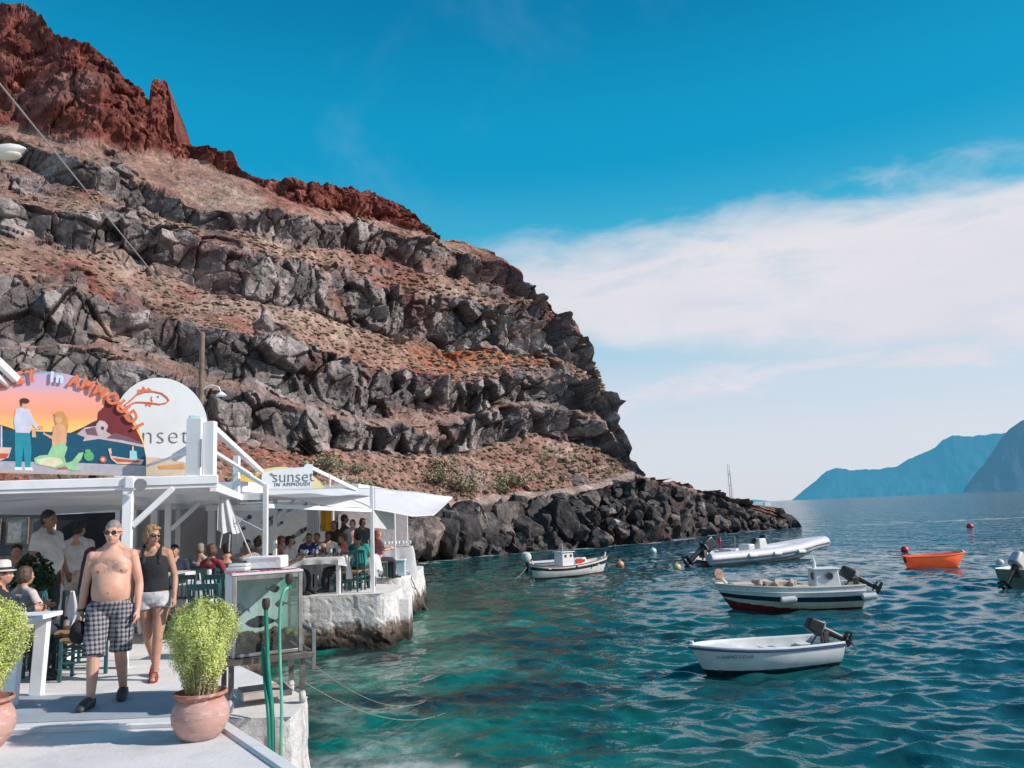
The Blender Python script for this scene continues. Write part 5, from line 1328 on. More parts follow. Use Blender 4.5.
outboard(L3 / 2 - .05, 0, .55, R(55), '', sc=1.75, parent=B3, cowl=M('motor_dark', (.035, .03, .035), .3, .3, 6))
# --- small white caique with cabin
bw, sn = at(604, 573, WZ), at(534, 580, WZ)
B4, L4 = boat('caique', 'small white caique with square wheelhouse and dark blue stripe', 'boat', bw, sn)
L4 += .15
h_, st4, ed4 = hull(B4, L4, 1.15, .44, .16, [hullw, M('rust_bottom', (.2, .06, .035), .7, .4, 5), hullw, navy, hullw], [(.16, 1), (.62, 2), (.84, 3), (1, 4)], sheer=.28, bow_rake=.35, double=True, inner_depth=.1)
gunwale(B4, ed4, M('gunwale_red', (.32, .1, .08), .6, .2, 8), .022)
b_ = MB(); b_.box((.28, 0, .74), (.62, .62, .58), top=.92); cb_ = b_.build('wheelhouse', hullw, B4, bevel=.02)
MB().box((.28, 0, 1.04), (.68, .68, .035)).build('roof', hullw, cb_, bevel=.01)
for x in (.12, .40): MB().box((x, .302, .88), (.09, .02, .1)).build('window', wateryglass, cb_)
b_ = MB(); b_.box((-.42, 0, .60), (.7, .6, .30), top=.85); b_.build('engine_hatch', hullw, B4, bevel=.03)
b_ = MB(); b_.box((-.3, .31, .64), (.34, .03, .19)); b_.box((-.56, .30, .64), (.12, .03, .1)); b_.build('red_crate_panel', M('life_red', (.55, .03, .025), .6, .15, 8), B4, bevel=.008)
b_ = MB(); b_.box((0, 0, .42), (L4 * .7, .8, .03)); b_.build('deck', hullw, B4)
MB().tube([(.36, 0, 1.05), (.36, 0, 1.3), (.37, 0, 1.42)], [.055, .04, .012], 10).build('mast', greyp, B4, smooth=True)
MB().tube([(-L4 / 2 + .02, 0, .6), (-L4 / 2 - .07, 0, .9)], [.05, .035], 8).build('stem_post', hullw, B4, smooth=True)
MB().tube([(L4 / 2 - .06, 0, .6), (L4 / 2, 0, .78)], [.05, .035], 8).build('stern_post', hullw, B4, smooth=True)
b_ = MB()
for x in (.05, -.9): b_.box((x, .56, .43), (.1, .05, .12))
b_.build('fender', black, B4, bevel=.02)
# --- white skiff behind it with a covered motor
bw, sn = at(572, 570, WZ), at(529, 572.5, WZ)
B5, L5 = boat('skiff', 'plain white skiff half hidden behind the caique, its motor wrapped', 'boat', bw + Vector((.5, .2, 0)), sn + Vector((0, .2, 0)))
h_, st5, ed5 = hull(B5, L5, 1.2, .42, .12, [hullw, darkbot, hullgrey], [(.15, 1), (1, 2)], sheer=.12, bow_rake=.3, stern=.85, inner_depth=.2)
gunwale(B5, ed5, hullw, .022)
b_ = MB(); b_.tube([(L5 / 2 + .02, 0, .48), (L5 / 2 + .06, 0, .56), (L5 / 2 + .1, 0, .72), (L5 / 2 + .12, 0, .86), (L5 / 2 + .12, 0, .93)], [.10, .22, .25, .2, .06], 14); b_.build('motor_cover', M('cover_grey', (.55, .54, .53), .85, .15, 6, bump=.01), B5, smooth=True)
MB().tube([(L5 / 2 + .02, 0, .5), (L5 / 2 + .1, 0, .1), (L5 / 2 + .12, 0, -.25)], [.09, .07, .05], 10).build('motor_leg', black, B5, smooth=True)
# --- orange dinghy
bw, sn = at(962, 566, WZ), at(909, 568, WZ)
B6, L6 = boat('dinghy', 'bright orange plastic dinghy moored beside a red buoy', 'boat', bw, sn)
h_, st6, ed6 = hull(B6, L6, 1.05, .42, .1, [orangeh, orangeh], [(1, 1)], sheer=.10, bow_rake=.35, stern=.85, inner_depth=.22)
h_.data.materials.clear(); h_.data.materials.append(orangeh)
gunwale(B6, ed6, M('orange_rim', (.82, .17, .06), .4, .1, 6), .03)
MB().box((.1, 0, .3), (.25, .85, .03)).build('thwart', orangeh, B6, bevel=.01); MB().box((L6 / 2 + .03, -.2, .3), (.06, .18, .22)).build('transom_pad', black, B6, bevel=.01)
MB().tube([(-L6 / 2 - .06, 0, .44), (-L6 / 2 - .1, 0, .54), (-L6 / 2 - .06, 0, .6)], [.07, .09, .05], 10).build('bow_cap', M('bow_pale', (.68, .45, .36), .5, .1, 6), B6, smooth=True)
# --- boat cut by the frame edge
sn = at(1018, 588, WZ); bw = sn + Vector((3.2, 1.6, 0))
B7, L7 = boat('moored_boat', 'grey green boat at the edge of view with pale hooded outboard', 'boat', bw, sn)
h_, st7, ed7 = hull(B7, L7, 1.4, .5, .15, [hullw, darkbot, M('hull_olive', (.22, .24, .16), .6, .2, 5)], [(.12, 1), (1, 2)], sheer=.15, stern=.85)
gunwale(B7, ed7, hullw, .03)
outboard(L7 / 2, 0, .42, R(42), '', sc=1.25, parent=B7, cowl=M('cowl_pale', (.62, .55, .55), .5, .1, 6))
# --- far sailing yacht behind the rocks and a white launch
ym = at(731, 500.7, WZ); ym = atY(731, 503, 230)
Y1 = thing('sailing_yacht', 'distant two masted sailing yacht behind the rocky point', 'yacht', (ym.x, 230, WZ), R(66))
hull(Y1, 13, 3.4, 1.3, .5, [hullw, hullw], [(1, 1)], sheer=.5, bow_rake=1.5, stern=.6, inner_depth=.1)
for x, h in ((-.6, 13.8), (2.2, 13.4)):
    ms = MB().tube([(x, 0, 1), (x, 0, h)], [.11, .08], 6).build('mast', M('mast_grey', (.4, .4, .42), .5, .1, 5), Y1)
    b_ = MB()
    for z_ in (4.4, 7.6, 10.8): b_.box((x, 0, z_), (1.0, .5, .06))
    b_.build('spreader', MATS['mast_grey'], ms)
b_ = MB()
for x0_, z0_, x1_, z1_ in ((-6.4, 1.7, -.6, 13.7), (6.0, 1.5, 2.2, 13.3), (-.6, 13.7, 2.2, 13.3), (-.6, 13.7, -1.6, 1.3), (2.2, 13.3, 3.2, 1.3), (-.6, 8, 2.2, 13)): b_.tube([(x0_, 0, z0_), (x1_, 0, z1_)], .035, 4)
b_.build('rigging', MATS['mast_grey'], Y1); MB().box((.5, 0, 1.7), (4.5, 2, .8)).build('cabin', hullw, Y1, bevel=.1)
lm = atY(765, 502, 300); Y2 = thing('white_launch', 'tiny white launch far off beyond the rocky point', 'boat', (lm.x, 300, WZ), R(10)); hull(Y2, 8, 2.4, 1.1, .3, [hullw, hullw], [(1, 1)], sheer=.4); MB().box((.6, 0, 1.6), (2.6, 1.7, 1.2), top=.8).build('cabin', hullw, Y2, bevel=.1)
# --- buoys
def buoy(q, y, r, col, label, eye=True, low=.35):
    p_ = at(q, y, WZ); t_ = thing('mooring_buoy', label, 'buoy', (p_.x, p_.y, WZ + r * low))
    b_ = MB(); b_.ell((0, 0, 0), (r, r, r * .95), 18, 12); b_.build('float', col, t_, smooth=True)
    b_ = MB(); b_.lathe([(r * .16, r * .9), (r * .2, r * .95), (r * .18, r * 1.15), (r * .06, r * 1.2)], seg=10); b_.build('eye', M('buoy_eye', (.5, .45, .42), .6, .2, 5), t_, smooth=True)
redb = M('buoy_red', (.66, .035, .06), .35, .1, 5, dirt=(.6, .3, .3), dirt_amt=.3)
buoy(905, 552, .19, redb, 'round red buoy floating just behind the orange dinghy', low=.6)
buoy(970, 527.5, .26, redb, 'small red buoy far out beyond the orange dinghy')
buoy(1000, 564, .15, M('buoy_white', (.72, .66, .62), .4, .1, 5), 'white buoy between the orange dinghy and the boat with the pale hooded motor')
buoy(620, 566, .2, M('buoy_orange', (.72, .28, .16), .4, .1, 5), 'pale orange buoy off the bow of the white caique')
buoy(653, 552.5, .22, M('buoy_palegreen', (.55, .66, .58), .4, .1, 5), 'pale greenish white buoy off the boulder shore')
buoy(677, 569, .19, M('buoy_cream', (.62, .47, .25), .4, .1, 5), 'cream buoy astern of the grey inflatable boat')
for a, c, lab in ((at(612, 562, WZ), at(619, 564, WZ), 'slack line from the caique bow to the orange buoy'),):
    o = MB().tube(cable(B4.matrix_basis @ Vector((-L4 / 2, 0, .5)), c + Vector((0, 0, .1)), .12, 0, 12), .012, 5).build('mooring_line', ropem, smooth=True); tag(o, lab, 'rope')
o = MB().tube(cable(B5.matrix_basis @ Vector((L5 / 2 - .1, -.3, .4)), at(512, 580, WZ) + Vector((0, 0, -.05)), .1, 0, 12), .012, 5).build('mooring_line', ropem, smooth=True); tag(o, 'taut line running down from the wrapped motor skiff into the water', 'rope')
# ================================================================== PEOPLE
def skin(name, col, red=(.55, .2, .15), hair=None):
    if name in MATS: return MATS[name]
    m, t, p, out = new_mat(name); tc = t.n('ShaderNodeTexCoord')
    n1 = t.n('ShaderNodeTexNoise', i_Scale=7.0, i_Detail=5.0); t.l(tc.outputs['Object'], n1.inputs['Vector'])
    c = t.mix(t.mapr(n1.outputs[0], .42, .68, 0, .45), col, red)
    if hair:
        cen, rad, hc = hair
        mp = t.n('ShaderNodeMapping'); mp.vector_type = 'TEXTURE'; mp.inputs['Location'].default_value = cen; mp.inputs['Scale'].default_value = rad; t.l(tc.outputs['Object'], mp.inputs[0])
        ln = t.n('ShaderNodeVectorMath', operation='LENGTH'); t.l(mp.outputs[0], ln.inputs[0])
        n2 = t.n('ShaderNodeTexNoise', i_Scale=60.0, i_Detail=3.0); t.l(tc.outputs['Object'], n2.inputs['Vector'])
        f = t.math('MULTIPLY', t.mapr(ln.outputs['Value'], .35, 1.05, .8, 0), t.mapr(n2.outputs[0], .35, .6, .35, 1))
        c = t.mix(f, c, hc)
    t.l(c, p.inputs['Base Color']); p.inputs['Roughness'].default_value = .5; p.inputs['Specular IOR Level'].default_value = .35
    try: p.inputs['Subsurface Weight'].default_value = .12; p.inputs['Subsurface Radius'].default_value = (.012, .005, .003)
    except Exception: pass
    MATS[name] = m; return m

def base_joints(sit=False, w=1.0):
    J = dict(pelvis=(0, 0, .93), waist=(0, .0, 1.08), chest=(0, 0, 1.28), neck=(0, .015, 1.475), head=(0, -.01, 1.625))
    for s, n in ((1, 'L'), (-1, 'R')):
        J['sh' + n] = (s * .185 * w, .01, 1.42); J['el' + n] = (s * .235 * w, .03, 1.14); J['wr' + n] = (s * .25 * w, -.03, .89)
        J['hip' + n] = (s * .095, 0, .90); J['kn' + n] = (s * .105, -.02, .49); J['an' + n] = (s * .11, .02, .085); J['toe' + n] = (s * .14, -.17, .03)
    if sit:
        for k in ('pelvis', 'waist', 'chest', 'neck', 'head', 'shL', 'shR', 'elL', 'elR', 'wrL', 'wrR', 'hipL', 'hipR'):
            x, y, z = J[k]; J[k] = (x, y, z - .40)
        for s, n in ((1, 'L'), (-1, 'R')):
            J['kn' + n] = (s * .13, -.42, .50); J['an' + n] = (s * .13, -.40, .085); J['toe' + n] = (s * .15, -.58, .03)
            J['el' + n] = (s * .26, -.08, .78); J['wr' + n] = (s * .15, -.33, .82)
    return {k: Vector(v) for k, v in J.items()}
TORSO_M = [(-.10, .125, .10, 0), (-.02, .165, .125, 0), (.06, .176, .138, -.010), (.14, .180, .155, -.022), (.22, .178, .148, -.018), (.32, .188, .132, -.004), (.41, .190, .118, .004), (.475, .150, .098, .01), (.515, .092, .076, .014), (.55, .062, .062, .016), (.62, .057, .06, .008)]
TORSO_F = [(-.10, .125, .105, 0), (-.02, .168, .125, .008), (.06, .165, .118, .004), (.14, .142, .102, 0), (.20, .135, .100, 0), (.29, .150, .118, -.008), (.36, .158, .122, -.012), (.43, .158, .098, .004), (.485, .128, .08, .012), (.52, .075, .062, .014), (.55, .048, .05, .014), (.62, .046, .05, .006)]
def spine(J, f):
    """point on the spine f metres above the pelvis."""
    P = [J['pelvis'], J['waist'], J['chest'], J['neck']]
    d = 0
    for a, c in zip(P[:-1], P[1:]):
        l_ = (c - a).length
        if f <= d + l_ or c is P[-1]: return a + (c - a) * ((f - d) / l_)
        d += l_
def torso(b_, J, prof, f0=-.2, f1=9, grow=0.0, sx=1.0, sy=1.0):
    pts, rs = [], []
    for f, rx, ry, oy in prof:
        if f < f0 or f > f1: continue
        p_ = spine(J, f) + Vector((0, oy * sy, 0)); pts.append(p_); rs.append((rx * sx + grow, ry * sy + grow))
    # smooth resampling (Catmull-Rom) of the section list
    Q, S = [], []
    n = len(pts)
    for i in range(n - 1):
        a0, a1, a2, a3 = max(i - 1, 0), i, i + 1, min(i + 2, n - 1)
        for k in range(5):
            u = k / 5; c0, c1, c2, c3 = -.5 * u + u * u - .5 * u ** 3, 1 - 2.5 * u * u + 1.5 * u ** 3, .5 * u + 2 * u * u - 1.5 * u ** 3, -.5 * u * u + .5 * u ** 3
            Q.append(pts[a0] * c0 + pts[a1] * c1 + pts[a2] * c2 + pts[a3] * c3)
            S.append(tuple(max(rs[a0][j] * c0 + rs[a1][j] * c1 + rs[a2][j] * c2 + rs[a3][j] * c3, .01) for j in (0, 1)))
    Q.append(pts[-1]); S.append(rs[-1])
    b_.tube(Q, S, 40)
def limb(b_, P, R_, seg=12, ends=True):
    Q = []; RR_ = []
    for i in range(len(P) - 1):
        for k in range(4):
            u = k / 4; Q.append(P[i].lerp(P[i + 1], u)); RR_.append(R_[i] + (R_[i + 1] - R_[i]) * u)
    Q.append(P[-1]); RR_.append(R_[-1])
    # soften the bend
    for _ in range(2): Q = [Q[0]] + [(Q[i - 1] + Q[i] * 2 + Q[i + 1]) / 4 for i in range(1, len(Q) - 1)] + [Q[-1]]
    b_.tube(Q, RR_, seg)
    if ends: b_.ell(P[0], R_[0], 12, 8); b_.ell(P[-1], R_[-1], 12, 8)
def hand(b_, wr, d, side, palm=None, curl=.5, s=1.0):
    """wr wrist, d direction of the hand; side +1 left hand, -1 right; fingers curl towards 'palm' direction."""
    d = Vector(d).normalized(); pl = Vector(palm or (-side, 0, 0)); pl = (pl - d * pl.dot(d)).normalized(); ac = d.cross(pl)
    if ac.y > 0: ac = -ac                      # thumb side points forward (-Y) by default
    E = Matrix((ac, pl, d)).transposed()
    b_.tube([wr, wr + d * .03 * s, wr + d * .08 * s, wr + d * .095 * s], [(.026 * s), .026 * s, .028 * s, .022 * s], 10)
    b_.ell(wr + d * .055 * s, (.042 * s, .018 * s, .05 * s), 14, 9, E)
    for k, (o, l_) in enumerate(((.031, .074), (.0105, .084), (-.0105, .078), (-.031, .06))):
        a = wr + d * (.088 - abs(o) * .2) * s + ac * o * s; c = curl * (1 + .12 * k)
        d1 = (d * math.cos(c * .6) + pl * math.sin(c * .6)).normalized(); d2 = (d * math.cos(c * 1.4) + pl * math.sin(c * 1.4)).normalized(); d3 = (d * math.cos(c * 2.0) + pl * math.sin(c * 2.0)).normalized()
        q1 = a + d1 * l_ * .45 * s; q2 = q1 + d2 * l_ * .33 * s; q3 = q2 + d3 * l_ * .22 * s
        b_.tube([wr + d * .05 * s + ac * o * .8 * s, a, q1, q2, q3], [.010 * s, .0098 * s, .0092 * s, .0085 * s, .006 * s], 8)
    t0 = wr + d * .025 * s + ac * .03 * s; dt = (d * .72 + ac * .6 + pl * .25).normalized(); t1 = t0 + dt * .045 * s; t2 = t1 + (d * .9 + ac * .15 + pl * .3).normalized() * .034 * s
    b_.tube([wr + d * .02 * s + ac * .012 * s, t0, t1, t2], [.014 * s, .0135 * s, .011 * s, .007 * s], 8)
def head_frame(J, yaw=0, pitch=0, roll=0):
    return J['head'], Euler((pitch, roll, yaw)).to_matrix()
def headmesh(b_, c, E, f=False, s=1.0):
    k = lambda x, y, z: c + E @ Vector((x * s, y * s, z * s))
    b_.ell(k(0, .012, .028), (.074 * s, .094 * s, .095 * s), 20, 14, E)
    b_.ell(k(0, -.018, -.035), ((.056 if f else .062) * s, .068 * s, .080 * s), 18, 12, E)
    b_.ell(k(0, -.048, -.085), ((.026 if f else .034) * s, .028 * s, .024 * s), 12, 8, E)          # chin
    b_.ell(k(0, -.078, .022), (.05 * s, .014 * s, .012 * s), 12, 8, E)                               # brow
    b_.tube([k(0, -.082, .018), k(0, -.094, -.005), k(0, -.107, -.026), k(0, -.092, -.036)], [.009 * s, .010 * s, .0145 * s, .008 * s], 8)
    b_.ell(k(.012, -.09, -.031), .0085 * s, 8, 6, E); b_.ell(k(-.012, -.09, -.031), .0085 * s, 8, 6, E)
    b_.ell(k(0, -.083, -.056), (.023 * s, .012 * s, .006 * s), 10, 6, E); b_.ell(k(0, -.081, -.065), (.020 * s, .012 * s, .007 * s), 10, 6, E)
    for sg in (-1, 1):
        b_.ell(k(sg * .04, -.062, -.018), (.022 * s, .02 * s, .02 * s), 10, 7, E)                      # cheek
        b_.ell(k(sg * .076, .018, -.004), (.011 * s, .02 * s, .033 * s), 10, 8, E)                      # ear
def remeshed(b_, name, mats, parent, vox, smooth=5, fac=.5, disp=None):
    me = b_.mesh(name, mats, True); o = bpy.data.objects.new(name, me); COL.objects.link(o)
    m_ = o.modifiers.new('r', 'REMESH'); m_.mode = 'VOXEL'; m_.voxel_size = vox
    if smooth: q = o.modifiers.new('s', 'SMOOTH'); q.iterations = smooth; q.factor = fac
    dg = bpy.context.evaluated_depsgraph_get()
    new = bpy.data.meshes.new_from_object(o.evaluated_get(dg)); o.modifiers.clear(); old = o.data; o.data = new; bpy.data.meshes.remove(old)
    new.name = name
    new.materials.clear()
    for mm in (mats if isinstance(mats, (list, tuple)) else [mats]): new.materials.append(mm)
    if disp:
        n = len(new.vertices); co = np.empty(n * 3); new.vertices.foreach_get('co', co); co = co.reshape(-1, 3); nn_ = np.empty(n * 3); new.vertices.foreach_get('normal', nn_); nn_ = nn_.reshape(-1, 3)
        co = co + nn_ * disp(co)[:, None]; new.vertices.foreach_set('co', co.ravel()); new.update()
    new.polygons.foreach_set('use_smooth', [True] * len(new.polygons)); new.polygons.foreach_set('material_index', [0] * len(new.polygons))
    if parent: o.parent = parent
    return o
def paint(o, spots):
    me = o.data; n = len(me.polygons); c = np.empty(n * 3); me.polygons.foreach_get('center', c); c = c.reshape(-1, 3); mi = np.zeros(n, dtype=np.int32); me.polygons.foreach_get('material_index', mi)
    for cen, E, rad, idx in spots:
        Ei = np.array(E.transposed()); q = (c - np.array(cen)) @ Ei.T / np.array(rad); mi[(q ** 2).sum(1) < 1] = idx
    me.polygons.foreach_set('material_index', mi)
def person(label, loc, rz=0, J=None, female=False, skinm=None, hairm=None, top=None, bottom=None, shoe=None, vox=.014, height=1.75, yaw=0, pitch=0, roll=0, sleeve=1, toplen=-.03, botlen='long', hairstyle='short', build_=1.0, belly=1.0, glasses=False, fine=False, group=None, handdir=None, group_z=0):
    J = J or base_joints(); s_ = height / 1.75
    t_ = thing('person', label, 'person', loc, rz, group); t_.scale = (s_,) * 3
    prof = TORSO_F if female else TORSO_M
    if belly != 1.0: prof = [(f, rx * (1 + (belly - 1) * .5 * math.exp(-((f - .14) / .13) ** 2)), ry * (1 + (belly - 1) * math.exp(-((f - .14) / .13) ** 2)), oy * (1 + 1.5 * (belly - 1) * math.exp(-((f - .14) / .13) ** 2))) for f, rx, ry, oy in prof]
    la = .86 if female else 1.0; la *= build_
    lg = 1.0 if not female else .98
    b_ = MB(); torso(b_, J, prof, sx=build_)
    nk = J['neck']; hc, E = head_frame(J, yaw, pitch, roll)
    b_.tube([spine(J, .5), nk + Vector((0, .004, .02)), hc + Vector((0, .02, -.05))], [.07 * la, .056 * la, .054 * la], 14)
    headmesh(b_, hc, E, female)
    for sg, n in ((1, 'L'), (-1, 'R')):
        sh, el, wr = J['sh' + n], J['el' + n], J['wr' + n]
        b_.tube([spine(J, .40), sh.lerp(spine(J, .40), .3), sh + Vector((0, 0, -.012))], [.085 * la, .074 * la, .058 * la], 16)
        b_.tube([nk + Vector((sg * .02, .02, .045)), nk.lerp(sh, .45) + Vector((0, .018, .012)), sh + Vector((-sg * .01, .0, .012))], [.045 * la, .046 * la, .045 * la], 14)
        b_.ell(sh + Vector((0, 0, -.012)), (.060 * la, .062 * la, .068 * la), 14, 10)
        if fine and not female:
            b_.ell(spine(J, .345) + Vector((sg * .082, -.098, 0)), (.085, .045, .062), 16, 10); b_.ell(spine(J, .20) + Vector((sg * .105, .0, 0)), (.066, .09, .085), 14, 9)
        fm = el.lerp(wr, .3)
        limb(b_, [sh, sh.lerp(el, .45), el, fm, wr], [.058 * la, .053 * la, .042 * la, .044 * la, .028 * la])
        d = (handdir or {}).get(n) or ((wr - el).normalized() + Vector((0, -.1, -.25)))
        if fine: hand(b_, wr, d, sg, curl=.75 if n == 'R' else .5)
        else: hand(b_, wr, d, sg, curl=.4, s=1.05)
        hip, kn, an, toe = J['hip' + n], J['kn' + n], J['an' + n], J['toe' + n]
        cf = kn.lerp(an, .3) + Vector((0, .018, 0))
        limb(b_, [hip, hip.lerp(kn, .4), kn, cf, an], [.098 * lg, .088 * lg, .057 * lg, .058 * lg, .037 * lg])
        b_.tube([an + Vector((0, .045, -.045)), an + Vector((0, .02, -.035)), an.lerp(toe, .5) + Vector((0, 0, -.01)), toe], [.03, .04, .04, .026], 10); b_.ell(toe, (.034, .035, .022), 10, 7)
    mats = [skinm]
    lips = M('lips', (.38, .14, .12), .5, .1, 20)
    brow = M('brow_' + (hairm.name if hairm else 'x'), (.12, .08, .06), .8, .2, 30)
    nav = M('navel', (.30, .13, .10), .6, .1, 20)
    bod = remeshed(b_, 'body', [skinm, lips, brow, nav], t_, vox, 5 if fine else 3)
    k = lambda x, y, z: hc + E @ Vector((x, y, z))
    if fine:
        paint(bod, [(k(0, -.088, -.06), E, (.024, .02, .0095), 1), (k(.033, -.085, .026), E, (.019, .02, .0055), 2), (k(-.033, -.085, .026), E, (.019, .02, .0055), 2)] + ([] if female else [(spine(J, .335) + Vector((sg * .105, -.16, -.01)), Matrix.Identity(3), (.013, .08, .013), 3) for sg in (-1, 1)] + [(spine(J, .12) + Vector((0, -.22, .0)), Matrix.Identity(3), (.010, .09, .009), 3)]))
    # clothes
    if top:
        b_ = MB(); torso(b_, J, prof, toplen, .50 if sleeve else .44, .016 if sleeve else .010, sx=build_)
        if sleeve:
            for sg, n in ((1, 'L'), (-1, 'R')):
                sh, el, wr = J['sh' + n], J['el' + n], J['wr' + n]
                b_.tube([spine(J, .43), sh.lerp(spine(J, .43), .3), sh], [.092 * la, .082 * la, .070 * la], 14); b_.ell(sh + Vector((0, 0, -.014)), (.070 * la,) * 3, 14, 10); b_.tube([J['neck'] + Vector((sg * .03, .02, .02)) , J['neck'].lerp(sh, .5) + Vector((0, .016, .006)), sh], [.05 * la, .055 * la, .055 * la], 12)
                if sleeve == 2: limb(b_, [sh, el, wr], [.072 * la, .058 * la, .042 * la])
                else: b_.tube([sh, sh.lerp(el, .35), sh.lerp(el, .72)], [.071 * la, .069 * la, .070 * la], 12)
        else:
            for n in 'LR':
                sg = 1 if n == 'L' else -1; a0 = spine(J, .37) + Vector((sg * .085, -.132, 0)); a1 = J['sh' + n].lerp(J['neck'], .45) + Vector((0, .012, .062)); a2 = spine(J, .36) + Vector((sg * .09, .11, 0))
                b_.tube([a0, a0.lerp(a1, .55) + Vector((0, -.035, .01)), a1, a1.lerp(a2, .5) + Vector((0, .035, .02)), a2], [.022] * 5, 8)
        remeshed(b_, 'top', top, t_, max(vox, .009), 4, disp=lambda co: fbm(co[:, 0] * 8 + co[:, 2] * 4, co[:, 1] * 9, co[:, 2] * 7, 4, 3) * .012)
    if bottom:
        b_ = MB(); torso(b_, J, prof, -.2, .07, .016, sx=build_); b_.ell(J['pelvis'] + Vector((0, .01, -.03)), (.165, .125, .1), 14, 9)
        for n in 'LR':
            hip, kn, an = J['hip' + n], J['kn' + n], J['an' + n]
            if botlen == 'long': limb(b_, [hip, hip.lerp(kn, .4), kn, an + Vector((0, 0, .0))], [.115, .105, .082, .068])
            elif botlen == 'knee': e_ = kn + (an - kn) * .05; b_.tube([hip + Vector((0, 0, .03)), hip.lerp(e_, .4), hip.lerp(e_, .75), e_], [.118, .112, .105, .104], 16)
            else: e_ = hip.lerp(kn, .28); b_.tube([hip + Vector((0, 0, .04)), hip.lerp(e_, .5), e_], [.115, .114, .113], 16)
        remeshed(b_, 'trousers' if botlen == 'long' else 'shorts', bottom, t_, max(vox, .009), 4, disp=lambda co: fbm(co[:, 0] * 9 + co[:, 2] * 3, co[:, 1] * 9, co[:, 2] * 5, 4, 9) * .016)
    if shoe:
        for n in 'LR':
            an, toe = J['an' + n], J['toe' + n]; b_ = MB()
            hl = an + Vector((0, .05, -.05))
            b_.tube([hl + Vector((0, .012, 0)), hl, an.lerp(toe, .35) + Vector((0, 0, -.012)), an.lerp(toe, .75) + Vector((0, 0, .002)), toe + (toe - an).normalized() * .015, toe + (toe - an).normalized() * .045], [(.03, .03), (.048, .046), (.056, .054), (.044, .054), (.034, .046), (.018, .028)], 14); b_.ell(toe, (.044, .05, .032), 12, 8)
            b_.tube([an + Vector((0, .01, -.03)), an + Vector((0, .012, .0))], [.05, .047], 12)
            remeshed(b_, 'shoe', shoe, t_, max(vox, .008), 3)
    if hairm and hairstyle != 'none':
        b_ = MB()
        if hairstyle == 'bald': b_.ell(k(0, .03, .02), (.077, .085, .078), 18, 12, E); b_.ell(k(0, .012, .035), (.074, .092, .0935), 18, 12, E)
        else:
            b_.ell(k(0, .022, .045), (.083, .098, .09), 18, 12, E); b_.ell(k(0, .045, .0), (.078, .075, .085), 16, 10, E)
        if hairstyle in ('bob', 'long'):
            for sg in (-1, 1): b_.ell(k(sg * .062, .02, -.01), (.032, .06, .075), 12, 9, E)
            b_.ell(k(0, .055, -.03), (.075, .05, .085), 14, 9, E); b_.ell(k(.02, -.05, .085), (.055, .035, .028), 12, 8, E)
        if hairstyle == 'long': b_.tube([k(0, .06, .0), k(0, .085, -.1), k(0, .09, -.22)], [(.08, .05), (.08, .045), (.05, .03)], 12)
        remeshed(b_, 'hair', hairm, t_, max(vox, .007), 2, disp=lambda co: (fbm(co[:, 0] * 45, co[:, 1] * 45, co[:, 2] * 22, 3, 5) * .009) if hairstyle != 'bald' else fbm(co[:, 0] * 60, co[:, 1] * 60, co[:, 2] * 60, 2, 5) * .002)
    if glasses:
        b_ = MB()
        for sg in (-1, 1):
            b_.ell(k(sg * .033, -.088, .004), (.029, .010, .0185), 14, 8, E); b_.tube([k(sg * .060, -.082, .01), k(sg * .079, -.05, .012), k(sg * .083, .02, .008)], .0035, 6)
        b_.tube([k(-.01, -.097, .008), k(.01, -.097, .008)], .004, 6); b_.build('sunglasses', M('sunglass_dark', (.03, .012, .012), .12, .1, 5, spec=.8), t_, smooth=True)
    else:
        for sg in (-1, 1):
            e_ = MB().ell(k(sg * .033, -.081, .004), (.012, .008, .007), 10, 7, E).build('eye', M('eye_dark', (.05, .035, .03), .3, .1, 5), t_, smooth=True)
    return t_
SK = skin('skin_tan', (.48, .26, .18), (.42, .18, .12)); SKp = skin('skin_pink', (.60, .36, .28), (.55, .24, .18)); SKd = skin('skin_deep', (.30, .16, .10), (.25, .11, .07))
HB = M('hair_black', (.018, .014, .013), .6, .3, 30); HBr = M('hair_brown', (.09, .05, .03), .6, .3, 30); HBl = M('hair_blond', (.34, .19, .085), .6, .35, 30); HG = M('hair_grey', (.27, .22, .195), .7, .3, 30); HR = M('hair_red', (.26, .09, .045), .6, .3, 30)
def cloth(n, c): return M('cloth_' + n, c, .9, .18, 9, bump=.004, bscale=50)
# checked shorts
m, t, p, out = new_mat('check_cloth'); tc = t.n('ShaderNodeTexCoord'); sp = t.n('ShaderNodeSeparateXYZ'); t.l(tc.outputs['Object'], sp.inputs[0])
def stripe(v, per, w): return t.math('LESS_THAN', t.math('FRACT', t.math('ADD', t.math('DIVIDE', v, per), 10.0)), w)
sx_ = t.math('ADD', sp.outputs[0], t.math('MULTIPLY', sp.outputs[1], .6))
a_ = stripe(sx_, .044, .46); b2_ = stripe(sp.outputs[2], .044, .46); c_ = stripe(sx_, .044, .14); d_ = stripe(sp.outputs[2], .044, .14)
mm = t.math('MULTIPLY', t.math('ADD', a_, b2_), .5)
c = t.mix(mm, (.33, .31, .33), (.03, .03, .048)); c = t.mix(t.math('MULTIPLY', t.math('MAXIMUM', c_, d_), .55), c, (.02, .02, .03))
t.l(c, p.inputs['Base Color']); p.inputs['Roughness'].default_value = .9; check = m

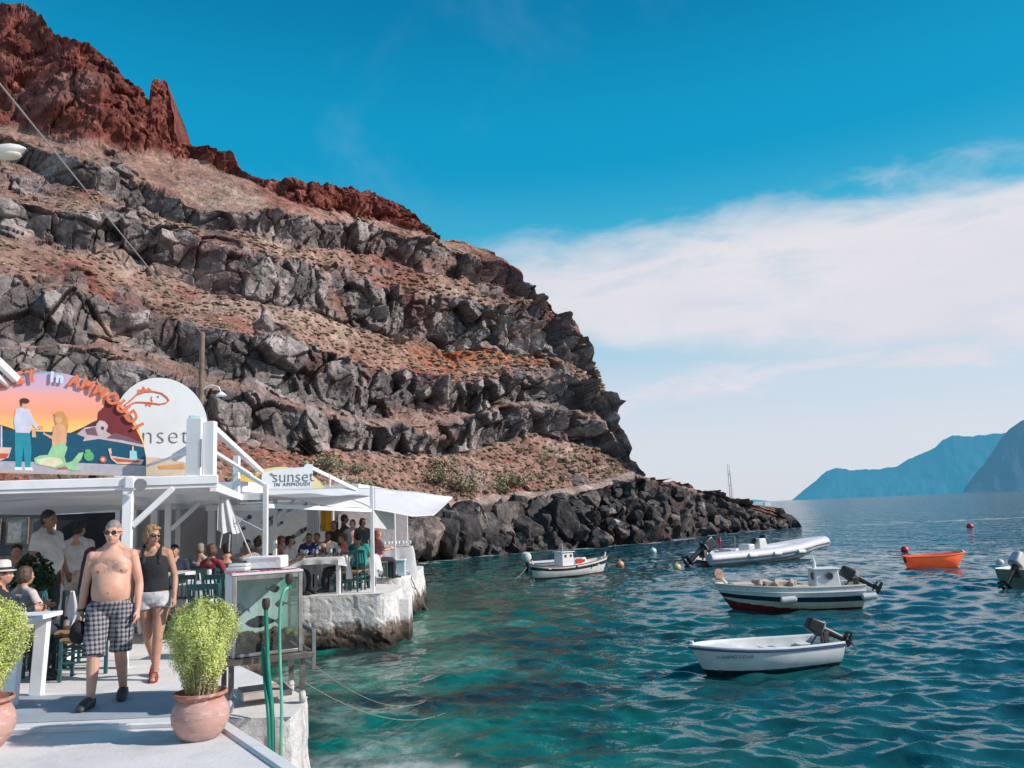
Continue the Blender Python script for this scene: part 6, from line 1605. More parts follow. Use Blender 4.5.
# ---- the bare chested man
YMn = 8.05; mx_ = atY(111, 600, YMn).x
J = base_joints(w=.97)
J['hipL'] = Vector((.10, 0, .90)); J['hipR'] = Vector((-.10, 0, .90))
J['knR'] = Vector((-.115, -.13, .49)); J['anR'] = Vector((-.125, -.13, .085)); J['toeR'] = Vector((-.17, -.31, .03))
J['knL'] = Vector((.10, -.02, .50)); J['anL'] = Vector((.105, .20, .10)); J['toeL'] = Vector((.12, .02, .032))
J['elR'] = Vector((-.245, .05, 1.12)); J['wrR'] = Vector((-.258, .0, .87)); J['elL'] = Vector((.25, .03, 1.12)); J['wrL'] = Vector((.25, -.06, .87))
for k_ in ('shL', 'shR'): J[k_].z = 1.405
MSK = skin('skin_sunburnt', (.64, .37, .28), (.52, .22, .16), hair=((0, -.15, 1.32), (.14, .14, .11), (.20, .15, .125)))
man = person('bare chested man in sunglasses and checked shorts walking along the promenade', (mx_, YMn, 0), R(17), J, False, MSK, HG, None, check, M('shoe_dark', (.05, .05, .055), .6, .3, 9), vox=.0062, height=1.74, yaw=R(-6), pitch=R(2), botlen='knee', hairstyle='bald', build_=.93, belly=1.1, glasses=True, fine=True)
b_ = MB(); b_.tube([J['wrR'] + Vector((-.002, 0, .035)), J['wrR'] + Vector((-.001, 0, .012))], [.036, .036], 14); b_.build('wristwatch', black, man, smooth=True)
b_ = MB(); b_.tube([spine(J, -.02) + Vector((0, 0, .088)), spine(J, -.02) + Vector((0, 0, .1))], [(.216, .176), (.216, .18)], 24); 
M4 = Matrix.Translation((mx_, YMn, 0)) @ Matrix.Rotation(R(17), 4, 'Z') @ Matrix.Scale(1.74 / 1.75, 4)
cp = thing('cap', 'black cap held in the hand of the bare chested man', 'cap', M4 @ (J['wrR'] + Vector((-.01, -.04, -.17))))
b_ = MB(); b_.ell((0, 0, 0), (.075, .085, .105), 16, 10); b_.build('crown', M('cap_black', (.012, .011, .014), .85, .3, 20), cp, smooth=True); b_ = MB(); b_.ell((.01, -.06, -.05), (.07, .085, .012), 14, 8, Euler((R(-55), 0, 0)).to_matrix()); b_.build('brim', MATS['cap_black'], cp, smooth=True)
sh_ = MB(); q = J['shR']
sh_.tube([q + Vector((-.03, .10, -.32)), q + Vector((-.035, .10, -.12)), q + Vector((-.02, .05, .05)), q + Vector((-.02, -.01, .072)), q + Vector((-.03, -.03, .06))], [(.10, .022), (.10, .022), (.07, .02), (.05, .016), (.03, .012)], 12)
sh_.tube([q + Vector((-.05, .11, -.1)), q + Vector((-.055, .10, -.3)), q + Vector((-.05, .1, -.55))], [(.08, .03), (.1, .03), (.06, .02)], 12)
o = remeshed(sh_, 'carried_shirt', cloth('maroon', (.055, .022, .03)), None, .01, 4, disp=lambda co: fbm(co[:, 0] * 12, co[:, 1] * 12, co[:, 2] * 7, 3, 8) * .012); o.matrix_world = M4; tag(o, 'dark maroon shirt slung over the shoulder of the bare chested man', 'shirt')
ky = MB(); hw = M4 @ (J['wrL'] + Vector((.0, -.05, -.17))); ky.box((0, 0, -.02), (.02, .02, .06)); ky.tube([(0, 0, .02), (0, .01, .05), (0, 0, .07)], .005, 6); o = ky.build('key_fob', black); o.location = hw; tag(o, 'small black key fob held in the bare chested man\'s other hand', 'keys')

# ---- the woman behind him
YW = 9.25; wx0 = atY(153.5, 600, YW).x
J = base_joints(w=.9)
for k_ in ('pelvis', 'waist', 'chest', 'neck', 'head', 'shL', 'shR', 'hipL', 'hipR'): pass
J['chest'] += Vector((-.015, 0, 0)); J['neck'] += Vector((-.03, 0, 0)); J['head'] += Vector((-.03, -.01, 0)); J['shL'] += Vector((-.02, 0, -.01)); J['shR'] += Vector((-.03, 0, .01))
J['knL'] = Vector((.075, -.12, .49)); J['anL'] = Vector((.055, -.13, .085)); J['toeL'] = Vector((.06, -.31, .028))
J['knR'] = Vector((-.06, .03, .49)); J['anR'] = Vector((.0, .24, .13)); J['toeR'] = Vector((.005, .07, .035))
J['elL'] = Vector((.225, .02, 1.14)); J['wrL'] = Vector((.24, -.10, .90)); J['elR'] = Vector((-.24, .08, 1.14)); J['wrR'] = Vector((-.25, .06, .90))
wom = person('woman in black tank top and pale shorts walking behind the shirtless man', (wx0, YW, 0), R(15), J, True, SK, HBl, cloth('black', (.022, .022, .026)), cloth('pale_shorts', (.58, .55, .56)), None, vox=.0068, height=1.68, yaw=R(40), pitch=R(4), sleeve=0, toplen=.0, botlen='short', hairstyle='bob', build_=1.05, belly=1.12, glasses=True, fine=True)
for n in 'LR':
    an, toe = J['an' + n], J['toe' + n]; b_ = MB()
    dd = (toe - an); dd.z = 0; dd.normalize()
    b_.tube([an - dd * .06 + Vector((0, 0, -.072)), an + Vector((0, 0, -.072)), toe + Vector((0, 0, -.022)), toe + dd * .04 + Vector((0, 0, -.018))], [(.012, .03), (.012, .038), (.012, .046), (.01, .028)], 10)
    for f in (.35, .62, .85): c0 = an.lerp(toe, f); b_.tube([c0 + Vector((-.047, 0, -.035)), c0 + Vector((-.03, 0, .018 + .012 * (1 - f))), c0 + Vector((.03, 0, .018 + .012 * (1 - f))), c0 + Vector((.047, 0, -.035))], .008, 6)
    b_.build('sandal', M('sandal_red', (.30, .045, .035), .6, .2, 9), wom, smooth=True)
b_ = MB(); c0 = J['neck']; b_.tube([c0 + Vector((.062 * math.cos(a), -.03 + .075 * math.sin(a) - .03 * (math.sin(a) < 0) , .01 + .05 * math.sin(a))) for a in [2 * math.pi * k / 20 for k in range(21)]], .004, 5); b_.build('necklace', M('gold', (.5, .33, .1), .35, .1, 5, metal=.8), wom, smooth=True)
M4w = Matrix.Translation((wx0, YW, 0)) @ Matrix.Rotation(R(15), 4, 'Z') @ Matrix.Scale(1.68 / 1.75, 4)
hw = M4w @ (J['wrL'] + Vector((.0, -.06, -.16))); o = MB().box((0, 0, 0), (.02, .07, .12)).build('phone', black, bevel=.006); o.location = hw; tag(o, 'small black phone in the hand of the woman in the tank top', 'phone')

# ---- staff and guests in the shade of the first taverna
def P3(q, y, Y): return atY(q, y, Y)
b_ = MB(); b_.prism([(-16, 10.6), (-5.95, 10.6), (-5.95, 16.9), (-16, 16.9)], -.05, .12); o = b_.build('raised_floor', flr, bevel=.01); tag(o, kind='structure')
J = base_joints(); J['elL'] = Vector((.235, -.02, 1.15)); J['wrL'] = Vector((.24, -.12, .92))
x = P3(47, 560, 11.3).x; person('dark haired waiter in white shirt standing side on in the shade', (x, 11.3, .12), R(82), J, False, SKd, HB, cloth('white', (.56, .54, .55)), cloth('black2', (.02, .025, .035)), black, height=1.83, yaw=0, vox=.011)
J = base_joints(); x = P3(78, 560, 12.2).x; person('man in light grey shirt seen from behind among the shaded tables', (x, 12.2, .12), R(176), J, False, SK, HB, cloth('grey', (.50, .49, .50)), cloth('beige', (.36, .32, .29)), black, height=1.66, pitch=R(14), vox=.011)
J = base_joints(True); x = P3(3, 560, 9.3).x; hatman = person('seated guest in dark jacket wearing a white straw hat', (x, 9.3, 0), R(115), J, False, SK, HBr, cloth('navyj', (.02, .022, .03)), cloth('navyj', ()), black, vox=.012, sleeve=2, height=1.7)
ht = thing('straw_hat', 'white straw hat with black band on the seated guest', 'hat', hatman.matrix_basis @ (J['head'] + Vector((0, .01, .055))))
b_ = MB(); b_.lathe([(.001, .115), (.05, .118), (.078, .10), (.088, .04), (.09, 0), (.14, -.012), (.142, -.006), (.088, .006)], seg=22, cap=False); b_.build('crown', M('straw', (.66, .60, .55), .8, .12, 30), ht, smooth=True); b_ = MB(); b_.lathe([(.0915, .004), (.0905, .034)], seg=22, cap=False); b_.build('band', black, ht, smooth=True)
J = base_joints(True); J['wrR'] = Vector((-.1, -.3, .72)); x = P3(25, 580, 9.9).x; person('seated woman in pale pink top at the front table', (x, 9.9, 0), R(150), J, True, SK, HBr, cloth('palepink', (.55, .46, .45)), cloth('darkjean', (.03, .04, .06)), black, vox=.012, hairstyle='bob', height=1.62)
J = base_joints(True); x = P3(16, 560, 13.5).x; person('guest in pale blue shirt seated deep in the shade', (x, 13.5, .12), R(20), J, False, SK, HB, cloth('paleblue', (.25, .28, .34)), cloth('darkjean', ()), black, vox=.016)
# front left tables, chairs and planters
table(P3(20, 600, 10.3).x - .3, 10.25, R(10), 'white table of the front left guests, half hidden by the basil pot', 'white cloth on the front left table of the seated guests', 4)
chair(P3(55, 600, 10.2).x, 10.3, R(95), 'teal chair with its back to the waiter, beside the front left table', mat='t')
chair(P3(70, 620, 9.9).x, 10.05, R(20), 'dark teal chair with rush seat in the shade left of the shirtless man', mat='d')
cz = chair(P3(83, 620, 9.4).x, 9.45, R(-80), 'teal chair seen edge on just behind the shirtless man, napkin on its back', mat='t')
chair(P3(4, 600, 9.3).x, 9.35, R(115), 'teal chair under the guest in the straw hat', mat='t'); chair(P3(25, 600, 9.95).x, 9.98, R(150), 'dark chair under the woman in pale pink', mat='d')
a, b2_ = P3(67, 591, 9.25), P3(77, 625, 9.25); b_ = MB(); b_.grid(sheet(10, 12, lambda u, v: (a.x + (b2_.x - a.x) * (.5 + (u - .5) * (.35 + .65 * math.sin(min(v, .72) / .72 * 1.57) if v < .72 else (1 - (v - .72) / .28) * .95 + .05)) + .01 * v, 9.25 + .02 * math.sin(u * 6), a.z - (a.z - b2_.z) * v)))
o = b_.build('napkin', M('napkin_pink', (.68, .60, .60), .9, .08, 9), smooth=True); tag(o, 'pale pointed napkin hanging from the chair beside the shirtless man', 'napkin')
# ================================================================== PLANTS IN POTS
def leafmat(name, cols):
    m, t, p, out = new_mat(name)
    a = t.n('ShaderNodeAttribute', attribute_name='Col'); t.l(a.outputs[0], p.inputs['Base Color']); p.inputs['Roughness'].default_value = .55; p.inputs['Specular IOR Level'].default_value = .3
    tr = t.n('ShaderNodeBsdfTranslucent'); t.l(a.outputs[0], tr.inputs[0]); mx = t.n('ShaderNodeMixShader', i_0=.35); t.l(p.outputs[0], mx.inputs[1]); t.l(tr.outputs[0], mx.inputs[2]); t.l(mx.outputs[0], out.inputs[0])
    return m
leafm = leafmat('basil_leaf', None)
def foliage(parent, name, prof, n, size, cols, seed, loc=(0, 0, 0), dry=None):
    """leaf cards filling a body of revolution. prof: [(z, radius)]."""
    rg = np.random.default_rng(seed); zs, rr = np.array(prof).T
    w = rr ** 1.4 + .02; cdf = np.cumsum(w); cdf /= cdf[-1]
    z = np.interp(rg.random(n), cdf, zs); R_ = np.interp(z, zs, rr)
    a = rg.uniform(0, 6.283, n); lump = 1 + .13 * np.sin(a * 3 + z * 9 + seed) + .09 * np.sin(a * 7 - z * 17) + .07 * rg.normal(size=n)
    r_ = R_ * lump * rg.uniform(.25, 1, n) ** .38
    z = z * (1 + .045 * np.sin(a * 4 + seed) + .035 * np.sin(a * 9 + 1))
    c = np.stack([r_ * np.cos(a), r_ * np.sin(a), z + rg.normal(size=n) * .012], 1)
    d = np.stack([np.cos(a), np.sin(a), rg.uniform(-.1, 1.3, n)], 1) + rg.normal(size=(n, 3)) * .45; d /= np.linalg.norm(d, axis=1)[:, None]
    q = np.cross(d, rg.normal(size=(n, 3))); q /= np.linalg.norm(q, axis=1)[:, None]; u = np.cross(d, q)
    s = size * rg.uniform(.6, 1.3, (n, 1))
    V4 = np.stack([c - u * s, c + q * s * .5 + d * s * .15, c + u * s * .9, c - q * s * .5 + d * s * .15], 1).reshape(-1, 3)
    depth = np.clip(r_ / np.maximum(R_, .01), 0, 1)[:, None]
    cc = np.array(cols)[rg.integers(0, len(cols), n)] * (.55 + .5 * depth ** 2) * rg.uniform(.75, 1.2, (n, 1))  # shade inside the crown put into the leaf colour
    if dry is not None:
        zz0, zz1, dc = dry; f = np.clip((zz1 - z) / (zz1 - zz0), 0, 1)[:, None] * (rg.random((n, 1)) < .75); cc = cc * (1 - f) + np.array(dc) * rg.uniform(.6, 1.2, (n, 1)) * f
    o = link(bpy.data.objects.new(name, np_mesh(name, V4, np.arange(n * 4).reshape(n, 4), [leafm], False, np.repeat(cc, 4, 0))), parent); o.location = loc
    return o
m, t, p, out = new_mat('terracotta'); tc = t.n('ShaderNodeTexCoord'); sp = t.n('ShaderNodeSeparateXYZ'); t.l(tc.outputs['Object'], sp.inputs[0])
n1 = t.n('ShaderNodeTexNoise', i_Scale=9.0, i_Detail=7.0, i_Roughness=.7); mp = t.n('ShaderNodeMapping'); mp.inputs['Scale'].default_value = (1, 1, 2.5); t.l(tc.outputs['Object'], mp.inputs[0]); t.l(mp.outputs[0], n1.inputs['Vector'])
zf = t.math('ADD', sp.outputs[2], t.math('MULTIPLY', t.math('SUBTRACT', n1.outputs[0], .5), .35))
c = t.mix(t.mapr(zf, .24, .38, 0, 1), (.50, .29, .25), (.38, .13, .08)); c = t.mix(t.mapr(n1.outputs[0], .5, .66, 0, .75), c, (.62, .50, .48))
n5 = t.n('ShaderNodeTexNoise', i_Scale=3.0, i_Detail=6.0, i_Roughness=.75); mp5 = t.n('ShaderNodeMapping'); mp5.inputs['Scale'].default_value = (1, 1, 9); t.l(tc.outputs['Object'], mp5.inputs[0]); t.l(mp5.outputs[0], n5.inputs['Vector'])
c = t.mix(t.mapr(n5.outputs[0], .52, .66, 0, .55), c, (.30, .12, .085)); c = t.mix(t.mapr(sp.outputs[2], .0, .06, .5, 0), c, (.36, .30, .28))
t.l(c, p.inputs['Base Color']); p.inputs['Roughness'].default_value = .85; b = t.n('ShaderNodeBump', i_Strength=.5, i_Distance=.01); t.l(n1.outputs[0], b.inputs['Height']); t.l(b.outputs[0], p.inputs['Normal']); terra = m
LIME = [(.58, .66, .16), (.68, .73, .24), (.74, .78, .34), (.44, .55, .12), (.78, .76, .4)]
POT = [(.001, 0), (.13, 0), (.15, .008), (.19, .06), (.222, .13), (.228, .19), (.215, .25), (.19, .295), (.175, .315), (.178, .325), (.205, .335), (.215, .345), (.212, .365), (.198, .368), (.178, .34), (.15, .32), (.001, .315)]
def basil(x, y, z, label, plabel, s, seed, dryc=(.42, .33, .24)):
    pt = thing('terracotta_pot', plabel, 'flower pot', (x, y, z)); pt.scale = (s,) * 3
    b_ = MB(); b_.lathe(POT, seg=40, cap=False); b_.build('pot_body', terra, pt, smooth=True)
    b_ = MB(); b_.lathe([(.001, .326), (.165, .322)], seg=24, cap=False); b_.build('soil', M('soil', (.06, .035, .025), .95, .4, 20, bump=.01), pt)
    pl = thing('basil_plant', label, 'plant', (x, y, z + .325 * s)); pl.scale = (s,) * 3
    rg = random.Random(seed); b_ = MB()
    for k in range(26):
        a = rg.uniform(0, 6.28); r0 = rg.uniform(.01, .12); r1 = r0 + rg.uniform(.02, .16); h = rg.uniform(.28, .62)
        b_.tube([(r0 * math.cos(a), r0 * math.sin(a), 0), ((r0 + r1) / 2 * math.cos(a + .2), (r0 + r1) / 2 * math.sin(a + .2), h * .5), (r1 * math.cos(a), r1 * math.sin(a), h)], [.006, .004, .002], 5)
    b_.build('stem', M('dry_stem', (.36, .27, .18), .8, .3, 20), pl)
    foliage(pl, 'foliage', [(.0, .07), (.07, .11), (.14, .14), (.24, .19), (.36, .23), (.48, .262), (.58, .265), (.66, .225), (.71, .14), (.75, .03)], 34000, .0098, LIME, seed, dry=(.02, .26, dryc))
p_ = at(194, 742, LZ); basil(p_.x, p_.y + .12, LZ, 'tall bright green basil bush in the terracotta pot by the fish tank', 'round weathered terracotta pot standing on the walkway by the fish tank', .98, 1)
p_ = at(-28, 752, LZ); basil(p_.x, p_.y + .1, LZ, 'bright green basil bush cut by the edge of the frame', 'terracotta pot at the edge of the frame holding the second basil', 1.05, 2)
# dark leafy plant on the shaded table
pp_ = P3(33, 575, 10.6); pl = thing('potted_plant', 'dark green leafy plant standing between the waiter and the seated guests', 'plant', (pp_.x, 10.6, .12))
MB().lathe([(.001, 0), (.12, 0), (.16, .3), (.17, .32), (.15, .32), (.14, .28), (.001, .27)], seg=20, cap=False).build('pot', terra, pl, smooth=True)
MB().tube([(0, 0, .25), (.02, 0, .6), (0, 0, .95)], .018, 7).build('stem', MATS['dry_stem'], pl)
foliage(pl, 'foliage', [(.5, .05), (.6, .17), (.75, .24), (.95, .25), (1.1, .2), (1.2, .08)], 1500, .045, [(.035, .075, .03), (.05, .10, .04), (.025, .05, .025)], 9)
# ---- white table at the front left
tt = at(3, 709, 0); ft_ = thing('side_table', 'white wooden table at the front left with broad slanting legs', 'table', (tt.x - .33, tt.y + .06, 0), R(4))
h = .80
b_ = MB(); b_.box((-.1, .28, h), (1.2, .72, .045)); b_.build('tabletop', white, ft_, bevel=.006)
b_ = MB(); b_.box((-.1, .0, h - .06), (1.02, .025, .07)); b_.box((-.1, .56, h - .06), (1.02, .025, .07)); b_.build('apron', white, ft_)
for sx, sy in ((1, 0), (1, 1), (-1, 0), (-1, 1)):
    MB().beam((.33 if sx > 0 else -.55, .02 + sy * .5, 0), (.36 if sx > 0 else -.58, .03 + sy * .5, h - .02), .12, .09, up=(0, 1, 0)).build('leg', white, ft_, bevel=.006)
# ================================================================== FISH TANK
tp = at(265, 693, 0); TX, TY = tp.x + .0, 7.72
TA = R(26); q0, q1 = atY(234, 640, 7.45), atY(300, 640, 7.72); wT = math.hypot(q1.x - q0.x, .27); cxT = (q0.x + q1.x) / 2; cyT = 7.585
z0T, z1T = atY(265, 655, 7.58).z, atY(265, 574, 7.58).z
dT = .58
tk = thing('fish_tank', 'glass fish tank in a steel frame on a wheeled stand, red lettering on its lid', 'fish tank', (cxT, cyT, 0), TA)
z0, z1 = z0T, z1T; hw_ = wT / 2
b_ = MB(); f_ = .035
for x in (-hw_, hw_):
    for y in (0, dT): b_.box((x, y, (z0 + z1) / 2), (f_, f_, z1 - z0))
for z_ in (z0 + f_ / 2, z1 - f_ / 2):
    for y in (0, dT): b_.box((0, y, z_), (wT - f_ - .004, f_ - .004, f_ - .004 if z_ < 1 else .055))
    for x in (-hw_, hw_): b_.box((x, dT / 2, z_), (f_ - .004, dT - f_ - .004, f_ - .004))
b_.build('frame', steel, tk, bevel=.004)
m, t, p, out = new_mat('tank_back'); tc = t.n('ShaderNodeTexCoord'); n1 = t.n('ShaderNodeTexNoise', i_Scale=2.2, i_Detail=4.0, i_Distortion=.8); t.l(tc.outputs['Object'], n1.inputs['Vector'])
sp = t.n('ShaderNodeSeparateXYZ'); t.l(tc.outputs['Object'], sp.inputs[0])
c = t.mix(t.mapr(n1.outputs[0], .36, .56), (.24, .62, .52), (.78, .86, .86)); c = t.mix(t.mapr(sp.outputs[0], .08, .3, 0, .75), c, (.16, .52, .38)); t.l(c, p.inputs['Base Color']); p.inputs['Roughness'].default_value = .4
em = t.n('ShaderNodeEmission', i_1=.55); t.l(c, em.inputs[0]); ad = t.n('ShaderNodeAddShader'); t.l(p.outputs[0], ad.inputs[0]); t.l(em.outputs[0], ad.inputs[1])  # glow meant to brighten the unlit panel; the sum stays unlinked from the output
MB().box((0, dT - .03, (z0 + z1) / 2), (wT - .03, .01, z1 - z0 - .06)).build('back_panel', m, tk)
b_ = MB(); b_.box((0, -.002, (z0 + z1) / 2), (wT - .035, .006, z1 - z0 - .06)); b_.build('glass_pane', glassm, tk)
b_ = MB(); b_.box((hw_ - .0, dT / 2, (z0 + z1) / 2), (.006, dT - .04, z1 - z0 - .06)); b_.build('glass_pane', glassm, tk)
MB().box((-hw_ - .012, dT / 2, (z0 + z1) / 2), (.012, dT - .0, z1 - z0 - .01)).build('side_panel', white, tk)
b_ = MB(); b_.box((-.0, dT / 2 + .0, z1 + .012), (wT + .05, dT + .05, .022)); b_.build('lid', M('lid_white', (.70, .66, .66), .5, .1, 5, dirt=(.4, .3, .3), dirt_amt=.4), tk, bevel=.004)
o = text_mesh('ΨΑΡΙΑ-ΦΡΕΣΚΑ', .082, redink, 'lettering', tk, .002, offset=.004); o.location = (-.04, .10, z1 + .026); o.rotation_euler = (R(-90), 0, 0)
o.scale = (1, 1, 2.1)
b_ = MB(); g = np.meshgrid(np.linspace(-hw_ + .03, hw_ - .03, 40), np.linspace(.03, dT - .06, 26), indexing='ij')
gz = z0 + .09 + .10 * (fbm(g[0] * 7, g[1] * 7, g[0] * 0, 4, 700) + .25) + .06 * g[1]
sand = M('tank_bed', (.14, .10, .05), .9, .6, 26, bump=.02, dirt=(.30, .12, .06), dirt_amt=.9)
o = link(bpy.data.objects.new('rock_bed', np_mesh('rock_bed', np.stack([g[0], g[1], gz], -1).reshape(-1, 3), gridF(40, 26, True), [sand], True)), tk)
# stand
b_ = MB()
for y in (-.06, dT + .06): b_.box((0, y, z0 - .03), (wT + .22, .045, .05))
for x in (-hw_ - .1, hw_ + .1): b_.box((x, dT / 2, z0 - .03), (.045, dT + .08, .05))
b_.box((0, dT / 2, z0 - .012), (wT + .12, dT + .06, .016))
b_.build('stand_frame', dsteel, tk, bevel=.004)
for x in (-hw_ - .02, hw_ + .02):
    for y in (0, dT - .02):
        b_ = MB(); b_.box((x, y, (z0 + .06) / 2 + .03), (.045, .045, z0 - .12)); l_ = b_.build('leg', dsteel, tk)
        w_ = MB().lathe([(.001, -.022), (.05, -.022), (.056, -.012), (.056, .012), (.05, .022), (.001, .022)], seg=18).build('wheel', M('caster_pale', (.55, .52, .50), .6, .2, 9), l_, smooth=True); w_.location = (x, y, .056); w_.rotation_euler = (0, R(90), 0)
b_ = MB(); b_.box((hw_ + .12, -.02, z0 + .0), (.035, .035, .34)); b_.box((hw_ + .12, dT * .9, z0 + .0), (.035, .035, .34)); b_.box((hw_ + .12, dT * .44, z0 + .17), (.035, dT * .96, .035)); b_.box((hw_ + .12, dT * .44, z0 - .16), (.03, dT * .92, .03)); b_.build('side_rail', M('rail_grey', (.2, .21, .23), .5, .2, 6, metal=.4), tk, bevel=.003)
MB().box((.02, dT / 2, .09), (wT * .75, .4, .06)).build('lower_tray', M('tray_beige', (.50, .42, .38), .7, .2, 4), tk, bevel=.01)
TW = Matrix.Translation((cxT, cyT, 0)) @ Matrix.Rotation(TA, 4, 'Z')
def tl(x, y, z): return TW @ Vector((x, y, z))
# fish, corals, pumps and hoses
def fish(loc, s, rz, label, mat, tall=.45):
    f_ = thing('fish', label, 'fish', loc, rz); f_.scale = (s,) * 3
    b_ = MB(); xs = [-.5, -.46, -.38, -.25, -.08, .1, .26, .38, .44]; hs = [.01, .07, .15, .22, .25, .2, .12, .06, .05]
    b_.tube([(x, 0, .02 * math.sin(x * 3)) for x in xs], [(h_ * tall / .25, h_ * .36) for h_ in hs], 14); b_.build('body', mat, f_, smooth=True)
    b_ = MB(); b_.plate([(.42, .03), (.42, -.03), (.62, -.2), (.56, 0), (.62, .2)], -.008, .008); b_.build('tail', mat, f_)
    b_ = MB(); b_.plate([(-.22, tall * .8), (.24, tall * .4), (.26, tall * .65), (.05, tall * 1.12), (-.15, tall * 1.15)], -.006, .006); b_.build('dorsal_fin', mat, f_)
    b_ = MB(); b_.ell((-.40, -.05, .04), .022, 8, 6); b_.ell((-.40, .05, .04), .022, 8, 6); b_.build('eye', black, f_)
fd = M('fish_dark', (.10, .11, .115), .35, .4, 8); fg = M('fish_grey', (.26, .30, .30), .3, .4, 8)
zm = z0 + (z1 - z0)
fish(tl(-.02, .22, z0 + .27), .30, R(8), 'long dark fish resting above the rocks in the tank', fd, .17)
fish(tl(-.22, .2, z0 + .40), .16, R(-5), 'plump grey sea bream swimming near the tank frame', fg, .34)
fish(tl(.10, .3, z0 + .56), .12, R(200), 'small grey fish high in the tank behind the hose', fd, .3)
fish(tl(.16, .25, z0 + .42), .11, R(15), 'small dark fish low beside the pale hose in the tank', fd, .3)
for i, (x, y, r, c_) in enumerate([(-.2, .12, .07, (.20, .12, .05)), (-.08, .1, .06, (.30, .14, .07)), (.03, .12, .065, (.34, .13, .09)), (.14, .1, .06, (.22, .20, .07)), (.24, .14, .075, (.17, .19, .05)), (-.26, .26, .07, (.14, .12, .05)), (.18, .3, .08, (.12, .12, .05))]):
    b_ = MB(); rg = random.Random(i); 
    for k in range(9): b_.ell((rg.uniform(-.6, .6) * r, rg.uniform(-.6, .6) * r, rg.uniform(-.2, .7) * r), r * rg.uniform(.3, .6), 8, 6)
    o = remeshed(b_, 'coral_rock', M('coral_%d' % i, c_, .9, .5, 30, bump=.01), None, .008, 2); o.location = tl(x, y, z0 + .12); tag(o, 'coloured encrusted rock in the bed of the fish tank', 'rock', 'encrusted rocks on the floor of the tank')
def hose(pts, r, mat, label):
    P = smooth_path([Vector(q) for q in pts], 3); t_ = MB().tube(P, r, 9).build('hose', mat, smooth=True); return tag(t_, label, 'hose')
def pump(loc, label):
    t_ = thing('pump_head', label, 'pump', loc); b_ = MB(); b_.lathe([(.001, .05), (.03, .048), (.036, .02), (.034, -.02), (.02, -.05), (.001, -.052)], seg=14); b_.build('casing', M('pump_brown', (.05, .028, .025), .5, .3, 9), t_, smooth=True); b_ = MB(); b_.lathe([(.02, -.05), (.02, -.085)], seg=10); b_.build('nozzle', greenh, t_)
pA = P3(266, 604, 7.42); pump(pA, 'round dark pump head hanging in front of the tank glass'); pB = P3(289, 579, 7.52); pump(pB, 'dark pump fitting at the top corner of the tank')
hz_ = lambda L_: [P3(*q) for q in L_]
hose(hz_([(266, 612, 7.42), (267, 640, 7.4), (268, 665, 7.35), (270, 690, 7.2), (272, 705, 7.08), (273, 740, 7.06), (274, 810, 7.05)]), .019, greenh, 'dark green hose dropping from the round pump head down the quay')
hose(hz_([(263, 648, 7.42), (264, 668, 7.36), (266, 692, 7.2), (268, 706, 7.07), (269.5, 740, 7.05), (270.5, 810, 7.04)]), .017, greenh, 'second dark green hose tied beside the first at the tank foot')
hose(hz_([(289, 587, 7.52), (284, 590, 7.46), (280, 604, 7.44), (279.5, 630, 7.44), (280, 660, 7.4), (281, 685, 7.25), (282, 704, 7.07), (281, 740, 7.05), (280, 810, 7.05)]), .014, greenh2, 'pale green hose curving from the tank corner down to the sea')
bx = thing('foam_box', 'white foam box on top of the fish tank', 'box', tl(.06, .40, z1 + .025)); b_ = MB(); b_.box((0, 0, .06), (.34, .24, .10)); b_.build('box_body', white2, bx, bevel=.01); b_ = MB(); b_.box((-.02, 0, .112), (.36, .26, .02)); b_.build('lid', white2, bx, bevel=.006)
bx = thing('towel', 'folded white towel lying on the tank lid beside the foam box', 'towel', tl(-.2, .38, z1 + .025)); b_ = MB(); b_.box((0, 0, .02), (.2, .26, .04)); b_.box((.01, 0, .055), (.18, .24, .03)); b_.build('fold', clothw, bx, bevel=.015)
for i, (a, c_, sg) in enumerate([((308, 660, 7.9), (372, 690, 0), .25), ((304, 682, 7.75), (385, 705, 0), .2)]):
    e_ = at(c_[0] + 60, c_[1] + 8, WZ - .05); o = MB().tube(cable(atY(*a), e_, sg, 0, 20), .004, 5).build('mooring_line', ropem, smooth=True); tag(o, ['upper pale rope running from the tank stand into the water', 'lower pale rope running from the quay corner into the water'][i], 'rope')
for i, (a, c_) in enumerate([((411, 578, 23.2), (428, 610)), ((413, 582, 23.3), (424, 604)), ((400, 607, 23), (414, 626))]):
    o = MB().tube(cable(atY(*a), at(c_[0], c_[1], WZ - .05), .06, 0, 12), .014, 5).build('mooring_line', ropem, smooth=True); tag(o, ['thin rope hanging from the far platform corner, outermost', 'thin rope hanging from the far platform corner, inner one', 'short rope slack at the foot of the far platform'][i], 'rope')

# ================================================================== FURNISHING THE TERRACES
# interior white-cloth tables of the first taverna
for i, (q, Y, rz, lab) in enumerate([(184, 12.8, 8, 'white clothed table in the shade between the woman and the tied sail'), (166, 13.8, -4, 'white clothed table just behind the woman in the tank top'), (122, 14.5, 5, 'white clothed table behind the shirtless man in the dark taverna'), (100, 13.2, 12, 'white clothed table by the man in grey shirt')]):
    x = P3(q, 560, Y).x; table(x, Y, R(rz), lab, 'white cloth hanging in folds over a shaded taverna table', 20 + i, cgroup='white cloths on the shaded tables', z=.12 if x < -5.95 else 0, drop=.42)
for i, (q, Y, rz, lab) in enumerate([(196, 12.7, 90, 'dark chair right of the shaded table near the tied sail'), (176, 12.1, 0, 'dark chair tucked in front of the shaded table near the woman'), (150, 13.7, -90, 'dark chair beyond the woman in the tank top'), (110, 13.5, 0, 'dark chair behind the shoulder of the shirtless man')]):
    x = P3(q, 560, Y).x; chair(x, Y, R(rz), lab, mat='d', z=.12 if x < -5.95 else 0)
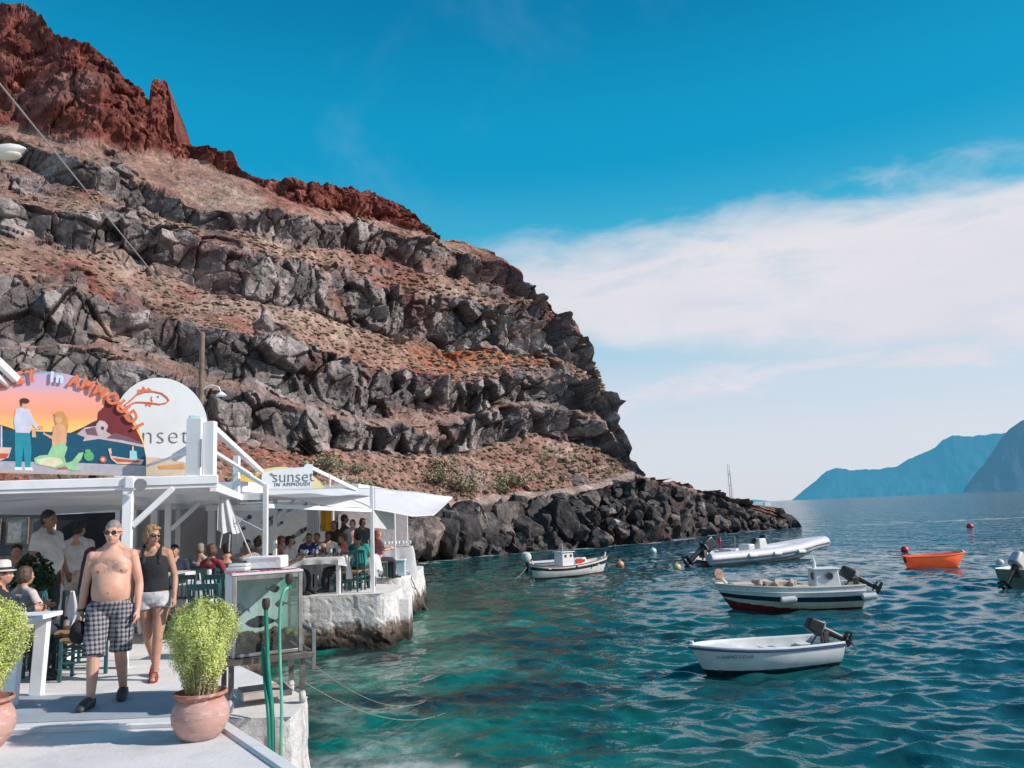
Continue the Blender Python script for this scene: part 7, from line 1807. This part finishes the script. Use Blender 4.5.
# teal chairs by the fish tank and in the open rows
xq = lambda q, Y: P3(q, 560, Y).x
for i, (q, Y, rz, lab) in enumerate([(213, 10.6, 176, 'teal chair with slatted back beside the fish tank'), (224, 12.4, 170, 'teal chair second in the row behind the tank'), (238, 12.6, 175, 'teal chair directly behind the foam box'), (251, 13.4, 182, 'teal chair by the post behind the tank'), (284, 14.6, 170, 'teal chair right of the white awning post'), (262, 15.6, 0, 'teal chair in the middle row facing the tank'), (228, 15.4, 0, 'teal chair by the dotted wall, first of the middle row'), (244, 15.9, 0, 'teal chair by the dotted wall, second of the middle row')]):
    chair(xq(q, Y), Y, R(rz), lab, mat='t')
for i, (q, Y, lab) in enumerate([(228, 13.5, 'wooden table with glasses behind the tied sail'), (246, 14.6, 'wooden table with glasses left of the awning post'), (236, 16.7, 'wooden table along the dotted wall')]):
    table(xq(q, Y), Y, R(4 * i), lab, ['teal', None, None][i] and None, 40 + i)
    for k in range(3): glass(xq(q, Y) - .25 + .25 * k, Y - .15 + .12 * (k % 2), .762, 'clear wine glass standing on a table of the sunset terrace', 'glasses on the terrace tables')
b_ = MB(); cloth_top(b_, .84, .84, .768, .12, 3); o = b_.build('tablecloth', M('teal_cloth', (.02, .20, .19), .8, .1, 9), smooth=True); o.location = (xq(228, 13.5), 13.5, 0.0); tag(o, 'teal cloth on the table behind the tied sail', 'tablecloth')
# big table at the platform edge
T1Y = 18.95; xt = xq(324, T1Y); t1 = table(xt, T1Y, R(-4), 'white wooden table at the edge of the near platform', None, 50)
t1.scale = (1.35, 1.2, 1.06)
b_ = MB(); cloth_top(b_, 1.12, .98, .818, .14, 5); o = b_.build('tablecloth', clothw, smooth=True); o.location = (xt, T1Y, 0); o.rotation_euler = (0, 0, R(-4)); tag(o, 'white cloth on the laid table at the platform edge', 'tablecloth')
for k, (dx_, dy_) in enumerate([(-.4, -.2), (-.25, .1), (-.1, -.25), (.05, .15), (.2, -.15), (.35, .05), (.42, -.28), (-.45, .2)]):
    glass(xt + dx_, T1Y + dy_, .82, 'clear wine glass on the laid table at the platform edge', 'glasses on the platform edge table')
for k, (dx_, dy_) in enumerate([(-.3, -.05), (.1, -.05), (.3, .2), (-.05, .25)]): plate(xt + dx_, T1Y + dy_, .821, 'white plate on the laid table at the platform edge', 'plates on the platform edge table')
def bottle(x, y, z, label, mat):
    t_ = thing('bottle', label, 'bottle', (x, y, z)); MB().lathe([(.001, 0), (.036, 0), (.038, .01), (.038, .17), (.03, .2), (.014, .235), (.013, .29), (.001, .29)], seg=14).build('glass', mat, t_, smooth=True); MB().lathe([(.0145, .275), (.0145, .3), (.001, .3)], seg=12).build('cap', white, t_)
bottle(xt - .15, T1Y - .15, .82, 'dark wine bottle on the laid table at the platform edge', wateryglass); bottle(xt + .28, T1Y + .15, .82, 'pale water bottle on the laid table at the platform edge', MATS['table_glass'])
# small clothed tables further back
for i, (q, Y, lab) in enumerate([(358, 20.0, 'small clothed table between the tall post and the teal shirted guest'), (304, 20.6, 'clothed table in front of the two guests at the back'), (338, 21.6, 'clothed table at the back under the sail awning')]):
    x = xq(q, Y); table(x, Y, R(5 * i), lab, ['white cloth draped on the small table by the tall post', 'white cloth on the table before the two guests at the back', 'white cloth on the back table under the sail awning'][i], 60 + i, drop=.35)
    for k in range(4): glass(x - .25 + .17 * k, Y - .1 + .15 * (k % 2), .772, 'clear wine glass standing on a table of the sunset terrace', 'glasses on the terrace tables')
# far platform table with white cloth and glasses
x3 = xq(398, 23.9); table(x3, 23.95, R(5), 'white clothed table at the corner of the far platform', 'long white cloth on the far platform corner table', 70, drop=.6, ch=.78)
for k in range(12): glass(x3 - .38 + .07 * k, 23.85 + .16 * math.sin(k * 2.1), .785, 'clear wine glass crowded on the far platform corner table', 'glasses on the far platform table')
for k in range(4): plate(x3 - .3 + .2 * k, 23.7, .785, 'white plate on the far platform corner table', 'plates on the far platform table')
cr = thing('cool_box', 'pale blue cool box in front of the far platform table', 'cool box', (xq(399, 23.3), 23.3, 0)); b_ = MB(); b_.box((0, 0, .2), (.36, .26, .4)); b_.build('box_body', M('coolbox_blue', (.42, .58, .66), .5, .1, 5), cr, bevel=.02); b_ = MB(); b_.box((0, 0, .43), (.4, .3, .06)); b_.build('lid', M('coolbox_lid', (.66, .72, .76), .5, .1, 5), cr, bevel=.015)
b_ = MB(); b_.box((xq(387, 23.2), 23.3, .25), (.04, .5, .5)); o = b_.build('panel', M('green_panel', (.02, .22, .13), .5, .1, 5), bevel=.01); o.name = 'green_board'; tag(o, 'green board standing beside the pale blue cool box', 'board')
G = lambda q, Y, rz, lab, fem, sk, hr, col, hs='short', sit=True, z=0, h=1.72, yaw=0, sl=1, bot=(.03, .035, .05), J=None, chairlab=None: (person(lab, (xq(q, Y), Y, z), R(rz), J or base_joints(sit), fem, sk, hr, cloth('c%d%d%d' % tuple(int(v * 255) for v in col), col), cloth('b%d' % int(bot[2] * 999), bot), black, vox=.018, hairstyle=hs, height=h, yaw=yaw, sleeve=sl), chair(xq(q, Y) , Y + .0, R(rz), chairlab, mat='t') if chairlab else None)
G(289, 18.65, 80, 'dark haired woman in white shirt seated at the platform edge table', True, SK, HB, (.62, .60, .60), 'bob', chairlab='teal chair under the woman in white at the platform edge table')
G(343, 19.1, -82, 'guest in coral pink shirt seated at the platform edge table', False, SK, HBr, (.62, .12, .14), chairlab='teal chair under the guest in coral pink')
G(281, 19.3, 60, 'woman in pink top seated behind the woman in white', True, SKp, HR, (.55, .20, .20), 'bob', chairlab='teal chair under the woman in the pink top')
G(309, 21.4, 10, 'guest in royal blue shirt seated at the back', False, SK, HB, (.02, .05, .22), chairlab='teal chair under the guest in royal blue')
G(317, 21.5, -10, 'guest in tan top seated beside the one in royal blue', True, SK, HBr, (.40, .28, .20), chairlab='teal chair under the guest in tan')
G(359, 19.4, 175, 'guest in teal shirt seated with his back to the sea rail', False, SK, HB, (.02, .26, .23), chairlab='teal chair under the guest in teal')
G(378, 22.4, 120, 'red haired woman in pink top seated near the far platform', True, SKp, HR, (.62, .22, .26), 'long', chairlab='teal chair under the red haired woman')
G(345, 22.2, 100, 'person in dark clothes standing under the sail awning', False, SKd, HB, (.03, .035, .04), sit=False, h=1.78)
G(363, 21.4, 40, 'woman in black and grey patterned dress standing by the tall post', True, SK, HB, (.08, .075, .08), 'bob', sit=False, h=1.66)
G(334, 23.4, 0, 'dark figure standing before the pale rear wall', False, SKd, HB, (.02, .02, .02), sit=False, h=1.62)
G(247, 16.4, 30, 'guest in beige shirt seated by the dotted wall', False, SK, HB, (.36, .30, .26), chairlab='teal chair under the guest in beige by the dotted wall')
G(212, 14.2, 160, 'guest in dark red seated beyond the tied sail', True, SK, HBr, (.26, .03, .045), 'bob', chairlab='teal chair under the guest in dark red')
G(201, 15.2, 170, 'guest in pale shirt seated in the shade left of the one in red', False, SK, HG, (.42, .40, .40), chairlab='teal chair under the pale shirted guest')
G(174, 14.9, 20, 'guest in navy shirt seated behind the woman in the tank top', False, SK, HB, (.02, .03, .07), chairlab='teal chair under the guest in navy')
G(227, 14.4, 200, 'guest in black shirt seated behind the tied sail', False, SK, HB, (.03, .03, .035), chairlab='teal chair under the guest in black behind the tied sail')
G(258, 18.6, 150, 'guest in white top seated beside the dotted wall', True, SKp, HBr, (.55, .52, .5), 'bob', chairlab='teal chair under the guest in white by the dotted wall')
G(328, 21.9, 20, 'guest in grey shirt seated at the back under the sail awning', False, SKd, HB, (.14, .14, .15), chairlab='teal chair under the guest in grey at the back')
G(353, 22.9, 0, 'woman in a pale rose shirt standing beside the rear wall', True, SKp, HBr, (.55, .36, .36), 'bob', sit=False, h=1.64)
for i, (q, Y, rz, lab) in enumerate([(351, 18.95, 178, 'teal chair at the end of the platform edge table'), (366, 19.9, 90, 'teal chair by the tall thin post'), (331, 20.8, 0, 'teal chair at the back table under the sail')]): chair(xq(q, Y), Y, R(rz), lab, mat='t')
a, b2_ = P3(345, 560, 18.5), P3(352, 579, 18.5); b_ = MB(); b_.grid(sheet(10, 10, lambda u, v: (a.x + (b2_.x - a.x) * u * (.5 + .5 * v), 18.58 + .02 * math.sin(u * 7), a.z - (a.z - b2_.z) * v))); o = b_.build('napkin', clothw, smooth=True); tag(o, 'white napkin hanging at the end of the platform edge table', 'napkin')
b_ = MB(); x = xq(318, 19.2); b_.box((x, 22.6, .45), (1.1, .5, .9)); o = b_.build('counter', white, bevel=.01); tag(o, 'low white counter in front of the yellow banner', 'counter')
